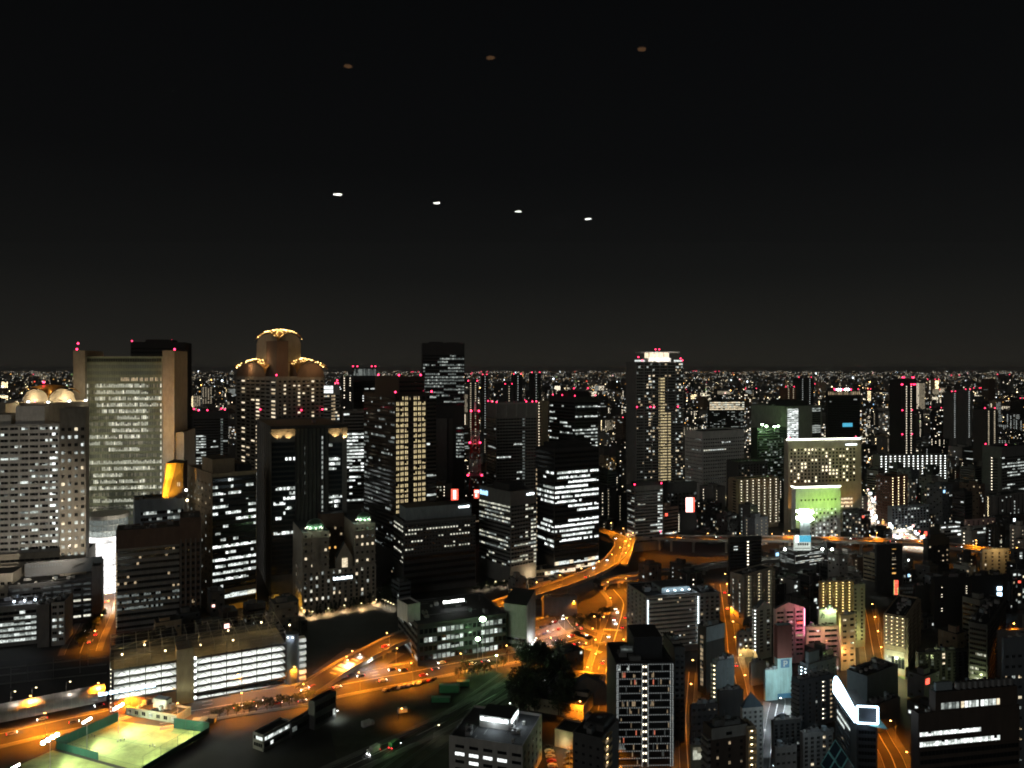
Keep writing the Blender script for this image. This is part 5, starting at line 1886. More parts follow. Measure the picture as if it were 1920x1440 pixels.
for a, c, pw in ((.25, (1, .45, .5), 1500), (.6, (1, .45, .4), 1300), (.9, (1, .42, .12), 2000)):
    lamp('POINT', 'facade_light', b.R.pt(b.R.w * a, 12 if a > .8 else 18, 9), pw, c, b.root, size=.8)
b = B('sign_box_house', 'rooftop box signed in katakana and lit pale green', 1534, 1536, 1568, 1142, 472, th=84, wall='white', cat='sign building')
zt = b.z1
b.R.bx(b.w, -.4, b.R.w + .4, zt - .5, zt + .2, 0, .5, 'greenish')
m = MB()
def K(a0, z0_, a1, z1_):
    q = MB()
    b.R.bx(q, a0, a1, zt - 6 + z0_, zt - 6 + z1_, .02, .12, 'char')
    q.build('letter_stroke', b.root)


K(.9, 2.6, 3.3, 2.95)
K(2.95, .5, 3.3, 2.6)
K(2.5, .5, 2.95, .8)
K(1.9, 1.8, 2.25, 3.6)
K(1.55, 1.0, 1.9, 2.2)
K(1.1, .5, 1.55, 1.2)
m = MB()
b.R.bx(m, 5.5, 9.2, zt - 11, zt - 8.5, .02, .1, 'glass')
m.build('window', b.root)
for a in (3.5, 7.5):
    m = MB()
    p = b.R.pt(a, zt + .7, 1.6)
    m.box(p[0] - .3, p[0] + .3, p[1] - .3, p[1] + .3, p[2] - .2, p[2] + .2, 'lamp_dot')
    m.beam((p[0], p[1], p[2]), b.R.pt(a, zt, 0), .06, 'steel')
    m.build('sign_lamp', b.root)
    lamp('POINT', 'sign_light', b.R.pt(a, zt - 1, 2.6), 650 if a < 5 else 1900, (.72, 1, .42), b.root, size=.3)
b.done(1)
b = B('yellow_apartments', 'apartment block with amber-lit galleries and a grey-green side', 1535, 1537, 1598, 1090, 480, th=82, wall='yellowtile')
b.balc(b.R, 22, b.z1 - .8, 11, 5, 'lamp_yellow', lampw=.45, lamph=.2, door='ylow', winp=.08)
b.block('plant_room', .2, .7, .3, .7, 3, 'char')
b.done(2)
q = B('yellow_block_wing', 'grey-green stair wing with small square windows beside the amber galleries', 1598, 1598, 1622, 1096, 482, th=80, wall='greenish', dl=16)
q.grid(q.R, 4, q.z1 - 2, 14, 2, 1.3, 1.2, p=.04, pal=('hi',), frame='greenish')
q.done(1)
lamp('POINT', 'wing_light', q.R.pt(3, 9, 6), 2600, (.95, .85, .3), q.root, size=.6)
b = B('tan_infill', 'small tan block with warm windows right of the pink office', 1573, 1577, 1604, 1154, 445, th=76, wall='tan')
b.grid(b.R, 4, b.z1 - 1, 8, 2, 2.2, 1.2, p=.2, pal=('whi', 'wmid'))
b.done(1)
lamp('POINT', 'infill_light', b.L.pt(b.L.w * .5, 26, 4), 1800, (.8, 1, .3), b.root, size=.5)
lamp('POINT', 'infill_light', b.R.pt(b.R.w * .5, 9, 7), 2200, (1, .42, .1), b.root, size=.5)
b = B('yellow_house', 'small cream house with a flat dark roof lit by a dazzling lamp', 1381, 1384, 1412, 1186, 466, th=80, wall='beige', cat='house')
b.grid(b.R, 4, b.z1 - 1, 4, 3, 1.5, 1.2, p=.2, pal=('hi', 'whi'))
b.done(2)
p = b.R.pt(b.R.w * .3, 8, 3)
street_lamp(p[0] - 1.6, p[1] - 1, 'dazzling warm lamp in front of the small cream house', 'lamp by the cream house', h=8, mat='lamp_warm', power=1500, col=(1, .68, .25))

# parking tower with the P sign
dd = 408
b = B('parking_tower', 'windowless parking tower, brown above and pale blue below with a P sign', 1452, 1458, 1485, 1173, dd, th=80, wall='cyanwall')
zy = lambda y: EYE - (y - HY) / FPX * dd
b.R.bx(b.w, -.05, b.R.w + .05, zy(1235), b.z1 - .02, 0, .12, 'maroon')
b.L.bx(b.w, -.05, b.L.w + .05, zy(1235), b.z1 - .02, 0, .12, 'maroon')
b.R.bx(b.w, -.05, b.R.w + .05, 0, zy(1301), 0, .12, 'bluepaint')
for k in range(1, 5):
    b.R.bx(b.w, b.R.w * k / 5 - .04, b.R.w * k / 5 + .04, zy(1301), zy(1235) - .02, 0, .06, 'bluegrey')
m = MB()
a0, a1, s0, s1 = b.R.w * .22, b.R.w * .80, zy(1252.5), zy(1237)
b.R.bx(m, a0, a1, s0, s1, .06, .3, 'sign_p_blue')
m.build('sign_panel', b.root)
m = MB()
w_, h_ = a1 - a0, s1 - s0
b.R.bx(m, a0 + w_ * .28, a0 + w_ * .42, s0 + h_ * .14, s0 + h_ * .86, .31, .4, 'mid')
b.R.bx(m, a0 + w_ * .42, a0 + w_ * .66, s0 + h_ * .74, s0 + h_ * .86, .31, .4, 'mid')
b.R.bx(m, a0 + w_ * .42, a0 + w_ * .66, s0 + h_ * .40, s0 + h_ * .52, .31, .4, 'mid')
b.R.bx(m, a0 + w_ * .64, a0 + w_ * .76, s0 + h_ * .48, s0 + h_ * .78, .31, .4, 'mid')
m.build('sign_letter', b.root)
b.done(0)
lamp('POINT', 'wall_light', b.R.pt(b.R.w * .4, zy(1290), 13), 3000, (.75, 1, .98), b.root, size=1)
lamp('POINT', 'wall_light', b.R.pt(b.R.w * .4, zy(1245), 11), 2200, (.8, 1, .98), b.root, size=1)
q = B('parking_wing', 'low pale blue wing left of the parking tower', 1432, 1435, 1458, 1257, 405, th=80, wall='cyanwall')
q.done(2)
lamp('POINT', 'wall_light', q.R.pt(q.R.w * .5, 16, 9), 2000, (.8, 1, .98), q.root, size=1)
q = B('grey_shed', 'grey shed with a dark slanted roof beside the pale blue wing', 1404, 1409, 1436, 1244, 424, th=70, wall='conc')
q.done(1)

# slim blocks around the lane
dd = 400
b = B('pale_cap_block', 'dark slim block with a pale blank cap and one column of square windows', 1308, 1324, 1359, 1176, 412, th=58, wall='char')
b.R.bx(b.w, 0, b.R.w, b.z1 - 8, b.z1 - .02, 0, .15, 'bluegrey')
b.grid(b.L, 4, b.z1 - 5, 12, 1, 2.0, 1.8, p=.8, pal=('wlow', 'wmid', 'wlow'))
b.done(1)
b = B('lit_wall_block', 'grey block with a pale blank side wall and lamp-lit outside stairs', 1336, 1345, 1377, 1240, 395, th=62, wall='bluegrey')
b.balc(b.L, 2, b.z1 - 2, 9, 1, 'lamp_warm', lampw=.7, lamph=.6)
b.grid(b.R, 2, b.z1 - 4, 9, 1, .6, .8, p=.5, pal=('mid', 'low'), a0=b.R.w * .5, a1=b.R.w * .7)
b.done(1)
b = B('wedge_hut', 'grey roof-lit low hut in the sloping lane', 1352, 1354, 1378, 1300, 402, th=70, wall='conc', cat='hut')
b.strip(b.R, 1, b.z1 - .5, 1, 5, hf=.5, p=.4, pal=('wlow',), wm='conc')
b.done(1)

# near dark blocks at the bottom
dd = 285
b = B('stair_lit_block', 'dark brown block with a blue-grey roof and a brightly lamped stair', 1318, 1334, 1401, 1366, dd, th=74, wall='darkbrown', roof='roofblue')
b.R.bx(b.w, 0, b.R.w, b.z1 - 4.2, b.z1 - .02, 0, .2, 'conc')
b.R.bx(b.w, b.R.w * .4, b.R.w * .56, b.z1 - 3.2, b.z1 - 2, .2, .26, 'glass')
b.grid(b.R, 2, b.z1 - 5, 14, 3, .9, 1.2, p=.16, pal=('wlow', 'wmid'))
b.strip(b.L, 2, b.z1 - 4, 14, 3, hf=.45, p=0, wm='gray2', sp=1.3)
b.done(4)
q = B('lamp_stair', 'open stair shaft with a white lamp on every landing', 1401, 1401, 1416, 1362, 288, th=80, wall='tan', dl=6, cat='stair shaft')
q.balc(q.R, 2, q.z1 - 1, 15, 1, 'lamp_warm', out=1.2, lampw=.6, lamph=.4)
q.done(0)
b = B('pyramid_roof_block', 'white slim apartments under a blue-grey pyramid roof', 1388, 1392, 1431, 1328, 322, th=80, wall='white')
b.grid(b.R, 2, b.z1 - 1, 15, 4, .9, 1.1, p=.04, pal=('mid',))
m = MB()
pk = Vector(b.pt(.5, .45, b.z1 + 6.5))
cs = [b.pt(fa, fb, b.z1 + .02) for fa, fb in ((0, 0), (0, 1), (1, 1), (1, 0))]
for i in range(4):
    m.face([cs[i], cs[(i + 1) % 4], tuple(pk)], 'roofblue')
m.build('pyramid_roof', b.root)
b.done(0)
b = B('flat_roof_block', 'low black-roofed block left of the pyramid-roofed one', 1293, 1296, 1346, 1322, 350, th=80, wall='char')
b.grid(b.R, 2, b.z1 - 1, 6, 5, 1.2, 1.1, p=.05, pal=('wlow',))
b.done(3)
b = B('court_block', 'low dark block with a bright roof lamp behind the pyramid roof', 1344, 1348, 1394, 1296, 372, th=78, wall='darkgrey')
b.done(4)
street_lamp(*G(1378, 1352), 'bright white lamp behind the pyramid-roofed apartments', 'lamp behind the pyramid roof', h=9, mat='lamp_white', power=2500, col=(.95, 1, .95))
b = B('glowing_box', 'small pale-green glowing panel front in the lane', 1294, 1296, 1318, 1398, 305, th=82, wall='greenish', cat='kiosk')
b.strip(b.R, b.z1 - 6, b.z1 - .4, 1, 2, hf=.9, p=1, pal=('ymid',), wm='greenish')
b.done(1)
b = B('tiered_house', 'grey tiered house with two small warm windows', 1500, 1506, 1562, 1375, 330, th=80, wall='gray2')
b.grid(b.R, 2, b.z1 - 1.5, 8, 5, 1.3, 1.1, p=.03, pal=('whi',), fn=lambda i, j, st, r: 'whi' if (i, j) in ((0, 3), (2, 3)) else st)
b.done(2)
b = B('terraced_block', 'dark terraced block by the cool back street', 1446, 1450, 1502, 1352, 345, th=80, wall='darkgrey')
b.grid(b.R, 2, b.z1 - 1.5, 8, 5, 1.2, 1.1, p=.06, pal=('mid', 'low'))
b.done(3)
b = B('small_house', 'low pale house at the foot of the terraced block', 1450, 1454, 1494, 1402, 318, th=80, wall='gray2', cat='house')
b.grid(b.R, 2, b.z1 - 1, 4, 4, 1.2, 1.0, p=.1, pal=('hi',))
b.done(2)
b = B('landing_block', 'grey block with lit landings on the right end', 1484, 1500, 1561, 1276, 372, th=66, wall='slate')
b.strip(b.L, 2, b.z1 - 2, 9, 6, hf=.45, p=0, wm='gray2', sp=1.1)
b.grid(b.R, 2, b.z1 - 2, 9, 5, 1.0, 1.2, p=.04, pal=('mid',))
b.balc(b.R, 2, b.z1 - 2, 9, 1, 'lamp_dot', a0=b.R.w * .62, a1=b.R.w * .74, lampw=.7, lamph=.7, p=.8)
b.balc(b.R, 2, b.z1 - 2, 9, 1, 'wmid', a0=b.R.w * .86, a1=b.R.w, lampw=1.2, lamph=1.0)
b.done(3)
b = B('stepped_roof_block', 'grey stepped-roof block with bluish stair lights on its left', 1500, 1515, 1568, 1246, 410, th=62, wall='slate')
b.block('stair_head', .1, .5, .05, .42, 7, 'slate')
b.balc(b.L, 2, b.z1 - 2, 7, 2, 'lamp_cool', lampw=.5, lamph=.5)
b.grid(b.R, 2, b.z1 - 2, 7, 5, 1.0, 1.1, p=.04, pal=('mid',))
b.done(2)

# bright little plaza with palms and shop lights
for x, y, mt, c, pw in ((1546, 1236, 'lamp_white', (1, 1, .85), 2600), (1560, 1226, 'lamp_warm', (1, .9, .6), 2200), (1574, 1240, 'lamp_white', (1, 1, .9), 2200), (1534, 1226, 'lamp_warm', (1, .85, .5), 1500)):
    street_lamp(*G(x, y + 8), 'bright lamp in the little plaza below the pink office', 'plaza lamps', h=5, mat=mt, power=pw, col=c)

# warehouse, sign building, leaning glass roof
b = B('warehouse', 'dark grey warehouse with a broad flat black roof', 1588, 1626, 1684, 1268, 385, th=56, wall='slate')
b.done(2)
b = B('low_annex_roof', 'low dark annex below the warehouse wall', 1624, 1640, 1688, 1322, 368, th=60, wall='darkgrey')
b.done(3)
dd = 300
b = B('lit_sign_building', 'dark narrow office with a blazing white-blue framed roof sign', 1566, 1606, 1645, 1356, dd, th=97, wall='char')
b.strip(b.L, 2, b.z1 - 2, 12, 12, hf=.55, p=[.05, .9, .9, .05, .0, .0, .0, .0, .0, .0, .0, .0], pal=('hi', 'hi', 'max'), wm='char', sp=.2, a0=b.L.w * .1, a1=b.L.w * .72, stick=.9)
b.strip(b.R, 2, b.z1 - 2, 12, 6, hf=.5, p=.02, wm='char', sp=.2)
zt = b.z1
m = MB()
L = b.L
h_ = 8.3
top = lambda t: zt + h_ * (1.0 - .0 * t)
n = 16
for k in range(n):
    t0, t1 = k / n, (k + 1) / n
    hh = lambda t: zt + .4 + (h_ - .4) * (1 - .55 * max(0, (t - .25)) ** 1.2) * (1 if t > .12 else .55 + .45 * math.sin(t / .12 * math.pi / 2))
    m.face([L.pt(L.w * t0, zt + .4, .5), L.pt(L.w * t1, zt + .4, .5), L.pt(L.w * t1, hh(t1), .5), L.pt(L.w * t0, hh(t0), .5)], 'sign_white')
m.build('sign_panel', b.root)
m = MB()
for k in range(n):
    t0, t1 = k / n, (k + 1) / n
    m.beam(L.pt(L.w * t0, hh(t0), .6), L.pt(L.w * t1, hh(t1), .6), .32, 'neon_blue')
m.beam(L.pt(0, zt + .4, .6), L.pt(L.w, zt + .4, .6), .32, 'neon_blue')
m.beam(L.pt(0, zt + .4, .6), L.pt(0, hh(0), .6), .32, 'neon_blue')
Rf = b.R
for a, c in (((0, .4), (Rf.w, .4)), ((Rf.w, .4), (Rf.w, h_ * .84)), ((Rf.w, h_ * .84), (0, h_ * .84)), ((0, h_ * .84), (0, .4))):
    m.beam(Rf.pt(a[0], zt + a[1], .6), Rf.pt(c[0], zt + c[1], .6), .36, 'neon_blue')
m.build('neon_tube', b.root)
m = MB()
Rf.bx(m, .2, Rf.w - .2, zt + .5, zt + h_ * .82, 0, .3, 'char')
L.bx(m, .2, L.w - .2, zt + .1, zt + h_ * .38, -.6, .2, 'char')
for k in range(7):
    m.beam(L.pt(L.w * k / 6, zt, -2.5), L.pt(L.w * k / 6, zt + 4, .2), .12, 'steel')
m.build('sign_frame', b.root)
m = MB()
m.solid(b.poly(.1, .9, .45, .95), zt - .9, zt + 3, 'char', top='roofdark')
m.build('roof_room', b.root)
m = MB()
m.face([Rf.pt(Rf.w * .6, zt - .5, .4), Rf.pt(Rf.w * 1.45, zt - 1.2, 1.5), Rf.pt(Rf.w * 1.25, zt + 1.2, -3), Rf.pt(Rf.w * .9, zt + 1.2, -3)], 'teal')
m.build('awning', b.root)
b.done(0)
lamp('POINT', 'sign_light', L.pt(L.w * .4, zt + 4, 4), 3000, (.62, .88, 1), b.root, size=2)
lamp('POINT', 'sign_light', Rf.pt(Rf.w * .8, zt + 3, 3), 500, (.5, .7, 1), b.root, size=1)
# leaning glass roof in front of it
dd = 262
X = lambda x, d: (x - CX) / FPX * d
Z = lambda y, d: EYE - (y - HY) / FPX * d
r = empty('glass_roof_hall', (X(1570, dd), dd, 0), 'teal leaning roof with four big dark panes at the bottom edge', 'glass roof')
A, Bq, Cq, D = [Vector(v) for v in ((X(1538, 255), 255, Z(1433, 255)), (X(1566, 270), 270, Z(1386, 270)), (X(1602, 266), 266, Z(1438, 266)), (X(1578, 250), 250, Z(1482, 250)))]
m = MB()
m.face([tuple(v) for v in (A, D, Cq, Bq)], 'teal')
nrm = (D - A).cross(Bq - A).normalized()
if nrm.y > 0:
    nrm = -nrm
gl = MB()
for i in range(3):
    for j in range(2):
        q = []
        for (u, v) in ((i + .08, j + .08), (i + .92, j + .08), (i + .92, j + .92), (i + .08, j + .92)):
            u, v = u / 3, v / 2
            q.append(tuple(A.lerp(D, u).lerp(Bq.lerp(Cq, u), v) + nrm * .08))
        gl.face(q, 'glass_blue')
for a, c in ((A, D), (D, Cq), (Cq, Bq), (Bq, A)):
    m.face([tuple(a), tuple(c), (c.x, c.y + 1.5, 0), (a.x, a.y + 1.5, 0)], 'darkgrey')
m.build('shell', r)
gl.build('panes', r)
lamp('POINT', 'roof_light', tuple(A.lerp(Cq, .4) + nrm * 9 + Vector((6, 0, 10))), 2600, (.6, .9, .95), r, size=1)

# right side
b = B('balcony_house', 'narrow tan apartments with cream-lit balconies and a dark right flank', 1657, 1698, 1722, 1156, 436, th=36, wall='tan')
b.balc(b.L, 16, b.z1 - 1, 8, 4, 'lamp_warm', lampw=.5, lamph=.2, door='ylow', winp=.15)
b.strip(b.L, 1, 14, 1, 6, hf=.5, p=.5, pal=('ymid', 'yhi'), wm='beige')
b.balc(b.R, 6, b.z1 - 1, 12, 3, None)
b.done(2)
lamp('POINT', 'entrance_light', b.L.pt(b.L.w * .5, 8, 6), 5000, (.92, 1, .62), b.root, size=.8)
lamp('POINT', 'yard_light', b.L.pt(b.L.w * .6, 6, 16), 5000, (.8, 1, .4), b.root, size=.8)
yard = MB()
yard.face([(*G(1655, 1245), .04), (*G(1697, 1262), .04), (*G(1697, 1275), .04), (*G(1672, 1262), .04)], 'turf')
struct(yard, 'lawn')
b = B('dark_mansion', 'black apartment mansion with a handful of warm windows', 1716, 1722, 1826, 1224, 420, th=80, wall='char')
b.grid(b.R, 4, b.z1 - 1, 9, 10, 1.6, 1.2, p=.0, fn=lambda i, j, st, r: 'whi' if (i, j) in ((0, 4), (1, 4), (3, 4)) else ('dim' if r.random() < .1 else st), limit=90)
b.done(4)
b = B('black_block', 'large black block with two sparse columns of white landing lamps', 1745, 1752, 1818, 1084, 520, th=80, wall='black')
b.balc(b.R, 10, b.z1 - 6, 11, 1, 'lamp_dot', a0=b.R.w * .1, a1=b.R.w * .3, lampw=.6, lamph=.5, p=.6)
b.balc(b.R, 10, b.z1 - 6, 11, 1, 'lamp_dot', a0=b.R.w * .8, a1=b.R.w, lampw=.6, lamph=.5, p=.8)
b.done(3)
b = B('black_slab', 'black slab right of the lamp-dotted one with a small bluish sign', 1818, 1822, 1880, 1080, 545, th=82, wall='black')
m = MB()
for k in (0, 1):
    b.R.bx(m, b.R.w * .82, b.R.w * .96, b.z1 - 11 - k * 4, b.z1 - 8.5 - k * 4, 0, .4, 'neon_blue')
m.build('blue_sign', b.root)
b.done(3)
b = B('lamp_stair_block', 'dark block with a white-lamped outside stair on its right edge', 1712, 1716, 1753, 1098, 545, th=82, wall='char')
b.balc(b.R, 10, b.z1 - 2, 9, 1, 'lamp_white', a0=b.R.w * .72, a1=b.R.w, lampw=1.1, lamph=.6)
b.done(2)
b = B('neon_sign_block', 'dark block carrying a red and green neon sign and an unlit billboard', 1672, 1676, 1716, 1116, 560, th=82, wall='char')
b.done(1)
r, F = board('neon_sign', 'tall tilted red neon sign with a green edge over the dark blocks', 1676, 1684, 1088, 1115, 556, 'sign_red', marks=[(0, .12, 0, 1, 'sign_green'), (.88, 1, 0, .5, 'sign_green')] + [(.12, .88, .18 * k + .14, .18 * k + .17, 'char') for k in range(5)])
board('dark_billboard', 'unlit billboard with two rows of grey characters right of the red neon sign', 1687, 1714, 1099, 1114, 552, 'black', marks=[(x0, x1, .56 + .36 * y0, .56 + .36 * y1, 'grey_panel_glow') for x0, x1, y0, y1 in letter_blocks(6, random.Random(1))] + [(.25 + .7 * x0, .25 + .7 * x1, .1 + .3 * y0, .1 + .3 * y1, 'grey_panel_glow') for x0, x1, y0, y1 in letter_blocks(4, random.Random(2))])
b = B('orange_column_block', 'dark block with a vertical run of six orange-white windows', 1640, 1644, 1692, 1022, 600, th=82, wall='char')
b.balc(b.R, 16, b.z1 - 3, 11, 1, None, a0=b.R.w * .5, a1=b.R.w * .82)
b.grid(b.R, b.z1 - 24, b.z1 - 2, 6, 1, 3.2, 1.6, a0=b.R.w * .52, a1=b.R.w * .82, p=1, pal=('whi', 'amber', 'whi'))
b.done(2)
b = B('octagon_block', 'dark many-sided block with a few warm lights at its foot', 1731, 1740, 1780, 1012, 660, th=66, wall='black')
b.grid(b.R, 2, 24, 5, 5, 1.6, 1.2, p=.35, pal=('wmid', 'whi'))
b.block('plant_room', .15, .85, .15, .85, 4, 'black')
b.done(1)
b = B('tan_lit_block', 'tan-lit plain block under the viaduct at the right', 1838, 1842, 1892, 1030, 640, th=82, wall='tan')
b.grid(b.R, 4, b.z1 - 2, 6, 4, 1.6, 1.6, p=.05)
b.done(1)
lamp('POINT', 'wall_light', b.R.pt(b.R.w * .5, b.z1 + 1, 9), 4500, (1, .72, .32), b.root, size=.8)
b = B('edge_lights_block', 'block at the right frame edge with crowded red and white lights', 1894, 1898, 1960, 1070, 560, th=82, wall='darkgrey')
b.grid(b.R, 4, b.z1 - 2, 12, 7, 2.2, 1.6, p=.4, pal=('sign_red', 'hi', 'mid', 'whi'), limit=90)
b.done(1)
b = B('edge_white_block', 'dark block at the right edge below the viaduct with short white windows', 1895, 1899, 1970, 1030, 620, th=82, wall='darkgrey')
b.grid(b.R, 4, b.z1 - 2, 10, 7, 2.4, 1.6, p=.25, pal=('hi', 'mid'), limit=70)
b.done(1)
b = B('green_floor_office', 'office whose left flank shows slanting greenish lit floors', 1816, 1851, 1886, 1172, 408, th=40, wall='darkgrey')
b.strip(b.L, 3, b.z1 - 2, 13, 9, hf=.5, p=[.0, .0, .05, .0, .1, .3, .1, .0, .3, .9, .9, .8, .6], pal=('ymid', 'ylow', 'yhi'), wm='darkgrey', sp=.4)
b.strip(b.R, 3, b.z1 - 2, 13, 7, hf=.5, p=.02, wm='char')
b.done(3)
lamp('POINT', 'flank_light', b.L.pt(b.L.w * .6, 10, 5), 2600, (.85, 1, .45), b.root, size=.6)
b = B('orange_roof_block', 'block whose roof terrace glows orange under one lamp', 1866, 1870, 1960, 1182, 430, th=82, wall='gray2')
b.done(2)
p = b.pt(.3, .35, b.z1)
street_lamp(p[0] - 2, p[1], 'orange lamp standing on the glowing roof terrace', 'roof terrace lamp', h=4, power=2600, z=b.z1 - 1)
b = B('edge_apartments', 'grey apartments at the right edge with clusters of three lit windows', 1878, 1882, 1990, 1196, 335, th=82, wall='slate')
b.grid(b.R, 2, b.z1 - 6, 11, 9, 1.6, 1.2, p=0, pal=('mid',), fn=lambda i, j, st, r: r.choice(('mid', 'whi')) if j in (0, 1, 2) and i in (2, 4, 5, 7, 8, 10) else st, limit=99)
b.done(2)
dd = 296
b = B('cooling_office', 'broad dark office with a row of cooling units and three lit floors', 1708, 1722, 1912, 1338, dd, th=80, wall='darkbrown')
zy = lambda y: EYE - (y - HY) / FPX * dd
W_ = b.R.w
f = lambda x: (x - 1722) / 190 * W_
b.strip(b.R, zy(1384), zy(1371), 1, 22, hf=.62, a0=f(1724), a1=f(1838), p=1, pal=('max', 'hi'), wm='darkbrown', sp=.3)
b.strip(b.R, zy(1404), zy(1389), 1, 26, hf=.62, a0=f(1724), a1=f(1874), p=1, pal=('max', 'hi'), wm='darkbrown', sp=.3)
b.strip(b.R, 2, zy(1406), 8, 26, hf=.55, p=[.02, .02, .3, .02, .02, .02, .02, .02], pal=('mid', 'low'), wm='darkbrown', sp=.3)
q = MB()
q.solid(b.poly(.06, .9, .17, .98), b.z1 - .9, b.z1 + 7.5, 'darkbrown', top='roofdark')
q.build('upper_floor', b.root)
F = Face(b.pt(.06, .17, 0)[:2], b.pt(.06, .98, 0)[:2], 0, 0)
for k, (a0, a1) in enumerate(((.06, .28), (.30, .52), (.54, .78))):
    m = MB()
    F.bx(m, F.w * a0, F.w * a1, b.z1 + .6, b.z1 + 3.4, 0, .1, 'gray2')
    for j in range(5):
        F.quad(m, F.w * (a0 + (a1 - a0) * j / 5) + .25, F.w * (a0 + (a1 - a0) * (j + 1) / 5) - .05, b.z1 + .8, b.z1 + 3.2, .13, ('hi', 'whi', 'max', 'hi', 'mid')[(j + k) % 5] if k else ('mid', 'low', 'mid', 'low', 'mid')[j])
    m.build('window_band', b.root)
for k in range(10):
    c = b.pt(.25, .40 + .058 * k, b.z1 + 7.9)
    m = MB()
    m.beam(c, (c[0], c[1], c[2] + 2.6), 1.05, 'steel', 1.2, n=10)
    m.beam((c[0], c[1], c[2] + 2.6), (c[0], c[1], c[2] + 2.9), .8, 'darksteel', n=10)
    m.build('cooling_unit', b.root)
m = MB()
m.solid(b.poly(.15, .4, .18, .34), b.z1 + 7.9, b.z1 + 11, 'bluegrey')
m.build('tank_room', b.root)
b.done(3)
b = B('rear_roofs', 'dark pale-edged roofs behind the office with cooling units', 1745, 1760, 1896, 1292, 330, th=78, wall='gray2')
b.done(7)

# ------------------------------------------------------------------ lower left and middle
# open multi-storey car park
dd = 387
b = B('car_park', 'open multi-storey car park with white-lit decks and cross bracing', 192, 206, 537, 1257, dd, th=63, wall='darksteel', dl=42)
SIL.pop()
SIL.append((190, 540, 1215, 1315, 395))
F = b.R
z1 = b.z1
NFL, fh = 6, (z1 - .8) / 6
f = lambda x: F.w * (lambda t: t)((((x - CX) / FPX * dd - b.N.x) / (b.uR.x - (x - CX) / FPX * b.uR.y)) / F.w)
aL0, aL1, aT1, aR0, aR1 = f(213), f(331), f(363), f(366), F.w - .2
for k in range(NFL + 1):
    z = k * fh
    for a0, a1 in ((aL0, aL1), (aR0, aR1)):
        if a0 == aL0 and k < 2:
            continue
        m = MB()
        F.bx(m, a0, a1, z - .35, z, -30, .25, 'conc')
        F.bx(m, a0, a1, z - .35, z + .75, .25, .45, 'darksteel')
        m.build('deck', b.root)
for a0, a1, k0 in ((aL0, aL1, 2), (aR0, aR1, 0)):
    m = MB()
    F.bx(m, a0, a1, k0 * fh, z1 - .8, -15.5, -15.1, 'whitepaint')
    m.build('back_wall', b.root)
    for k in range(k0, NFL):
        m = MB()
        F.bx(m, a0 + 1, a1 - 1, (k + 1) * fh - .55, (k + 1) * fh - .42, -3.2, -2.9, 'lamp_white')
        F.bx(m, a0 + 1, a1 - 1, (k + 1) * fh - .55, (k + 1) * fh - .42, -9.2, -8.9, 'lamp_white')
        o = m.build('ceiling_tubes', b.root)
        p = F.pt((a0 + a1) / 2, (k + 1) * fh - .7, -4)
        l = lamp('AREA', 'deck_light', p, 130 * (a1 - a0), (.93, 1, .95), b.root, size=(a1 - a0 - 2, 2.5))
        l.rotation_euler = (0, 0, F.rz)
    n = 6 if a0 == aR0 else 4
    for i in range(n + 1):
        a = a0 + (a1 - a0) * i / n
        m = MB()
        F.bx(m, a - .22, a + .22, 0, z1 + .4, .0, .5, 'darksteel')
        m.build('column', b.root)
        if i < n:
            m = MB()
            w = (a1 - a0) / n
            for k in range(k0, NFL):
                m.beam(F.pt(a + .2, k * fh + .1, .1), F.pt(a + w / 2, (k + 1) * fh - .4, .1), .14, 'darksteel', n=4)
                m.beam(F.pt(a + w - .2, k * fh + .1, .1), F.pt(a + w / 2, (k + 1) * fh - .4, .1), .14, 'darksteel', n=4)
            m.build('brace', b.root)
F.bx(b.w, aL0 - 2, aL1, 0, 2 * fh - .36, -1, .3, 'brick')
q = MB()
F.bx(q, aL1 + .01, aT1, 0, z1 + 5.5, -12, 1.2, 'tan')
q.build('stair_tower', b.root)
for i in range(7):
    inst('stair_lamp', lamp_mesh('lamp_white', .9, 1.3), Vector(F.pt(aT1 + .75, (i + .8) * fh * .93, .6)) - Vector(b.root.location), F.rz, b.root)
for i in range(11):
    inst('stair_lamp', lamp_mesh('lamp_dot', .35, .5), Vector(F.pt(.4, 3 + i * 2.1, .3)) - Vector(b.root.location), F.rz, b.root)
m = MB()
c = F.pt(F.w + 3.4, 0, -1)
m.solid([(c[0] + 3.4 * math.cos(2 * math.pi * i / 24), c[1] + 3.4 * math.sin(2 * math.pi * i / 24)) for i in range(24)], 0, z1 + 4.5, 'slate')
m.build('ramp_drum', b.root)
for s in (-1.5, 1.2):
    m = MB()
    m.ball((c[0] + s, c[1] - 3.6, z1 + 3.2), .35, 'lamp_white', 6, 4)
    m.build('drum_lamp', b.root)
    lamp('POINT', 'drum_light', (c[0] + s, c[1] - 4.8, z1 + 2.6), 420, (.75, .85, 1), b.root)
for k in range(7):
    m = MB()
    F.bx(m, F.w + 7.2, F.w + 11, k * fh * .95 + .4, k * fh * .95 + 2.4, -6, -.6, 'whitepaint')
    m.build('ramp_fin', b.root)
    lamp('POINT', 'fin_light', F.pt(F.w + 9, k * fh * .95 + 3.0, .8), 120, (.95, 1, .96), b.root)
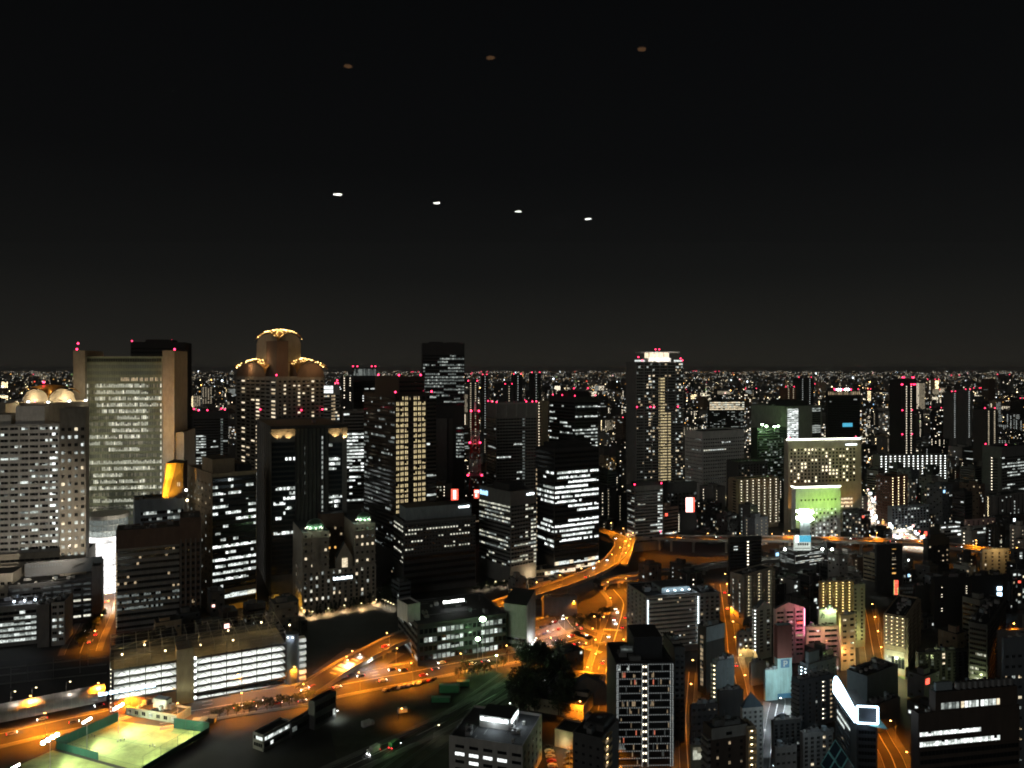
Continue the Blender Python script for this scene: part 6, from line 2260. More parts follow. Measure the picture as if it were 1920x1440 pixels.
# amber roof deck with its steel frame
m = MB()
for i in range(15):
    a = F.w * i / 14
    for o_ in (-2, -22, -41):
        m.beam(F.pt(a, z1 - .5, o_), F.pt(a, z1 + 5.5, o_), .13, 'steel', n=5)
    m.beam(F.pt(a, z1 + 5.5, -2), F.pt(a, z1 + 5.5, -41), .13, 'steel', n=5)
    if i < 14:
        for o_ in (-2, -22, -41):
            m.beam(F.pt(a, z1 + 5.5, o_), F.pt(a + F.w / 14, z1 + 5.5, o_), .12, 'steel', n=5)
            m.beam(F.pt(a, z1 + 3.6, o_), F.pt(a + F.w / 14, z1 + 5.5, o_), .1, 'steel', n=4)
        for o_ in (-8, -15, -28, -35):
            m.beam(F.pt(a, z1 + 5.5, o_), F.pt(a + F.w / 14, z1 + 5.5, o_), .09, 'steel', n=4)
m.build('roof_frame', b.root)
for x, y, in ((229, 1227), (271, 1209), (310, 1220), (376, 1209), (428, 1182), (437, 1200), (490, 1167), (543, 1172)):
    d = (EYE - (z1 + 3.5)) * FPX / (y - HY)
    p = ((x - CX) / FPX * d, d, z1 + 3.5)
    m = MB()
    m.ball(p, .45, 'lamp_warm', 7, 5)
    m.beam((p[0], p[1], z1 - .5), p, .1, 'steel')
    m.build('roof_lamp', b.root)
    lamp('POINT', 'roof_light', (p[0], p[1], p[2] + .8), 800, (1, .62, .18), b.root)
m = MB()
for a0, a1, q0, q1 in letter_blocks(11, random.Random(8), .12):
    F.bx(m, -5 + 26 * a0, -5 + 26 * a1, 11.2 + 1.9 * q0, 11.2 + 1.9 * q1, .5, .8, 'neon_blue')
m.build('sign_lettering', b.root)
b.par = .9
b.wall = 'darksteel'
r = MB()
q = [b.N, b.Rc, b.Fc, b.Lc]
r.solid([(p.x, p.y) for p in q], z1 - 1.2, z1 - .81, 'roofgrey')
r.build('roof_deck', b.root)
b.L.bx(b.w, 0, b.L.w, 0, z1, -.5, 0, 'darksteel')
b.w.build('wall', b.root)

# office with billboard, left edge
b = B('billboard_base_office', 'dark office with a grid of dim windows under a long unlit billboard', 8, 15, 172, 1098, 512, th=66, wall='darkgrey')
b.strip(b.R, 3, b.z1 - 2, 7, 8, hf=.42, p=[0, 0, 0, .0, 0, 0, 0], wm='darkgrey', sp=.4, mull=1.6, dark='glass', fn=lambda i, j, l, r: 'yhi' if (i == 3 and j >= 5) or (i == 6 and j >= 4) else ('dim' if r.random() < .85 else None))
b.done(2)
board('rooftop_billboard', 'long unlit grey billboard with a faint swoosh over the dim-windowed office', 47, 164, 1056, 1082, 520, 'grey_panel_glow', th=66, legs=3,
      marks=[(.05 + .5 * k / 14, .05 + .5 * k / 14 + .02, .62, .78, 'slate') for k in range(12)] + [(.60 + .02 * k, .625 + .02 * k, .3 + .06 * k - .004 * k * k, .42 + .06 * k - .004 * k * k, 'char') for k in range(8)])
q = B('grey_annex', 'plain grey annex right of the billboard office', 172, 172, 190, 1062, 525, th=66, wall='gray2', dl=22)
q.done(1)
b = B('floors_car_park', 'small white-lit car park with open floors at the left edge', -30, -30, 70, 1140, 480, th=70, wall='conc', dr=30)
b.strip(b.R, 2, b.z1 - 3, 6, 9, hf=.6, p=[.3, .6, .8, .9, .9, .9], pal=('mid', 'hi', 'mid'), wm='conc', sp=1.0)
for fb in (.55, .75, .95):
    p = b.pt(.05, fb, b.z1 + 2)
    m = MB()
    m.ball(p, .6, 'lamp_cool', 7, 5)
    m.beam((p[0], p[1], b.z1 - 1), p, .1, 'steel')
    m.build('roof_lamp', b.root)
    lamp('POINT', 'roof_light', (p[0], p[1], p[2] + 1), 1400, (.85, .9, 1), b.root)
b.done(1)
q = B('blank_stair_tower', 'blank grey stair tower beside the white-lit car park floors', 70, 70, 92, 1134, 482, th=76, wall='gray2', dl=14)
q.done(1)
q = B('window_block', 'pale slim block with two columns of white windows at the left', 93, 96, 121, 1130, 485, th=72, wall='pale')
q.grid(q.R, 2, q.z1 - 1, 6, 2, 2.4, 1.7, p=.5, pal=('mid', 'hi'), frame='pale')
q.done(1)

# dark railway strip with tracks and poles, vaulted canopy, orange road
rg = MB()
rg.face([(*G(-220, 1262), .02), (*G(-220, 1345), .02), (*G(205, 1298), .02), (*G(205, 1222), .02)], 'black')
struct(rg, 'railway_ground')


def track(name, label, pts, group):
    pl = smooth([(*G(*p), 0) for p in pts], 4)
    r = empty(name, tuple(pl[0]), label, 'railway track', group)
    m = MB()
    for s in (-.55, .55):
        wallrib(m, pl, s - .05, s + .05, .02, .2, 'steel')
    m.build('rails', r)
    m = MB()
    ribbon(m, pl, -1.3, 1.3, .06, 'earth')
    m.build('ballast', r)


for dy in (0, 14, 30):
    track('railway_track', 'railway track crossing the black strip at the left edge', [(-150, 1268 + dy), (30, 1250 + dy), (200, 1232 + dy)], 'tracks at the left edge')
for x, y in ((20, 1290), (52, 1278), (150, 1262), (165, 1250), (100, 1270)):
    p = (*G(x, y), 0)
    r = empty('catenary_pole', p, 'thin steel pole over the dark railway strip', 'pole', 'poles over the railway')
    m = MB()
    m.beam(p, (p[0], p[1], 11), .14, 'steel')
    m.beam((p[0], p[1], 10), (p[0] + 5, p[1], 10.4), .07, 'steel')
    m.build('pole', r)
pl = smooth([(*G(-90, 1368), 0), (*G(0, 1352), 0), (*G(100, 1332), 0), (*G(196, 1312), 0)], 6)
r = empty('road_canopy', tuple(pl[0]), 'long grey vaulted noise canopy over the road at the left', 'road canopy')
m = MB()
n_ = sides(pl)
NA = 12
for i in range(len(pl) - 1):
    for k in range(NA):
        def pt(j, kk, rr=7.5):
            an = math.pi * kk / NA
            p = pl[j] - n_[j] * (rr * math.cos(an))
            return (p.x, p.y, 2 + rr * .8 * math.sin(an))
        m.face([pt(i, k), pt(i + 1, k), pt(i + 1, k + 1), pt(i, k + 1)], 'steel' if k != 7 else 'whitepaint')
m.build('shell', r)
m = MB()
for i in range(len(pl)):
    for k in range(NA):
        m.beam(pt(i, k, 7.65), pt(i, k + 1, 7.65), .12, 'pale', n=4)
m.build('ribs', r)
for x, y in ((60, 1330), (124, 1318), (20, 1338)):
    street_lamp(*G(x, y + 8), 'whitish lamp above the vaulted canopy', 'lamps at the canopy', h=13, mat='lamp_warm', power=350, col=(1, .85, .7))

# sports court
CZ = .05
cc = [Vector((*G(x, y), 0)) for x, y in ((222, 1352), (392, 1374), (268, 1448), (105, 1404))]
m = MB()
m.face([(p.x, p.y, CZ) for p in (cc[3], cc[2], cc[1], cc[0])], 'turf')
e0, e1 = cc[3] + (cc[3] - cc[0]) * .05, cc[2] + (cc[2] - cc[1]) * .05
m.face([(p.x, p.y, CZ) for p in (e0 + (cc[3] - cc[0]) * .5, e1 + (cc[2] - cc[1]) * .5, e1, e0)], 'turf')
struct(m, 'sports_ground')
m = MB()
def cl(u, v, z=CZ + .03):
    p = cc[0].lerp(cc[1], u).lerp(cc[3].lerp(cc[2], u), v)
    return (p.x, p.y, z)
def line(u0, v0, u1, v1, w=.16):
    a, b_ = Vector(cl(u0, v0)), Vector(cl(u1, v1))
    d = (b_ - a).normalized()
    s = Vector((-d.y, d.x, 0)) * w / 2
    m.face([tuple(a - s), tuple(b_ - s), tuple(b_ + s), tuple(a + s)], 'netting')
for u in (.08, .5, .92):
    line(u, .08, u, .92)
for v in (.08, .5, .92):
    line(.08, v, .92, v)
struct(m, 'court_markings')


def fence(name, label, pts, h, post, solid_h, mat='netting', top=True):
    r = empty(name, tuple(pts[0]), label, 'fence')
    a, c = Vector(pts[0]), Vector(pts[1])
    L_ = (c - a).length
    n = max(2, int(L_ / post))
    for i in range(n + 1):
        p = a.lerp(c, i / n)
        m = MB()
        m.beam(p, p + Vector((0, 0, h)), .09, 'darksteel', n=5)
        m.build('post', r)
    m = MB()
    d = (c - a).normalized()
    s = Vector((-d.y, d.x, 0)) * .03
    m.solid([(v.x, v.y) for v in (a - s, c - s, c + s, a + s)], .1, solid_h, mat)
    m.build('net', r)
    m = MB()
    for z in ([h] if top else []) + [solid_h]:
        m.beam(a + Vector((0, 0, z)), c + Vector((0, 0, z)), .06, 'darksteel', n=5)
    if h > solid_h + 1:
        for i in range(n * 3):
            p = a.lerp(c, i / (n * 3))
            m.beam(p + Vector((0, 0, solid_h)), p + Vector((0, 0, h)), .025, 'darksteel', n=4)
    m.build('rail', r)


fence('court_fence', 'tall green net along the road side of the lit court', (cc[3], cc[0]), 5, 5, 4.6)
fence('court_fence', 'low see-through net along the dark near side of the lit court', (cc[2], cc[1]), 7, 8, 2.6)
fence('court_fence', 'green net at the far right end of the lit court', (cc[0].lerp(cc[1], .62), cc[1]), 5, 5, 4.9)
fence('court_fence', 'green net at the near left end of the lit court', (cc[3], cc[3].lerp(cc[2], .5)), 4.5, 5, 3.4)
for k, (x, y) in enumerate(((222, 1325), (163, 1351), (94, 1385), (28, 1438))):
    h = 13
    d = (EYE - h) * FPX / (y - HY)
    p = Vector(((x - CX) / FPX * d, d, 0))
    r = empty('floodlight_mast', tuple(p), ('%s floodlight mast blazing beside the green court' % ('farthest', 'second farthest', 'second nearest', 'nearest')[k]), 'floodlight')
    m = MB()
    m.beam(p, p + Vector((0, 0, h)), .16, 'steel', .1)
    m.build('pole', r)
    sc = (1.0, .8, 1.5, .7)[k]
    for j in range(4):
        m = MB()
        q = p + Vector(((j - 1.5) * .95 * sc, (j - 1.5) * .7 * sc, h + (j - 1.5) * .45 * sc))
        m.box(q.x - .42 * sc, q.x + .42 * sc, q.y - .42, q.y + .42, q.z - .4 * sc, q.z + .4 * sc, 'flood')
        m.build('lamp_head', r)
    t = Vector(cl((.35, .35, .4, .5)[k], (.1, .5, .8, 1.0)[k]))
    lamp('SPOT', 'flood_beam', p + Vector((1.2, -.6, h + .2)), 36000, (.93, 1, .66), r, aim=t + Vector((6, 0, 0)), angle=110, size=.8)
p0 = Vector(cl(1.0, .55)) + Vector((2, 0, 0))
for k, v in enumerate((.15, .75)):
    p = Vector(cl(1.02, v))
    lamp('SPOT', 'flood_beam', (p.x, p.y, 11), 17000, (.95, 1, .6), aim=Vector(cl(.6, v)), angle=110, size=.8)
b = B('club_house', 'low court-side house with a flat dark roof and a pale stair box', 236, 331, 358, 1341, 379, th=18, wall='greenish')
b.block('stair_box', .35, .62, .55, .9, 4.5, 'white')
b.grid(b.L, .4, b.z1 - .6, 1, 7, 2.2, 1.9, p=.6, pal=('ymid', 'mid'))
b.done(1)
for x, y in ((366, 1362), (380, 1360), (396, 1356)):
    X0, Y0 = G(x, y)
    r = empty('garden_shed', (X0, Y0, 0), 'small pale shed behind the right end of the lit court', 'shed', 'sheds by the court')
    m = MB()
    m.box(X0 - 1.6, X0 + 1.6, Y0, Y0 + 2.6, 0, 2.3, 'pale')
    m.build('wall', r)
    m = MB()
    m.solid([(X0 - 1.9, Y0 - .3), (X0 + 1.9, Y0 - .3), (X0 + 1.9, Y0 + 2.9), (X0 - 1.9, Y0 + 2.9)], 2.31, [2.5, 2.5, 3.1, 3.1], 'greenish')
    m.build('roof', r)

# station sheds by the yard
b = B('station_house', 'low shed with a row of white-lit windows beside the dark yard', 474, 494, 546, 1378, 351, th=30, wall='gray2')
b.strip(b.R, 1, b.z1 - .6, 2, 9, hf=.55, p=[.0, .8], pal=('mid', 'hi', 'low'), wm='gray2', sp=.2, rows=[[(0, 1)], [(.1, .3)]])
b.strip(b.L, 1, b.z1 - .6, 2, 4, hf=.55, rows=[[(.3, .9)], []], pal=('mid', 'hi'), wm='gray2', sp=.2)
b.done(0)
b = B('platform_shed', 'long dark platform roof running back from the white-lit shed', 538, 546, 590, 1356, 364, th=30, wall='darkgrey', cat='shed')
b.strip(b.R, .8, b.z1 - .6, 1, 14, hf=.4, p=.35, pal=('low', 'mid'), wm='darkgrey', sp=.2)
b.done(0)
b = B('signal_cabin', 'pale cabin with two bright lamps at the far end of the platform roof', 578, 590, 630, 1316, 372, th=30, wall='darkgrey', cat='cabin')
b.strip(b.R, 1, b.z1 - 1, 2, 8, hf=.5, rows=[[(.8, .95)], [(.1, .3), (.9, 1)]], pal=('mid', 'low'), wm='darkgrey', sp=.2)
b.done(0)
p = b.R.pt(b.R.w * .97, 3, 1.2)
street_lamp(p[0] - 2, p[1], 'white lamp under the eaves of the pale cabin', 'cabin lamp', h=4, mat='lamp_white', power=220, col=(.95, 1, .95))

# long dark office along the avenue with its roof box
b = B('avenue_office', 'long dark office along the avenue with three rows of white windows', 747, 783, 950, 1171, 452, th=68, wall='char')
b.strip(b.R, 2, b.z1 - 2, 4, 20, hf=.55, rows=[[(.2, .48), (.7, .95)], [(.05, .2), (.25, .5), (.72, .95)], [(.2, .5), (.6, .9)], [(.15, .4), (.6, .9)]], pal=('hi', 'mid', 'low', 'mid'), wm='char', sp=.4, mull=.7)
b.strip(b.L, 2, b.z1 - 2, 5, 7, hf=.6, p=.35, pal=('mid', 'low'), wm='darkgrey', mull=.5)
m = MB()
for a0, a1, q0, q1 in letter_blocks(8, random.Random(12)):
    p = (.46 + .2 * a0, .46 + .2 * a1)
    F2 = Face(b.pt(.55, .42, 0)[:2], b.pt(.55, .68, 0)[:2], 0, 0)
    F2.bx(m, F2.w * a0, F2.w * a1, b.z1 + 2 + 2.1 * q0, b.z1 + 2 + 2.1 * q1, 0, .3, 'lamp_white')
F2.bx(m, 0, F2.w, b.z1 - .9, b.z1 + 2, -.4, -.2, 'darksteel')
m.build('roof_sign', b.root)
b.done(3)
q = B('white_roof_box', 'plain white boxed screen standing on the avenue office roof', 745, 764, 788, 1134, 458, th=56, wall='white', z0=b.z1 - .9, cat='roof screen')
q.done(0)
for x, y, r_, pw in ((905, 1161, 1.9, 5000), (896, 1198, 1.4, 2200), (931, 1229, .6, 800)):
    h = 24 if y < 1170 else (14 if y < 1210 else 9)
    d = (EYE - h) * FPX / (y - HY)
    d = d if y > 1170 else 455
    p = Vector(((x - CX) / FPX * d, d, EYE - (y - HY) / FPX * d))
    r = empty('green_floodlight', tuple(p), 'greenish-white floodlight glaring over the avenue office, %s' % ('topmost of three' if y < 1170 else 'middle of three' if y < 1210 else 'lowest of three'), 'floodlight')
    m = MB()
    m.ball(p, r_, 'flood_green', 10, 6, .7)
    m.build('lamp_head', r)
    m = MB()
    m.beam((p.x, p.y, 0), p - Vector((0, 0, .5)), .13, 'steel')
    m.build('mast', r)
    lamp('POINT', 'green_light', p + Vector((0, -1.8, .2)), pw, (.35, 1, .32), r, size=.8)
b = B('wedge_building', 'wedge-shaped building with a dark sloping roof and a pale lit flank', 944, 987, 1004, 1136, 472, th=24, wall='conc')
b.R.bx(b.w, b.R.w * .02, b.R.w * .1, 0, b.z1, 0, .3, 'pale')
b.strip(b.L, 2, 10, 2, 6, hf=.5, p=.3, pal=('mid', 'low'), wm='conc')
m = MB()
c0, c1, c2, c3 = b.pt(0, 0, b.z1 + .02), b.pt(0, 1, b.z1 + 6), b.pt(1, 1, b.z1 + 6), b.pt(1, 0, b.z1 + .02)
m.face([c0, c1, c2, c3], 'roofdark')
m.face([c3, c2, (c2[0], c2[1], b.z1), (c3[0], c3[1], b.z1 - .01)], 'conc')
m.face([c0, (c1[0], c1[1], b.z1), c1], 'conc')
m.build('sloping_roof', b.root)
b.done(0)
for i in range(6):
    p = b.R.pt(b.R.w * (.1 + .16 * i), 3 + i * .5, 1.2)
    m = MB()
    m.ball(p, .35, 'lamp_white', 6, 4)
    m.build('wall_lamp', b.root)
lamp('POINT', 'wall_light', b.R.pt(b.R.w * .4, 8, 3), 2600, (.95, 1, .93), b.root)
b = B('pale_shed', 'long dim curved-roof shed below the elevated ramp', 1016, 1020, 1082, 1121, 540, th=76, wall='gray2', cat='shed')
b.done(1)

# pale office with lit roof signs, bottom centre
b = B('pale_office', 'pale corner office with glowing white signs on its roof box', 842, 980, 1016, 1399, 315, th=17, wall='pale', roof='roofgrey')
b.strip(b.L, 2, b.z1 - 2.4, 5, 5, hf=.42, rows=[[], [(0, .8)], [(.2, .4)], [], []], pal=('max', 'hi'), wm='pale', sp=.15, mull=2.2, fn=lambda i, j, l, r: None)
b.grid(b.R, 2, b.z1 - 2.4, 5, 5, 1.2, 1.5, p=.15, pal=('wlow', 'mid'))
m = MB()
m.solid(b.poly(.28, .72, .42, .8), b.z1 - .9, b.z1 + 4.2, 'white', top='roofdark')
m.build('roof_box', b.root)
for F2, n in ((Face(b.pt(.72, .42, 0)[:2], b.pt(.28, .42, 0)[:2], 0, 0), 8), (Face(b.pt(.28, .42, 0)[:2], b.pt(.28, .8, 0)[:2], 0, 0), 4)):
    m = MB()
    for a0, a1, q0, q1 in letter_blocks(n, random.Random(n), .12):
        F2.bx(m, F2.w * (.04 + .88 * a0), F2.w * (.04 + .88 * a1), b.z1 + 2.0 + 1.7 * q0, b.z1 + 2.0 + 1.7 * q1, .02, .3, 'sign_white')
    m.build('sign_lettering', b.root)
    p = F2.pt(F2.w / 2, b.z1 + 2.5, 2.5)
    lamp('POINT', 'sign_light', p, 420, (.85, .95, 1), b.root, size=.8)
b.done(3)
b = B('long_low_hall', 'long low cream hall with a cluttered dark roof', 988, 1094, 1136, 1324, 383, th=22, wall='beige')
b.grid(b.L, 2.4, 5, 1, 14, .7, .7, p=0)
b.block('raised_roof', .05, .35, .3, .9, 2.2, 'beige')
b.done(6)
b = B('carport', 'lit flat carport canopy in the yard beside the pale office', 1040, 1078, 1096, 1374, 352, th=26, wall='tan', cat='carport')
b.done(0)
lamp('POINT', 'carport_light', b.L.pt(b.L.w * .5, 3, 2.5), 450, (1, .9, .55), b.root)
lamp('POINT', 'yard_light', (*G(1052, 1420), 8), 700, (.7, 1, .45))
b = B('landing_stair_block', 'dark corner block with amber-lit stair landings', 1074, 1128, 1160, 1384, 300, th=28, wall='darkgrey')
b.balc(b.R, 1, b.z1 - 1.5, 9, 1, 'lamp_yellow', a0=.3, a1=b.R.w * .5, lampw=.8, lamph=.35, out=.9, par='yellowtile', door='wlow')
b.grid(b.L, 1, b.z1 - 3, 8, 4, 1.0, 1.0, p=.03, pal=('wlow',))
b.block('stair_head', .15, .8, .35, .95, 2.6, 'darkgrey')
b.done(2)
# gabled warehouse
dd = 398
b = B('gabled_warehouse', 'long dark gable-roofed warehouse pointing at the pale office', 1064, 1068, 1138, 1290, dd, th=84, wall='darkgrey', dl=75, cat='warehouse')
m = MB()
p = [b.pt(fa, fb, b.z1 + .02) for fa, fb in ((0, 0), (0, 1), (1, 1), (1, 0))]
r0, r1 = b.pt(0, .5, b.z1 + 5), b.pt(1, .5, b.z1 + 5)
m.face([p[0], r0, r1, p[3]], 'roofgrey')
m.face([r0, p[1], p[2], r1], 'roofgrey')
m.face([p[0], p[1], r0], 'darkgrey')
m.face([p[2], p[3], r1], 'darkgrey')
m.build('gable_roof', b.root)
m = MB()
for k in range(26):
    t = k / 25
    for s in (0, 1):
        m.beam(b.pt(t, s, b.z1 + .1), b.pt(t, .5, b.z1 + 5.1), .08, 'slate', n=4)
m.build('roof_ribs', b.root)
b.done(0)
q = B('hall_end', 'greenish low hall at the far end of the gabled warehouse', 1078, 1081, 1120, 1214, 486, th=82, wall='greenish', cat='hall')
q.done(2)

for dx in (0, 26, 52, 84):
    track('railway_track', 'pale railway track running away through the dark grass', [(640 + dx, 1480), (760 + dx, 1390), (860 + dx, 1320), (940 + dx * .8, 1262)], 'tracks in the freight yard')
for k, (x, y, w, h, lab) in enumerate(((842, 1300, 11, 4.2, 'green freight container stack, the tallest in the dark yard'), (826, 1318, 10, 2.6, 'long low green container nearest the pale office'), (868, 1288, 7, 2.8, 'short green container nearest the avenue trees'))):
    X0, Y0 = G(x, y)
    r = empty('freight_container', (X0, Y0, 0), lab, 'container')
    m = MB()
    m.box(X0 - w / 2, X0 + w / 2, Y0, Y0 + 3, .2, h, 'truck_green')
    m.build('body', r)
    m = MB()
    for i in range(int(w / .6)):
        m.box(X0 - w / 2 + .2 + i * .6, X0 - w / 2 + .35 + i * .6, Y0 - .06, Y0, .3, h - .1, 'truck_green')
    for a in (-w / 2, w / 2 - .3):
        m.box(X0 + a, X0 + a + .3, Y0 - .1, Y0 + .2, 0, h + .05, 'darksteel')
    m.build('ribs', r)
for x, y, lab, mt, c, pw in ((745, 1336, 'orange lamp beside a truck in the dark yard', 'lamp_orange', (1, .45, .08), 900), (1014, 1280, 'tiny white lamp among the dark yard trees', 'lamp_white', (1, 1, .95), 60), (948, 1326, 'white lamp post on the yard edge behind the pale office', 'lamp_white', (1, 1, .95), 350), (814, 1368, 'small dim lamp by the yard road', 'lamp_warm', (1, .9, .7), 60)):
    street_lamp(*G(x, y + 16), lab, None, h=6, mat=mt, power=pw, col=c)

# the little curved sign gantry and overhead sign
# ------------------------------------------------------------------ vehicles
CARS = {}


def prism(mb, prof, y0, y1, m, inset=0):
    """side profile (x, z) swept across the car"""
    n, o, k = len(prof), len(mb.v), mb.mi(m)
    mb.v += [(x, y0, z) for x, z in prof] + [(x, y1, z) for x, z in prof]
    for i in range(n):
        j = (i + 1) % n
        mb.f.append((o + i, o + j, o + n + j, o + n + i))
        mb.m.append(k)
    mb.f.append(tuple(o + n - 1 - i for i in range(n)))
    mb.f.append(tuple(o + n + i for i in range(n)))
    mb.m += [k, k]


def car_meshes(col, truck=False):
    if (col, truck) in CARS:
        return CARS[(col, truck)]
    P_ = []
    m = MB()
    if truck:
        prism(m, [(-3.2, .5), (3.1, .5), (3.2, 1.4), (2.9, 2.4), (1.6, 2.5), (1.55, .9), (-3.2, .9)], -1.05, 1.05, col)
        P_.append(('body', m))
        m = MB()
        m.box(-3.2, 1.4, -1.1, 1.1, .95, 3.1, 'whitepaint' if col != 'truck_green' else col)
        P_.append(('cargo_box', m))
        m = MB()
        m.face([(3.16, -.85, 1.5), (3.16, .85, 1.5), (2.93, .85, 2.3), (2.93, -.85, 2.3)], 'glass')
        P_.append(('windscreen', m))
        wx, hx, tx, yy = (-2, 2.3), 3.22, -3.25, .85
    else:
        prism(m, [(-2.1, .35), (2.1, .35), (2.15, .7), (1.95, .88), (1.0, .95), (.45, 1.42), (-1.1, 1.45), (-1.85, 1.0), (-2.15, .9)], -.85, .85, col)
        P_.append(('body', m))
        m = MB()
        prism(m, [(.92, .98), (.44, 1.36), (-1.05, 1.38), (-1.7, 1.02)], -.87, .87, 'glass')
        P_.append(('windows', m))
        wx, hx, tx, yy = (-1.3, 1.3), 2.12, -2.16, .6
    for x in wx:
        for s in (-1, 1):
            m = MB()
            m.beam((x, s * .78, .34), (x, s * .95, .34), .34, 'rubber', n=12)
            m.beam((x, s * .95, .34), (x, s * .965, .34), .2, 'steel', n=10)
            P_.append(('wheel', m))
    for s in (-1, 1):
        m = MB()
        m.box(hx - .06, hx + .06, s * yy - .22, s * yy + .22, .55, .8, 'headlight')
        P_.append(('headlight', m))
        m = MB()
        m.box(tx - .06, tx + .06, s * yy - .24, s * yy + .24, .6, .88, 'taillight')
        P_.append(('taillight', m))
    CARS[(col, truck)] = [(n, mb.mesh(n)) for n, mb in P_]
    return CARS[(col, truck)]


rc = random.Random(31)
CCOL = ['car_white', 'car_black', 'car_silver', 'car_white', 'car_blue', 'car_red', 'car_silver']


def car(x, y, rz, label, group, z=.03, col=None, truck=False, beam=0, off=False):
    col = col or rc.choice(CCOL)
    r = empty('delivery_truck' if truck else 'car', (x, y, z), label, 'truck' if truck else 'car', group, rz)
    for n, me in car_meshes(col, truck):
        if off and n in ('headlight', 'taillight'):
            continue
        o = bpy.data.objects.new(n, me)
        COL.objects.link(o)
        o.parent = r
    if beam:
        d = bpy.data.lights.new('beam', 'SPOT')
        d.energy, d.color, d.spot_size, d.spot_blend, d.shadow_soft_size = beam, (.95, .97, 1), R(70), .6, .2
        o = bpy.data.objects.new('beam', d)
        COL.objects.link(o)
        o.parent = r
        o.location = (2.4, 0, .8)
        o.rotation_euler = (R(82), 0, R(-90))
    return r


def on_road(pl, t, s):
    i = min(int(t * (len(pl) - 1)), len(pl) - 2)
    f_ = t * (len(pl) - 1) - i
    p = pl[i].lerp(pl[i + 1], f_) - sides(pl)[i] * s
    d = pl[i + 1] - pl[i]
    return p, math.atan2(d.y, d.x)


def cars_on(pl, ts, label, group, off=0.0, z=.03, beam=500):
    for t, s, back in ts:
        p, a = on_road(pl, t, s)
        car(p.x, p.y, a + (math.pi if back else 0), label, group, z=p.z + z, beam=beam if p.y < 720 else 0)


cars_on(AV, [(.25, 10, 0), (.27, -3, 1), (.36, 3, 0), (.39, -9, 1), (.45, 6, 0), (.48, -7, 1), (.53, 9, 0), (.6, -3, 1), (.71, -9, 1), (.77, 9, 0), (.83, -8, 1), (.91, 7, 0), (.94, -6, 1), (.12, 6, 0), (.145, 9, 0), (.16, 3, 0), (.2, 8, 0), (.22, 5, 0), (.3, -5, 1), (.33, 8, 0), (.42, -6, 1), (.5, -4, 1), (.57, 4, 0), (.63, -8, 1), (.66, 7, 0), (.69, 7, 0), (.74, -5, 1), (.8, 4, 0), (.88, -4, 1)], 'car driving with its lamps on along the wide orange avenue', 'cars on the avenue')
cars_on(CT, [(.1, -3, 1), (.25, 3, 0), (.35, 3, 0), (.5, -3, 1), (.6, 3, 0), (.72, 3, 0), (.85, -3, 1)], 'car on the short street beyond the junction', 'cars beyond the junction')
cars_on(NS, [(.4, 4, 0), (.47, -4, 1), (.58, -2, 1), (.69, 5, 0), (.76, -5, 1), (.3, -3, 0), (.55, 3, 0), (.62, -4, 1), (.66, 3, 0), (.72, -3, 1), (.8, 4, 0)], 'car on the road left of the lattice tower', 'cars on the side road')
cars_on(RAMP, [(.2, 3, 0), (.36, 4, 0), (.5, -3, 1), (.65, -4, 1), (.74, 4, 0), (.88, -3, 1), (.3, 3, 0), (.42, -3, 1), (.6, 4, 0), (.7, -3, 1), (.78, 3, 0), (.84, 3, 0)], 'car climbing the curving elevated ramp', 'cars on the elevated ramp')
cars_on(VIA, [(.1, 3, 0), (.2, -3, 1), (.35, 4, 0), (.5, -4, 1), (.62, 3, 0), (.7, -3, 1), (.8, 4, 0)], 'car on the crossing expressway viaduct', 'cars on the viaduct')
cars_on(BS, [(.06 + .055 * k, (-6, -3, 3, 6)[k % 4], k % 4 < 2) for k in range(17)], 'car in the glittering shop street traffic', 'cars in the shop street')
cars_on(BS, [(.09 + .055 * k, (-3, 6, -6, 3)[k % 4], k % 4 in (0, 2)) for k in range(16)], 'car in the glittering shop street traffic', 'cars in the shop street')
cars_on(LS, [(.12, -2.5, 1), (.3, 2.5, 0), (.55, -2.5, 1), (.75, 2.5, 0), (.9, 2.5, 0)], 'car in the sloping lane between apartment blocks', 'cars in the lane')
cars_on(LR, [(.3, 4, 0), (.45, -5, 1), (.6, 7, 0), (.75, -8, 1), (.85, 3, 0)], 'car on the orange road beside the court', 'cars on the court road')
cars_on(WS, [(.2, 3, 0), (.35, -3, 1), (.5, 3, 0), (.62, -4, 1), (.75, 3, 0), (.3, 5, 0)], 'car on the street right of the billboard office', 'cars on the west street')
for k in range(11):
    x, y = 722 + 9.2 * k, 1296 - 2.1 * k + (k % 2) * 1.2
    p = G(x, y)
    car(p[0], p[1], R(70 + rc.uniform(-4, 4)), 'parked car in the dark row between the avenue and the yard', 'cars parked by the yard', off=True)
for k in range(14):
    x, y = 620 + 9 * (k % 7) + 20 * (k // 7), 1256 - 3 * (k % 7) - 12 * (k // 7)
    p = G(x, y)
    car(p[0], p[1], R(20 + rc.uniform(-5, 5)), 'parked car in the white-lit lot under the elevated ramp', 'cars parked under the ramp', off=True)
for k in range(18):
    x, y = 1003 + 9 * (k % 6) + 3 * (k // 6), 1196 - 6 * (k % 6) * .5 - 16 * (k // 6)
    p = G(x, y)
    car(p[0], p[1], R(65 + rc.uniform(-5, 5)), 'parked car in the lot beside the wedge building', 'cars parked by the wedge', off=True)
for k in range(6):
    p = G(1028 + 2 * k, 1402 + 9 * k)
    car(p[0], p[1], R(10), 'parked car in the yard beside the pale office', 'cars parked by the pale office', off=True)
for k in range(4):
    p = G(1070 - 2 * k, 1404 + 10 * k)
    car(p[0], p[1], R(190), 'parked car in the yard beside the pale office', 'cars parked by the pale office', off=True)
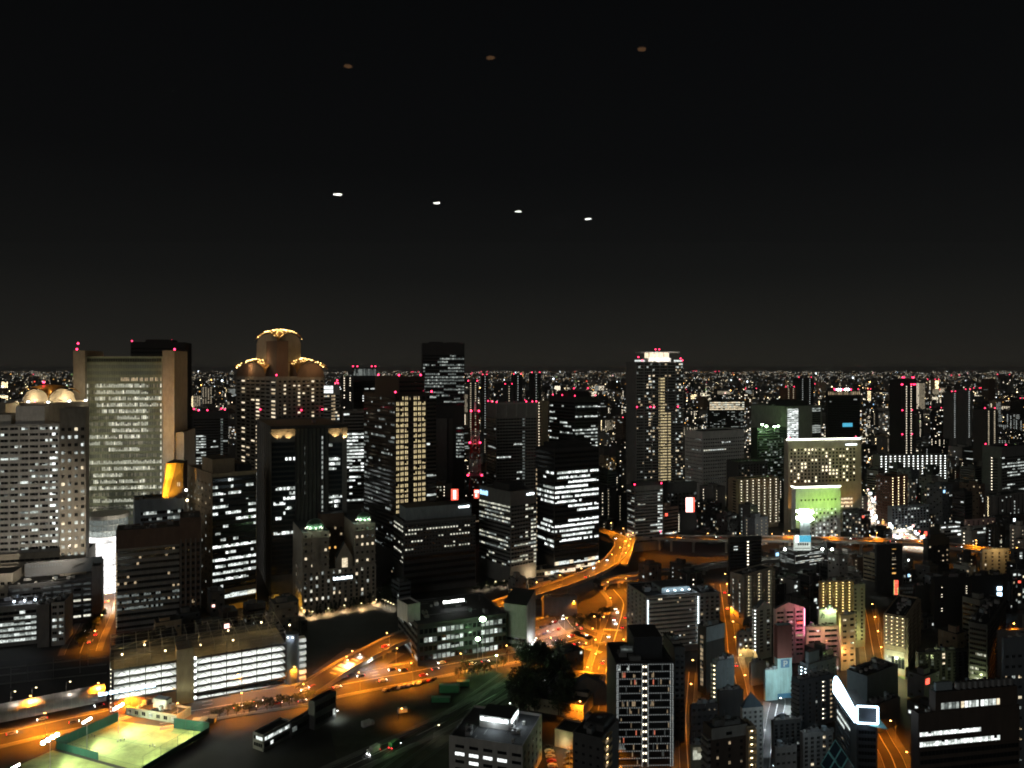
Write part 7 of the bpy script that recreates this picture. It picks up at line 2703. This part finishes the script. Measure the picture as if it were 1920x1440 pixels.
for x, y, s in ((645, 1247, 900), (690, 1243, 900), (668, 1236, 500), (1030, 1172, 600), (1050, 1160, 800), (1020, 1190, 500)):
    street_lamp(*G(x, y + 14), 'white lamp over a small parking lot', 'parking lot lamps', h=7, mat='lamp_white', power=s * 1.6, col=(.95, 1, .95))
p = G(700, 1412)
car(*p, R(235), 'truck with two dazzling headlamps on the yard road', None, truck=True, beam=3000, col='car_white')
p = G(740, 1400)
car(*p, R(60), 'green-lit box truck on the yard road', None, truck=True, col='truck_green')
lamp('POINT', 'truck_light', (p[0] - 2, p[1] - 5, 5), 260, (.5, 1, .4))
p = G(758, 1338)
car(*p, R(20), 'truck parked beside the orange yard lamp', None, truck=True, col='car_black', off=True)
p = G(690, 1362)
car(*p, R(40), 'grey truck parked in the unlit part of the yard', None, truck=True, col='car_silver', off=True)

# ------------------------------------------------------------------ players on the court
def person(loc, rz, label, top='shirt', leg='cloth_dark', run=0.0, reach=0.0):
    J = {'pelvis': (0, 0, .95), 'chest': (.03, 0, 1.32), 'neck': (.04, 0, 1.5), 'head': (.06, 0, 1.66),
         'lk': (.08 + run, .11, .52), 'lf': (.0 + run * .5, .12, .05), 'lt': (.14 + run * .5, .12, .03), 'rk': (.06 - run * .5, -.11, .5), 'rf': (-.06 - run * 1.5, -.12, .07), 'rt': (.08 - run * 1.5, -.12, .03),
         'ls': (.03, .2, 1.42), 'le': (.0 - run, .27, 1.16), 'lh': (.16 - run, .28, .95), 'rs': (.03, -.2, 1.42), 're': (.1 + run, -.28, 1.18 + reach * .3), 'rh': (.3 + run, -.26, 1.05 + reach), 'lp': (.0, .1, .92), 'rp': (0, -.1, .92)}
    E = [('pelvis', 'chest'), ('chest', 'neck'), ('neck', 'head'), ('pelvis', 'lp'), ('lp', 'lk'), ('lk', 'lf'), ('lf', 'lt'), ('pelvis', 'rp'), ('rp', 'rk'), ('rk', 'rf'), ('rf', 'rt'), ('chest', 'ls'), ('ls', 'le'), ('le', 'lh'), ('chest', 'rs'), ('rs', 're'), ('re', 'rh')]
    Rr = {'pelvis': .15, 'chest': .17, 'neck': .06, 'head': .115, 'lk': .065, 'rk': .065, 'lf': .045, 'rf': .045, 'lt': .035, 'rt': .035, 'ls': .07, 'rs': .07, 'le': .05, 're': .05, 'lh': .038, 'rh': .038, 'lp': .1, 'rp': .1}
    names = list(J)
    me = bpy.data.meshes.new('person')
    me.from_pydata([J[n] for n in names], [(names.index(a), names.index(c)) for a, c in E], [])
    o = bpy.data.objects.new('person', me)
    COL.objects.link(o)
    md = o.modifiers.new('skin', 'SKIN')
    for i, n in enumerate(names):
        me.skin_vertices[0].data[i].radius = (Rr[n], Rr[n])
        me.skin_vertices[0].data[i].use_root = n == 'pelvis'
    o.modifiers.new('sub', 'SUBSURF').levels = 1
    dg = bpy.context.evaluated_depsgraph_get()
    m2 = bpy.data.meshes.new_from_object(o.evaluated_get(dg))
    o.modifiers.clear()
    o.data = m2
    m2.materials.clear()
    for n in (top, leg, 'skin', 'bark'):
        m2.materials.append(MATS[n])
    for p in m2.polygons:
        c = p.center
        p.material_index = 1 if c.z < .98 and c.z > .1 and abs(c.y) < .24 else (3 if c.z > 1.7 or c.z <= .1 else (2 if c.z > 1.5 or abs(c.y) > .25 else 0))
        p.use_smooth = True
    o.location, o.rotation_euler = loc, (0, 0, rz)
    return tag(o, label, 'person')


for x, y, rz, lab, tp, rn_, rch in ((226, 1391, 30, 'player in white bending an arm near the middle of the lit court', 'shirt', .2, .2), (221, 1393, 200, 'player in white running just left of the court centre', 'shirt', .3, .0), (233, 1389, 100, 'player in white raising an arm just right of the court centre', 'shirt', .1, .5),
                                    (286, 1400, 10, 'player in a pale blue shirt right of the court centre', 'bluegrey', .2, .1), (290, 1403, 150, 'player in white nearest the see-through net', 'shirt', .25, .2), (281, 1403, 70, 'player in dark clothes beside the pale blue one', 'cloth_dark', .1, .0),
                                    (166, 1384, 0, 'dark-clothed player standing by the tall green net', 'cloth_dark', .0, .0), (172, 1382, 30, 'dark-clothed player stepping away from the tall green net', 'cloth_dark', .2, .0), (177, 1384, 60, 'dark-clothed player farthest from the tall green net', 'cloth_dark', .1, .2)):
    p = G(x, y)
    person((p[0], p[1], CZ + .02), R(rz), lab, top=tp, run=rn_, reach=rch)

# ------------------------------------------------------------------ trees
TREES = {}


def tree_meshes(kind, seed):
    k = (kind, seed)
    if k in TREES:
        return TREES[k]
    rn = random.Random(str(k))
    t, c = MB(), MB()
    h, rad = (9, 3.6) if kind == 'round' else ((7.5, 1.5) if kind == 'cone' else (7, 2.6))
    if kind == 'palm':
        t.beam((0, 0, 0), (.3, 0, h * .9), .22, 'bark', .16)
        for i in range(16):
            an = 2 * math.pi * i / 16 + rn.uniform(-.2, .2)
            up = rn.uniform(.2, 1.0)
            pr = None
            for j in range(6):
                f_ = j / 5
                p = Vector((.3 + math.cos(an) * 2.8 * f_, math.sin(an) * 2.8 * f_, h * .9 + up * 1.6 * f_ - 2.4 * f_ * f_))
                if pr is not None:
                    s = Vector((-math.sin(an), math.cos(an), 0)) * (.42 * (1 - f_ * .8))
                    c.face([tuple(pr - s), tuple(p - s * .8 - Vector((0, 0, .2))), tuple(p), tuple(pr)], 'foliage')
                    c.face([tuple(pr), tuple(p), tuple(p + s * .8 - Vector((0, 0, .2))), tuple(pr + s)], 'foliage')
                pr = p
    else:
        t.beam((0, 0, 0), (.1, .1, h * .55), .26, 'bark', .14)
        for i in range(5):
            an = 2 * math.pi * i / 5 + rn.random()
            t.beam((.1, .1, h * (.3 + .05 * i)), (math.cos(an) * rad * .6, math.sin(an) * rad * .6, h * (.55 + .06 * i)), .11, 'bark', .04, 5)
        cl_ = []
        for i in range(26 if kind == 'round' else 18):
            if kind == 'cone':
                z = rn.uniform(.12, 1) * h
                rr = rad * (1.05 - z / h) * rn.uniform(.3, 1)
            else:
                z = h * (.62 + .36 * rn.uniform(-1, 1) * rn.random() ** .4)
                rr = rad * math.sqrt(max(.05, 1 - ((z - h * .62) / (h * .4)) ** 2)) * rn.uniform(.35, 1)
            an = rn.uniform(0, 2 * math.pi)
            cl_.append((Vector((rr * math.cos(an), rr * math.sin(an), z)), rn.uniform(.55, 1.15) * (1 if kind == 'round' else .6)))
        for p, s in cl_:
            mt = rn.choice(('foliage', 'foliage_dark', 'foliage_dark'))
            for _ in range(30):
                q = p + Vector((rn.gauss(0, .6), rn.gauss(0, .6), rn.gauss(0, .5))) * s
                a = Vector((rn.gauss(0, 1), rn.gauss(0, 1), rn.gauss(0, 1))).normalized() * rn.uniform(.2, .42)
                e = a.orthogonal().normalized() * rn.uniform(.15, .3)
                c.face([tuple(q - a), tuple(q + e), tuple(q + a), tuple(q - e)], mt)
    TREES[k] = (t.mesh('trunk'), c.mesh('crown'))
    return TREES[k]


rt = random.Random(77)


def tree(px, py, kind, label, group, s=1.0):
    x, y = G(px, py)
    r = empty('palm_tree' if kind == 'palm' else 'tree', (x, y, 0), label, 'tree', group, rt.uniform(0, 6.3))
    r.scale = (s, s, s * rt.uniform(.9, 1.15))
    for n, me in zip(('trunk', 'crown'), tree_meshes(kind, rt.randrange(4))):
        o = bpy.data.objects.new(n, me)
        COL.objects.link(o)
        o.parent = r
    return r


for k in range(46):
    tree(rt.uniform(962, 1066), rt.uniform(1248, 1348), 'round', 'dark leafy tree in the clump left of the lattice tower road', 'dark tree clump', rt.uniform(.8, 1.65))
for k in range(10):
    tree(rt.uniform(975, 1050), rt.uniform(1240, 1262), 'round', 'dark leafy tree in the clump left of the lattice tower road', 'dark tree clump', rt.uniform(1.1, 1.7))
for k in range(16):
    tree(575 + k * 9 + rt.uniform(-2, 2), 1158 - k * 1.9 + rt.uniform(-1, 1), 'cone', 'small pointed tree at the foot of the turreted hotel', 'trees at the turreted hotel', rt.uniform(.8, 1.2))
for k in range(18):
    tree(rt.uniform(700, 760), rt.uniform(1108, 1140), 'round', 'dark tree in the grove right of the turreted hotel', 'grove by the turreted hotel', rt.uniform(.8, 1.3))
for k in range(12):
    tree(892 + k * 9, 1110 - k * 1.2 + rt.uniform(-2, 2), 'round', 'street tree among lamps below the blue-signed office', 'trees below the blue-signed office', rt.uniform(.6, .9))
for k in range(9):
    tree(1075 + k * 9, 1182 - k * 4 + rt.uniform(-3, 3), 'round', 'tree in the planted median at the junction', 'median trees', rt.uniform(.6, 1.0))
for k in range(14):
    tree(400 + k * 14 + rt.uniform(-3, 3), 1346 - k * 2.2, 'round', 'dark street tree along the car park frontage road', 'trees by the car park road', rt.uniform(.5, .8))
for k in range(12):
    tree(150 + k * 3.8, 1214 - k * 5 + rt.uniform(-2, 2), 'round', 'dark tree on the street right of the billboard office', 'trees on the west street', rt.uniform(.7, 1.1))
for x, y in ((1556, 1250), (1566, 1254), (1560, 1258)):
    tree(x, y, 'palm', 'palm in the bright plaza below the pink office', 'plaza palms', 1.0)
for k in range(8):
    tree(860 + k * 12, 1268 - k * 2 + rt.uniform(-4, 4), 'round', 'low tree between the avenue and the tracks', 'trees by the tracks', rt.uniform(.5, 1.0))
for k in range(7):
    street_lamp(*G(892 + k * 16, 1106 - k * 1.5), 'small white lamp under the trees below the blue-signed office', 'lamps below the blue-signed office', h=5, mat='lamp_warm', power=500, col=(1, .82, .55))
for k in range(5):
    street_lamp(*G(712 + k * 5, 1134 + k * 2.5), 'small white path lamp beside the turreted hotel grove', 'path lamps', h=4, mat='lamp_warm', power=250, col=(1, .85, .6))

# ------------------------------------------------------------------ the rest of the city
rn = random.Random(2024)
import numpy as np
GW, GH = 480, 380                         # coarse picture of what the landmarks cover, rows HY-12 .. 1440
ZB = np.full((GH, GW), 1e9)
Y0 = HY - 12


def cover(x0, x1, yt, yb, d, test=False):
    c0, c1 = int(max(0, x0 / 4)), int(min(GW, x1 / 4 + 1))
    r0, r1 = int(max(0, (yt - Y0) / 2)), int(min(GH, (yb - Y0) / 2 + 1))
    if c1 <= c0 or r1 <= r0:
        return 0
    s = ZB[r0:r1, c0:c1]
    n = int((s > d).sum())
    if not test:
        np.minimum(s, d, out=s)
    return n


for (x0, x1, yt, yb, d) in SIL:
    cover(x0, x1, yt, yb, d)


def near_road(x, y, pad):
    for pl, w in ROADS:
        for p in pl[::2]:
            if abs(p.x - x) < w + pad and abs(p.y - y) < w + pad and math.hypot(p.x - x, p.y - y) < w + pad + 3:
                return True
    return False


def in_poly(x, y, poly):
    c = False
    for i in range(len(poly)):
        (x0, y0), (x1, y1) = poly[i - 1], poly[i]
        if (y0 > y) != (y1 > y) and x < (x1 - x0) * (y - y0) / (y1 - y0) + x0:
            c = not c
    return c


OPEN = [[G(-300, 1600), G(640, 1600), G(1030, 1480), G(1010, 1245), G(800, 1272), G(600, 1300), G(420, 1320), G(200, 1215), G(-300, 1240)],   # yard, court, railway
        [G(560, 1300), G(760, 1260), G(950, 1225), G(1080, 1200), G(1080, 1130), G(900, 1112), G(700, 1140), G(560, 1180)],                       # under the ramp
        [G(1120, 1060), G(1365, 1035), G(1365, 1085), G(1120, 1110)],
        [G(1080, 1480), G(1180, 1480), G(1180, 1130), G(1080, 1180)],
        [G(1000, 1480), G(1085, 1480), G(1085, 1360), G(1000, 1360)]]
WALLS = ['conc', 'grey', 'gray2', 'darkgrey', 'char', 'darkgrey', 'char', 'slate', 'brown', 'tan', 'darkbrown', 'pale', 'char', 'black', 'black', 'darkgrey']


def city_block(mb, x, y, w, dp, h, th, wall, style, d, dens):
    """one building: box with roof, set-back room, windows and gallery lamps on the two faces seen"""
    t = R(th)
    N = Vector((x, y))
    uL, uR = Vector((-math.cos(t), math.sin(t))), Vector((math.sin(t), math.cos(t)))
    L_, Rr = N + uL * w, N + uR * dp
    Fc = L_ + uR * dp
    mb.solid([tuple(N), tuple(Rr), tuple(Fc), tuple(L_)], 0, h, wall, top='roofdark')
    if d < 2600:
        q = [N.lerp(Fc, .25) + (p - N.lerp(Fc, .25)) * .4 for p in (N, Rr, Fc, L_)]
        mb.solid([tuple(p) for p in q], h + .003, h + rn.uniform(2, 4), wall, top='roofdark')
    for F in (Face(L_, N, 0, h), Face(N, Rr, 0, h)):
        if F.w < 3:
            continue
        fl = 3.3 if d < 2200 else (4.5 if d < 4200 else 7)
        n = max(1, int(h / fl))
        if style == 'lamps':                       # gallery lamps, one or more columns
            cols = max(1, int(F.w / rn.choice((5, 7, 9))))
            cols = cols if rn.random() < .5 else 1
            mt = rn.choice(('lamp_dot', 'lamp_dot', 'whi', 'hi', 'lamp_warm' if d > 1500 else 'whi'))
            s = .45 if d < 1200 else .00042 * d
            for i in range(n):
                for j in range(cols):
                    if rn.random() < .88:
                        a = (j + .5) * F.w / cols if cols > 1 else F.w * .3
                        F.quad(mb, a - s, a + s, (i + .5) * fl - s * .7, (i + .5) * fl + s * .7, .12, mt)
        elif style == 'bands':
            for i in range(n):
                if rn.random() < dens * 1.3:
                    a0, a1 = sorted((rn.uniform(.02, .98), rn.uniform(.02, .98)))
                    if (a1 - a0) * F.w > 1.5:
                        F.quad(mb, a0 * F.w, a1 * F.w, (i + .35) * fl, (i + .35) * fl + min(1.7, fl * .4), .12, rn.choice(('hi', 'mid', 'mid', 'low', 'max')))
                else:
                    F.quad(mb, F.w * .04, F.w * .96, (i + .35) * fl, (i + .35) * fl + 1.4, .1, 'glass')
        else:
            cw = 3.2 if d < 2200 else 6
            cols = max(1, int(F.w / cw))
            for i in range(n):
                for j in range(cols):
                    if rn.random() < dens:
                        ww = .75 if d < 1600 else .9 + d * .0002
                        mt = rn.choice(('mid', 'wmid', 'hi', 'whi', 'low', 'wlow', 'mid', 'hi') if d < 1300 else ('hi', 'whi', 'max', 'mid', 'lamp_dot', 'whi', 'max', 'wmid', 'amber', 'lamp_dot'))
                        F.quad(mb, (j + .5) * F.w / cols - ww, (j + .5) * F.w / cols + ww, (i + .35) * fl, (i + .35) * fl + 1.5 + (.0004 * d if d > 2200 else 0), .12, mt)
                    elif d < 1000 and (i * 7 + j * 3) % 5 < 2:
                        F.quad(mb, (j + .5) * F.w / cols - .8, (j + .5) * F.w / cols + .8, (i + .35) * fl, (i + .35) * fl + 1.4, .1, 'glass')
        if d < 760 and rn.random() < .6:               # ledges, a drain pipe and a door canopy on the nearer ones
            for i in range(1, n):
                F.bx(mb, .1, F.w - .1, i * fl - .12, i * fl + .12, .0, rn.choice((.3, .3, 1.0)), wall)
            a = rn.uniform(.05, .9) * F.w
            F.bx(mb, a, a + .16, .2, h - .2, .0, .2, 'steel')
    c = (N + Fc) / 2
    if rn.random() < (.30 if d < 900 else (.18 if d < 1300 else .10)):      # a lit sign on the roof edge or the wall
        F = Face(N, Rr, 0, h)
        mt = rn.choice(('hi', 'sign_white', 'whi', 'wmid', 'ymid', 'sign_blue', 'sign_red', 'sign_pink', 'sign_green', 'amber', 'max', 'lamp_cool'))
        z = rn.uniform(.3, .95) * h
        s = rn.uniform(.6, 1.6) if d < 1600 else d * .0007
        F.bx(mb, F.w * .1, min(F.w * .9, F.w * .1 + s * 2.2), z - s, z + s, .0, .4, mt)
    if h > 55 and rn.random() < (.5 if d < 2600 else (.12 if d < 5200 else .02)):
        s = .9 if d < 1500 else d * .00062
        for p in (N, Rr, L_):
            if rn.random() < .6:
                mb.ball((p.x, p.y, h + s + .4), s, 'red_far', 5, 3)
    return Fc


cands = []
d = 345
taken = [(x, y, r_) for x, y, r_ in FOOT]
cell = {}
for x, y, r_ in taken:
    for i in range(int((x - r_) // 60), int((x + r_) // 60) + 1):
        for j in range(int((y - r_) // 60), int((y + r_) // 60) + 1):
            cell.setdefault((i, j), []).append((x, y, r_))


def free(x, y, r_):
    for i in range(int((x - r_) // 60) - 1, int((x + r_) // 60) + 2):
        for j in range(int((y - r_) // 60) - 1, int((y + r_) // 60) + 2):
            for (a, b_, c_) in cell.get((i, j), ()):
                if math.hypot(a - x, b_ - y) < c_ + r_:
                    return False
    return True


def claim(x, y, r_):
    cell.setdefault((int(x // 60), int(y // 60)), []).append((x, y, r_))


ang = R(32)
for band, (d0, d1, step) in enumerate(((330, 720, 21), (720, 1300, 30), (1300, 2600, 46), (2600, 5200, 84), (5200, 11000, 150), (11000, 36000, 420))):
    n = int(d1 * 1.2 / step)
    for i in range(-n, n):
        for j in range(-n, n * 2):
            u, v = (i + rn.uniform(-.22, .22)) * step, (j + rn.uniform(-.22, .22)) * step
            x, y = u * math.cos(ang) - v * math.sin(ang), u * math.sin(ang) + v * math.cos(ang)
            if not d0 < y < d1 or abs(x) > y * .70 + 12:
                continue
            if rn.random() < (.10 if band < 2 else .16):
                continue
            w, dp = step * rn.uniform(.42, .72), step * rn.uniform(.42, .72)
            big = rn.random()
            if band == 0:
                h = rn.uniform(7, 17) if big < .75 else rn.uniform(17, 30)
                if y < 430:
                    h = rn.uniform(6, 15)
            elif band == 1:
                h = rn.uniform(9, 24) if big < .62 else rn.uniform(24, 46)
            elif band == 2:
                h = rn.uniform(9, 26) if big < .70 else (rn.uniform(26, 52) if big < .97 else rn.uniform(60, 105))
            elif band == 3:
                h = rn.uniform(10, 34) if big < .80 else (rn.uniform(34, 70) if big < .985 else rn.uniform(80, 130))
                w, dp = w * .8, dp * .8
            else:
                h = rn.uniform(12, 60) if band == 4 else rn.uniform(15, 90)
                w, dp = w * .6, dp * .6
            r_ = math.hypot(w, dp) / 2
            cands.append((y, x, w, dp, h, band, r_))
cands.sort()
seen = []
for (y, x, w, dp, h, band, r_) in cands:
    th = 58 + (0 if band < 3 else rn.uniform(-12, 12))
    t = R(th)
    cxx, cyy = x + (-math.cos(t) * w + math.sin(t) * dp) / 2, y + (math.sin(t) * w + math.cos(t) * dp) / 2
    if band < 2:
        if any(in_poly(cxx, cyy, P_) for P_ in OPEN) or near_road(cxx, cyy, r_ * .75) or not free(cxx, cyy, r_):
            continue
    elif band == 2 and not free(cxx, cyy, r_):
        continue
    if band < 3:
        claim(cxx, cyy, r_)
    xs = [CX + FPX * a / b_ for a, b_ in ((x, y), (x - math.cos(t) * w, y + math.sin(t) * w), (x + math.sin(t) * dp, y + math.cos(t) * dp))]
    yt, yb = HY + (EYE - h) * FPX / y, HY + EYE * FPX / y
    if yt > 1440 or max(xs) < 0 or min(xs) > 1920:
        continue
    vis = cover(min(xs), max(xs), yt, yb, y)
    if band < 3 and vis < 2:
        continue
    if band >= 3 and cover(min(xs), max(xs), yt, yt + 3, y + 1, True) == 0 and vis == 0:
        continue
    seen.append((vis, y, x, w, dp, h, band, th))
seen.sort(key=lambda s: -s[0])
WORDS = {'conc': 'grey', 'grey': 'grey', 'gray2': 'brownish-grey', 'darkgrey': 'dark grey', 'char': 'blackish', 'slate': 'bluish-grey', 'brown': 'brown', 'tan': 'tan', 'darkbrown': 'dark brown', 'pale': 'pale', 'black': 'black'}
rest, far = MB(), MB()
count = 0
for k, (vis, y, x, w, dp, h, band, th) in enumerate(seen):
    wall = rn.choice(WALLS)
    style = rn.choice(('rooms', 'lamps', 'rooms', 'bands', 'rooms', 'lamps')) if h > 12 else 'rooms'
    dens = (rn.choice((.02, .05, .09, .14, .22)) if band < 1 else rn.choice((.06, .10, .15, .22, .30))) if band < 2 else rn.choice((.05, .10, .18, .28))
    if band == 0:
        dens *= .6
    if band == 3:
        dens *= .45
    if band >= 4:
        dens *= .2
        style = 'rooms'
    if count < 290 and band < 4:
        m = MB()
        city_block(m, x, y, w, dp, h, th, wall, style, y, dens)
        size = 'low' if h < 14 else ('mid-rise' if h < 30 else 'tall')
        look = {'rooms': 'scattered lit windows', 'lamps': 'columns of gallery lamps', 'bands': 'broken bands of lit floors'}[style]
        where = {0: 'among the near blocks', 1: 'in the middle distance', 2: 'in the far city', 3: 'in the far city'}[band]
        lab = f'{size} {WORDS[wall]} building, {look}, {where}'
        o = m.build('city_building', off=(x, y, 0))
        tag(o, lab, 'building', lab)
        count += 1
    else:
        city_block(rest if band < 3 else far, x, y, w, dp, h, th, wall, style, y, dens)
# street lamps, shop lights and traffic of the far streets, too many to count
lights = MB()
for _ in range(8500):
    y = 252000 / rn.uniform(11, 215) if rn.random() < .7 else 900 * 26 ** rn.random()
    x = rn.uniform(-.69, .69) * y
    s = y * .00033 * rn.choice((.7, 1, 1, 1.5, 2.2 if rn.random() < .3 else 1))
    z = rn.uniform(8, 16) if y < 3500 else rn.uniform(10, 45)
    mt = rn.choice(('whi', 'whi', 'lamp_dot', 'lamp_warm', 'lamp_warm', 'wmid', 'amber', 'lamp_orange', 'max', 'sign_white', 'lamp_dot', 'room_bright', 'lamp_warm', 'red_far' if rn.random() < .2 else 'mid', 'sign_green' if rn.random() < .2 else 'whi'))
    lights.ball((x, y, z), s, mt, 5, 3)
# streets running away from the eye, strung with lamps
for _ in range(26):
    y0 = rn.uniform(1000, 5200)
    x0 = rn.uniform(-.6, .62) * y0
    an = R(rn.choice((32, -58)) + rn.uniform(-6, 6)) + math.pi / 2
    mt = rn.choice(('amber', 'lamp_warm', 'whi', 'lamp_orange', 'lamp_orange'))
    for k in range(26):
        t = k * y0 * .022
        x, y = x0 + math.cos(an) * t, y0 + math.sin(an) * t
        if y > 850 and abs(x) < y * .7:
            lights.ball((x + rn.gauss(0, 2), y, 11), max(.5, y * .00036), mt, 5, 3)
if rest.f:
    o = rest.build('city_blocks')
    tag(o, 'countless small blocks filling the city between the towers', 'buildings', None, 'stuff')
o = far.build('far_city')
tag(o, 'endless low city stretching to the horizon', 'buildings', None, 'stuff')
o = lights.build('far_street_lights')
tag(o, 'countless tiny street and shop lights across the far city', 'lights', None, 'stuff')

# shop signs on the glittering street
rs = random.Random(55)
for k, (p, rz) in enumerate(along(BS, 7.5, 12, 3) + along(BS, 8.5, -12, 6)):
    w, h, z = rs.uniform(1.2, 2.6), rs.uniform(1.2, 4.5), rs.uniform(3, 11)
    r = empty('shop_sign', (p.x, p.y, 0), 'glowing shop sign along the glittering street right of the yellow hotel', 'sign', 'shop signs on the glittering street')
    m = MB()
    m.box(p.x - w / 2, p.x + w / 2, p.y, p.y + .5, z, z + h, rs.choice(('max', 'sign_pink', 'whi', 'sign_white', 'max', 'amber', 'sign_white', 'sign_red', 'lamp_cool')))
    m.build('panel', r)
    m = MB()
    m.beam((p.x, p.y + .25, 0), (p.x, p.y + .25, z - .01), .14, 'steel')
    m.build('post', r)

# ------------------------------------------------------------------ the observation deck one looks out of
gm = bpy.data.materials.new('window_glass')
gm.use_nodes = True
t = gm.node_tree
t.nodes.clear()
o_ = t.nodes.new('ShaderNodeOutputMaterial')
mx_ = t.nodes.new('ShaderNodeMixShader')
tr_ = t.nodes.new('ShaderNodeBsdfTransparent')
gl_ = t.nodes.new('ShaderNodeBsdfGlossy')
gl_.inputs['Roughness'].default_value = 0.0
mx_.inputs[0].default_value = .06
t.links.new(tr_.outputs[0], mx_.inputs[1])
t.links.new(gl_.outputs[0], mx_.inputs[2])
t.links.new(mx_.outputs[0], o_.inputs[0])
MATS['window_glass'] = gm
wall_mat('deck_ceiling', (.05, .05, .05), scale=2)
lit_mat('downlight_white', (1, .97, .9), 40, 0)
lit_mat('downlight_orange', (1, .5, .22), 1.3, 0)
m = MB()
m.face([(-7, 1.0, EYE + .165), (7, 1.0, EYE + .165), (7, 1.0, EYE + 1.45), (-7, 1.0, EYE + 1.45)], 'window_glass')
struct(m, 'observation_window')
m = MB()
m.box(-7, 7, -9, .9, EYE + 1.56, EYE + 1.8, 'deck_ceiling')
struct(m, 'ceiling')
H_ = 1.5
for (x, y, mt, r_, lab) in ((653, 125, 'o', .02, 'orange ceiling downlight mirrored in the glass, first from the left'), (920, 109, 'o', .02, 'orange ceiling downlight mirrored in the glass, middle one of three'), (1203, 93, 'o', .02, 'orange ceiling downlight mirrored in the glass, last of three'),
                            (633, 365, 'w', .036, 'white ceiling downlight mirrored in the glass, highest of four'), (819, 381, 'w', .034, 'white ceiling downlight mirrored in the glass, second of four'), (972, 397, 'w', .034, 'white ceiling downlight mirrored in the glass, third of four'), (1103, 411, 'w', .034, 'white ceiling downlight mirrored in the glass, lowest of four')):
    D = H_ * FPX / (HY - y)                   # length of the mirrored path
    X_ = (x - CX) / FPX * D
    r = empty('ceiling_downlight', (X_, 2.0 - D, EYE + H_), lab, 'ceiling lamp', 'downlights of the observation deck')
    m = MB()
    n = 16
    m.solid([(X_ + r_ * math.cos(2 * math.pi * i / n), 2.0 - D + r_ * math.sin(2 * math.pi * i / n)) for i in range(n)], EYE + H_, EYE + H_ + .003, 'downlight_orange' if mt == 'o' else 'downlight_white')
    m.build('lamp_glass', r)
    m = MB()
    m.solid([(X_ + (r_ + .01) * math.cos(2 * math.pi * i / n), 2.0 - D + (r_ + .01) * math.sin(2 * math.pi * i / n)) for i in range(n)], EYE + H_ + .0031, EYE + H_ + .06, 'steel')
    m.build('housing', r)

# ------------------------------------------------------------------ city haze
hm = bpy.data.materials.new('haze')
hm.use_nodes = True
t = hm.node_tree
t.nodes.clear()
o_ = t.nodes.new('ShaderNodeOutputMaterial')
v_ = t.nodes.new('ShaderNodeVolumePrincipled')
v_.inputs['Color'].default_value = (.9, .9, .88, 1)
v_.inputs['Density'].default_value = 3.4e-5
v_.inputs['Anisotropy'].default_value = .3
t.links.new(v_.outputs[0], o_.inputs['Volume'])
MATS['haze'] = hm
m = MB()
m.box(-46000, 46000, -500, 61000, -1, 260, 'haze')
o = m.build('haze')
tag(o, kind='stuff')
cy.volume_bounces = 0
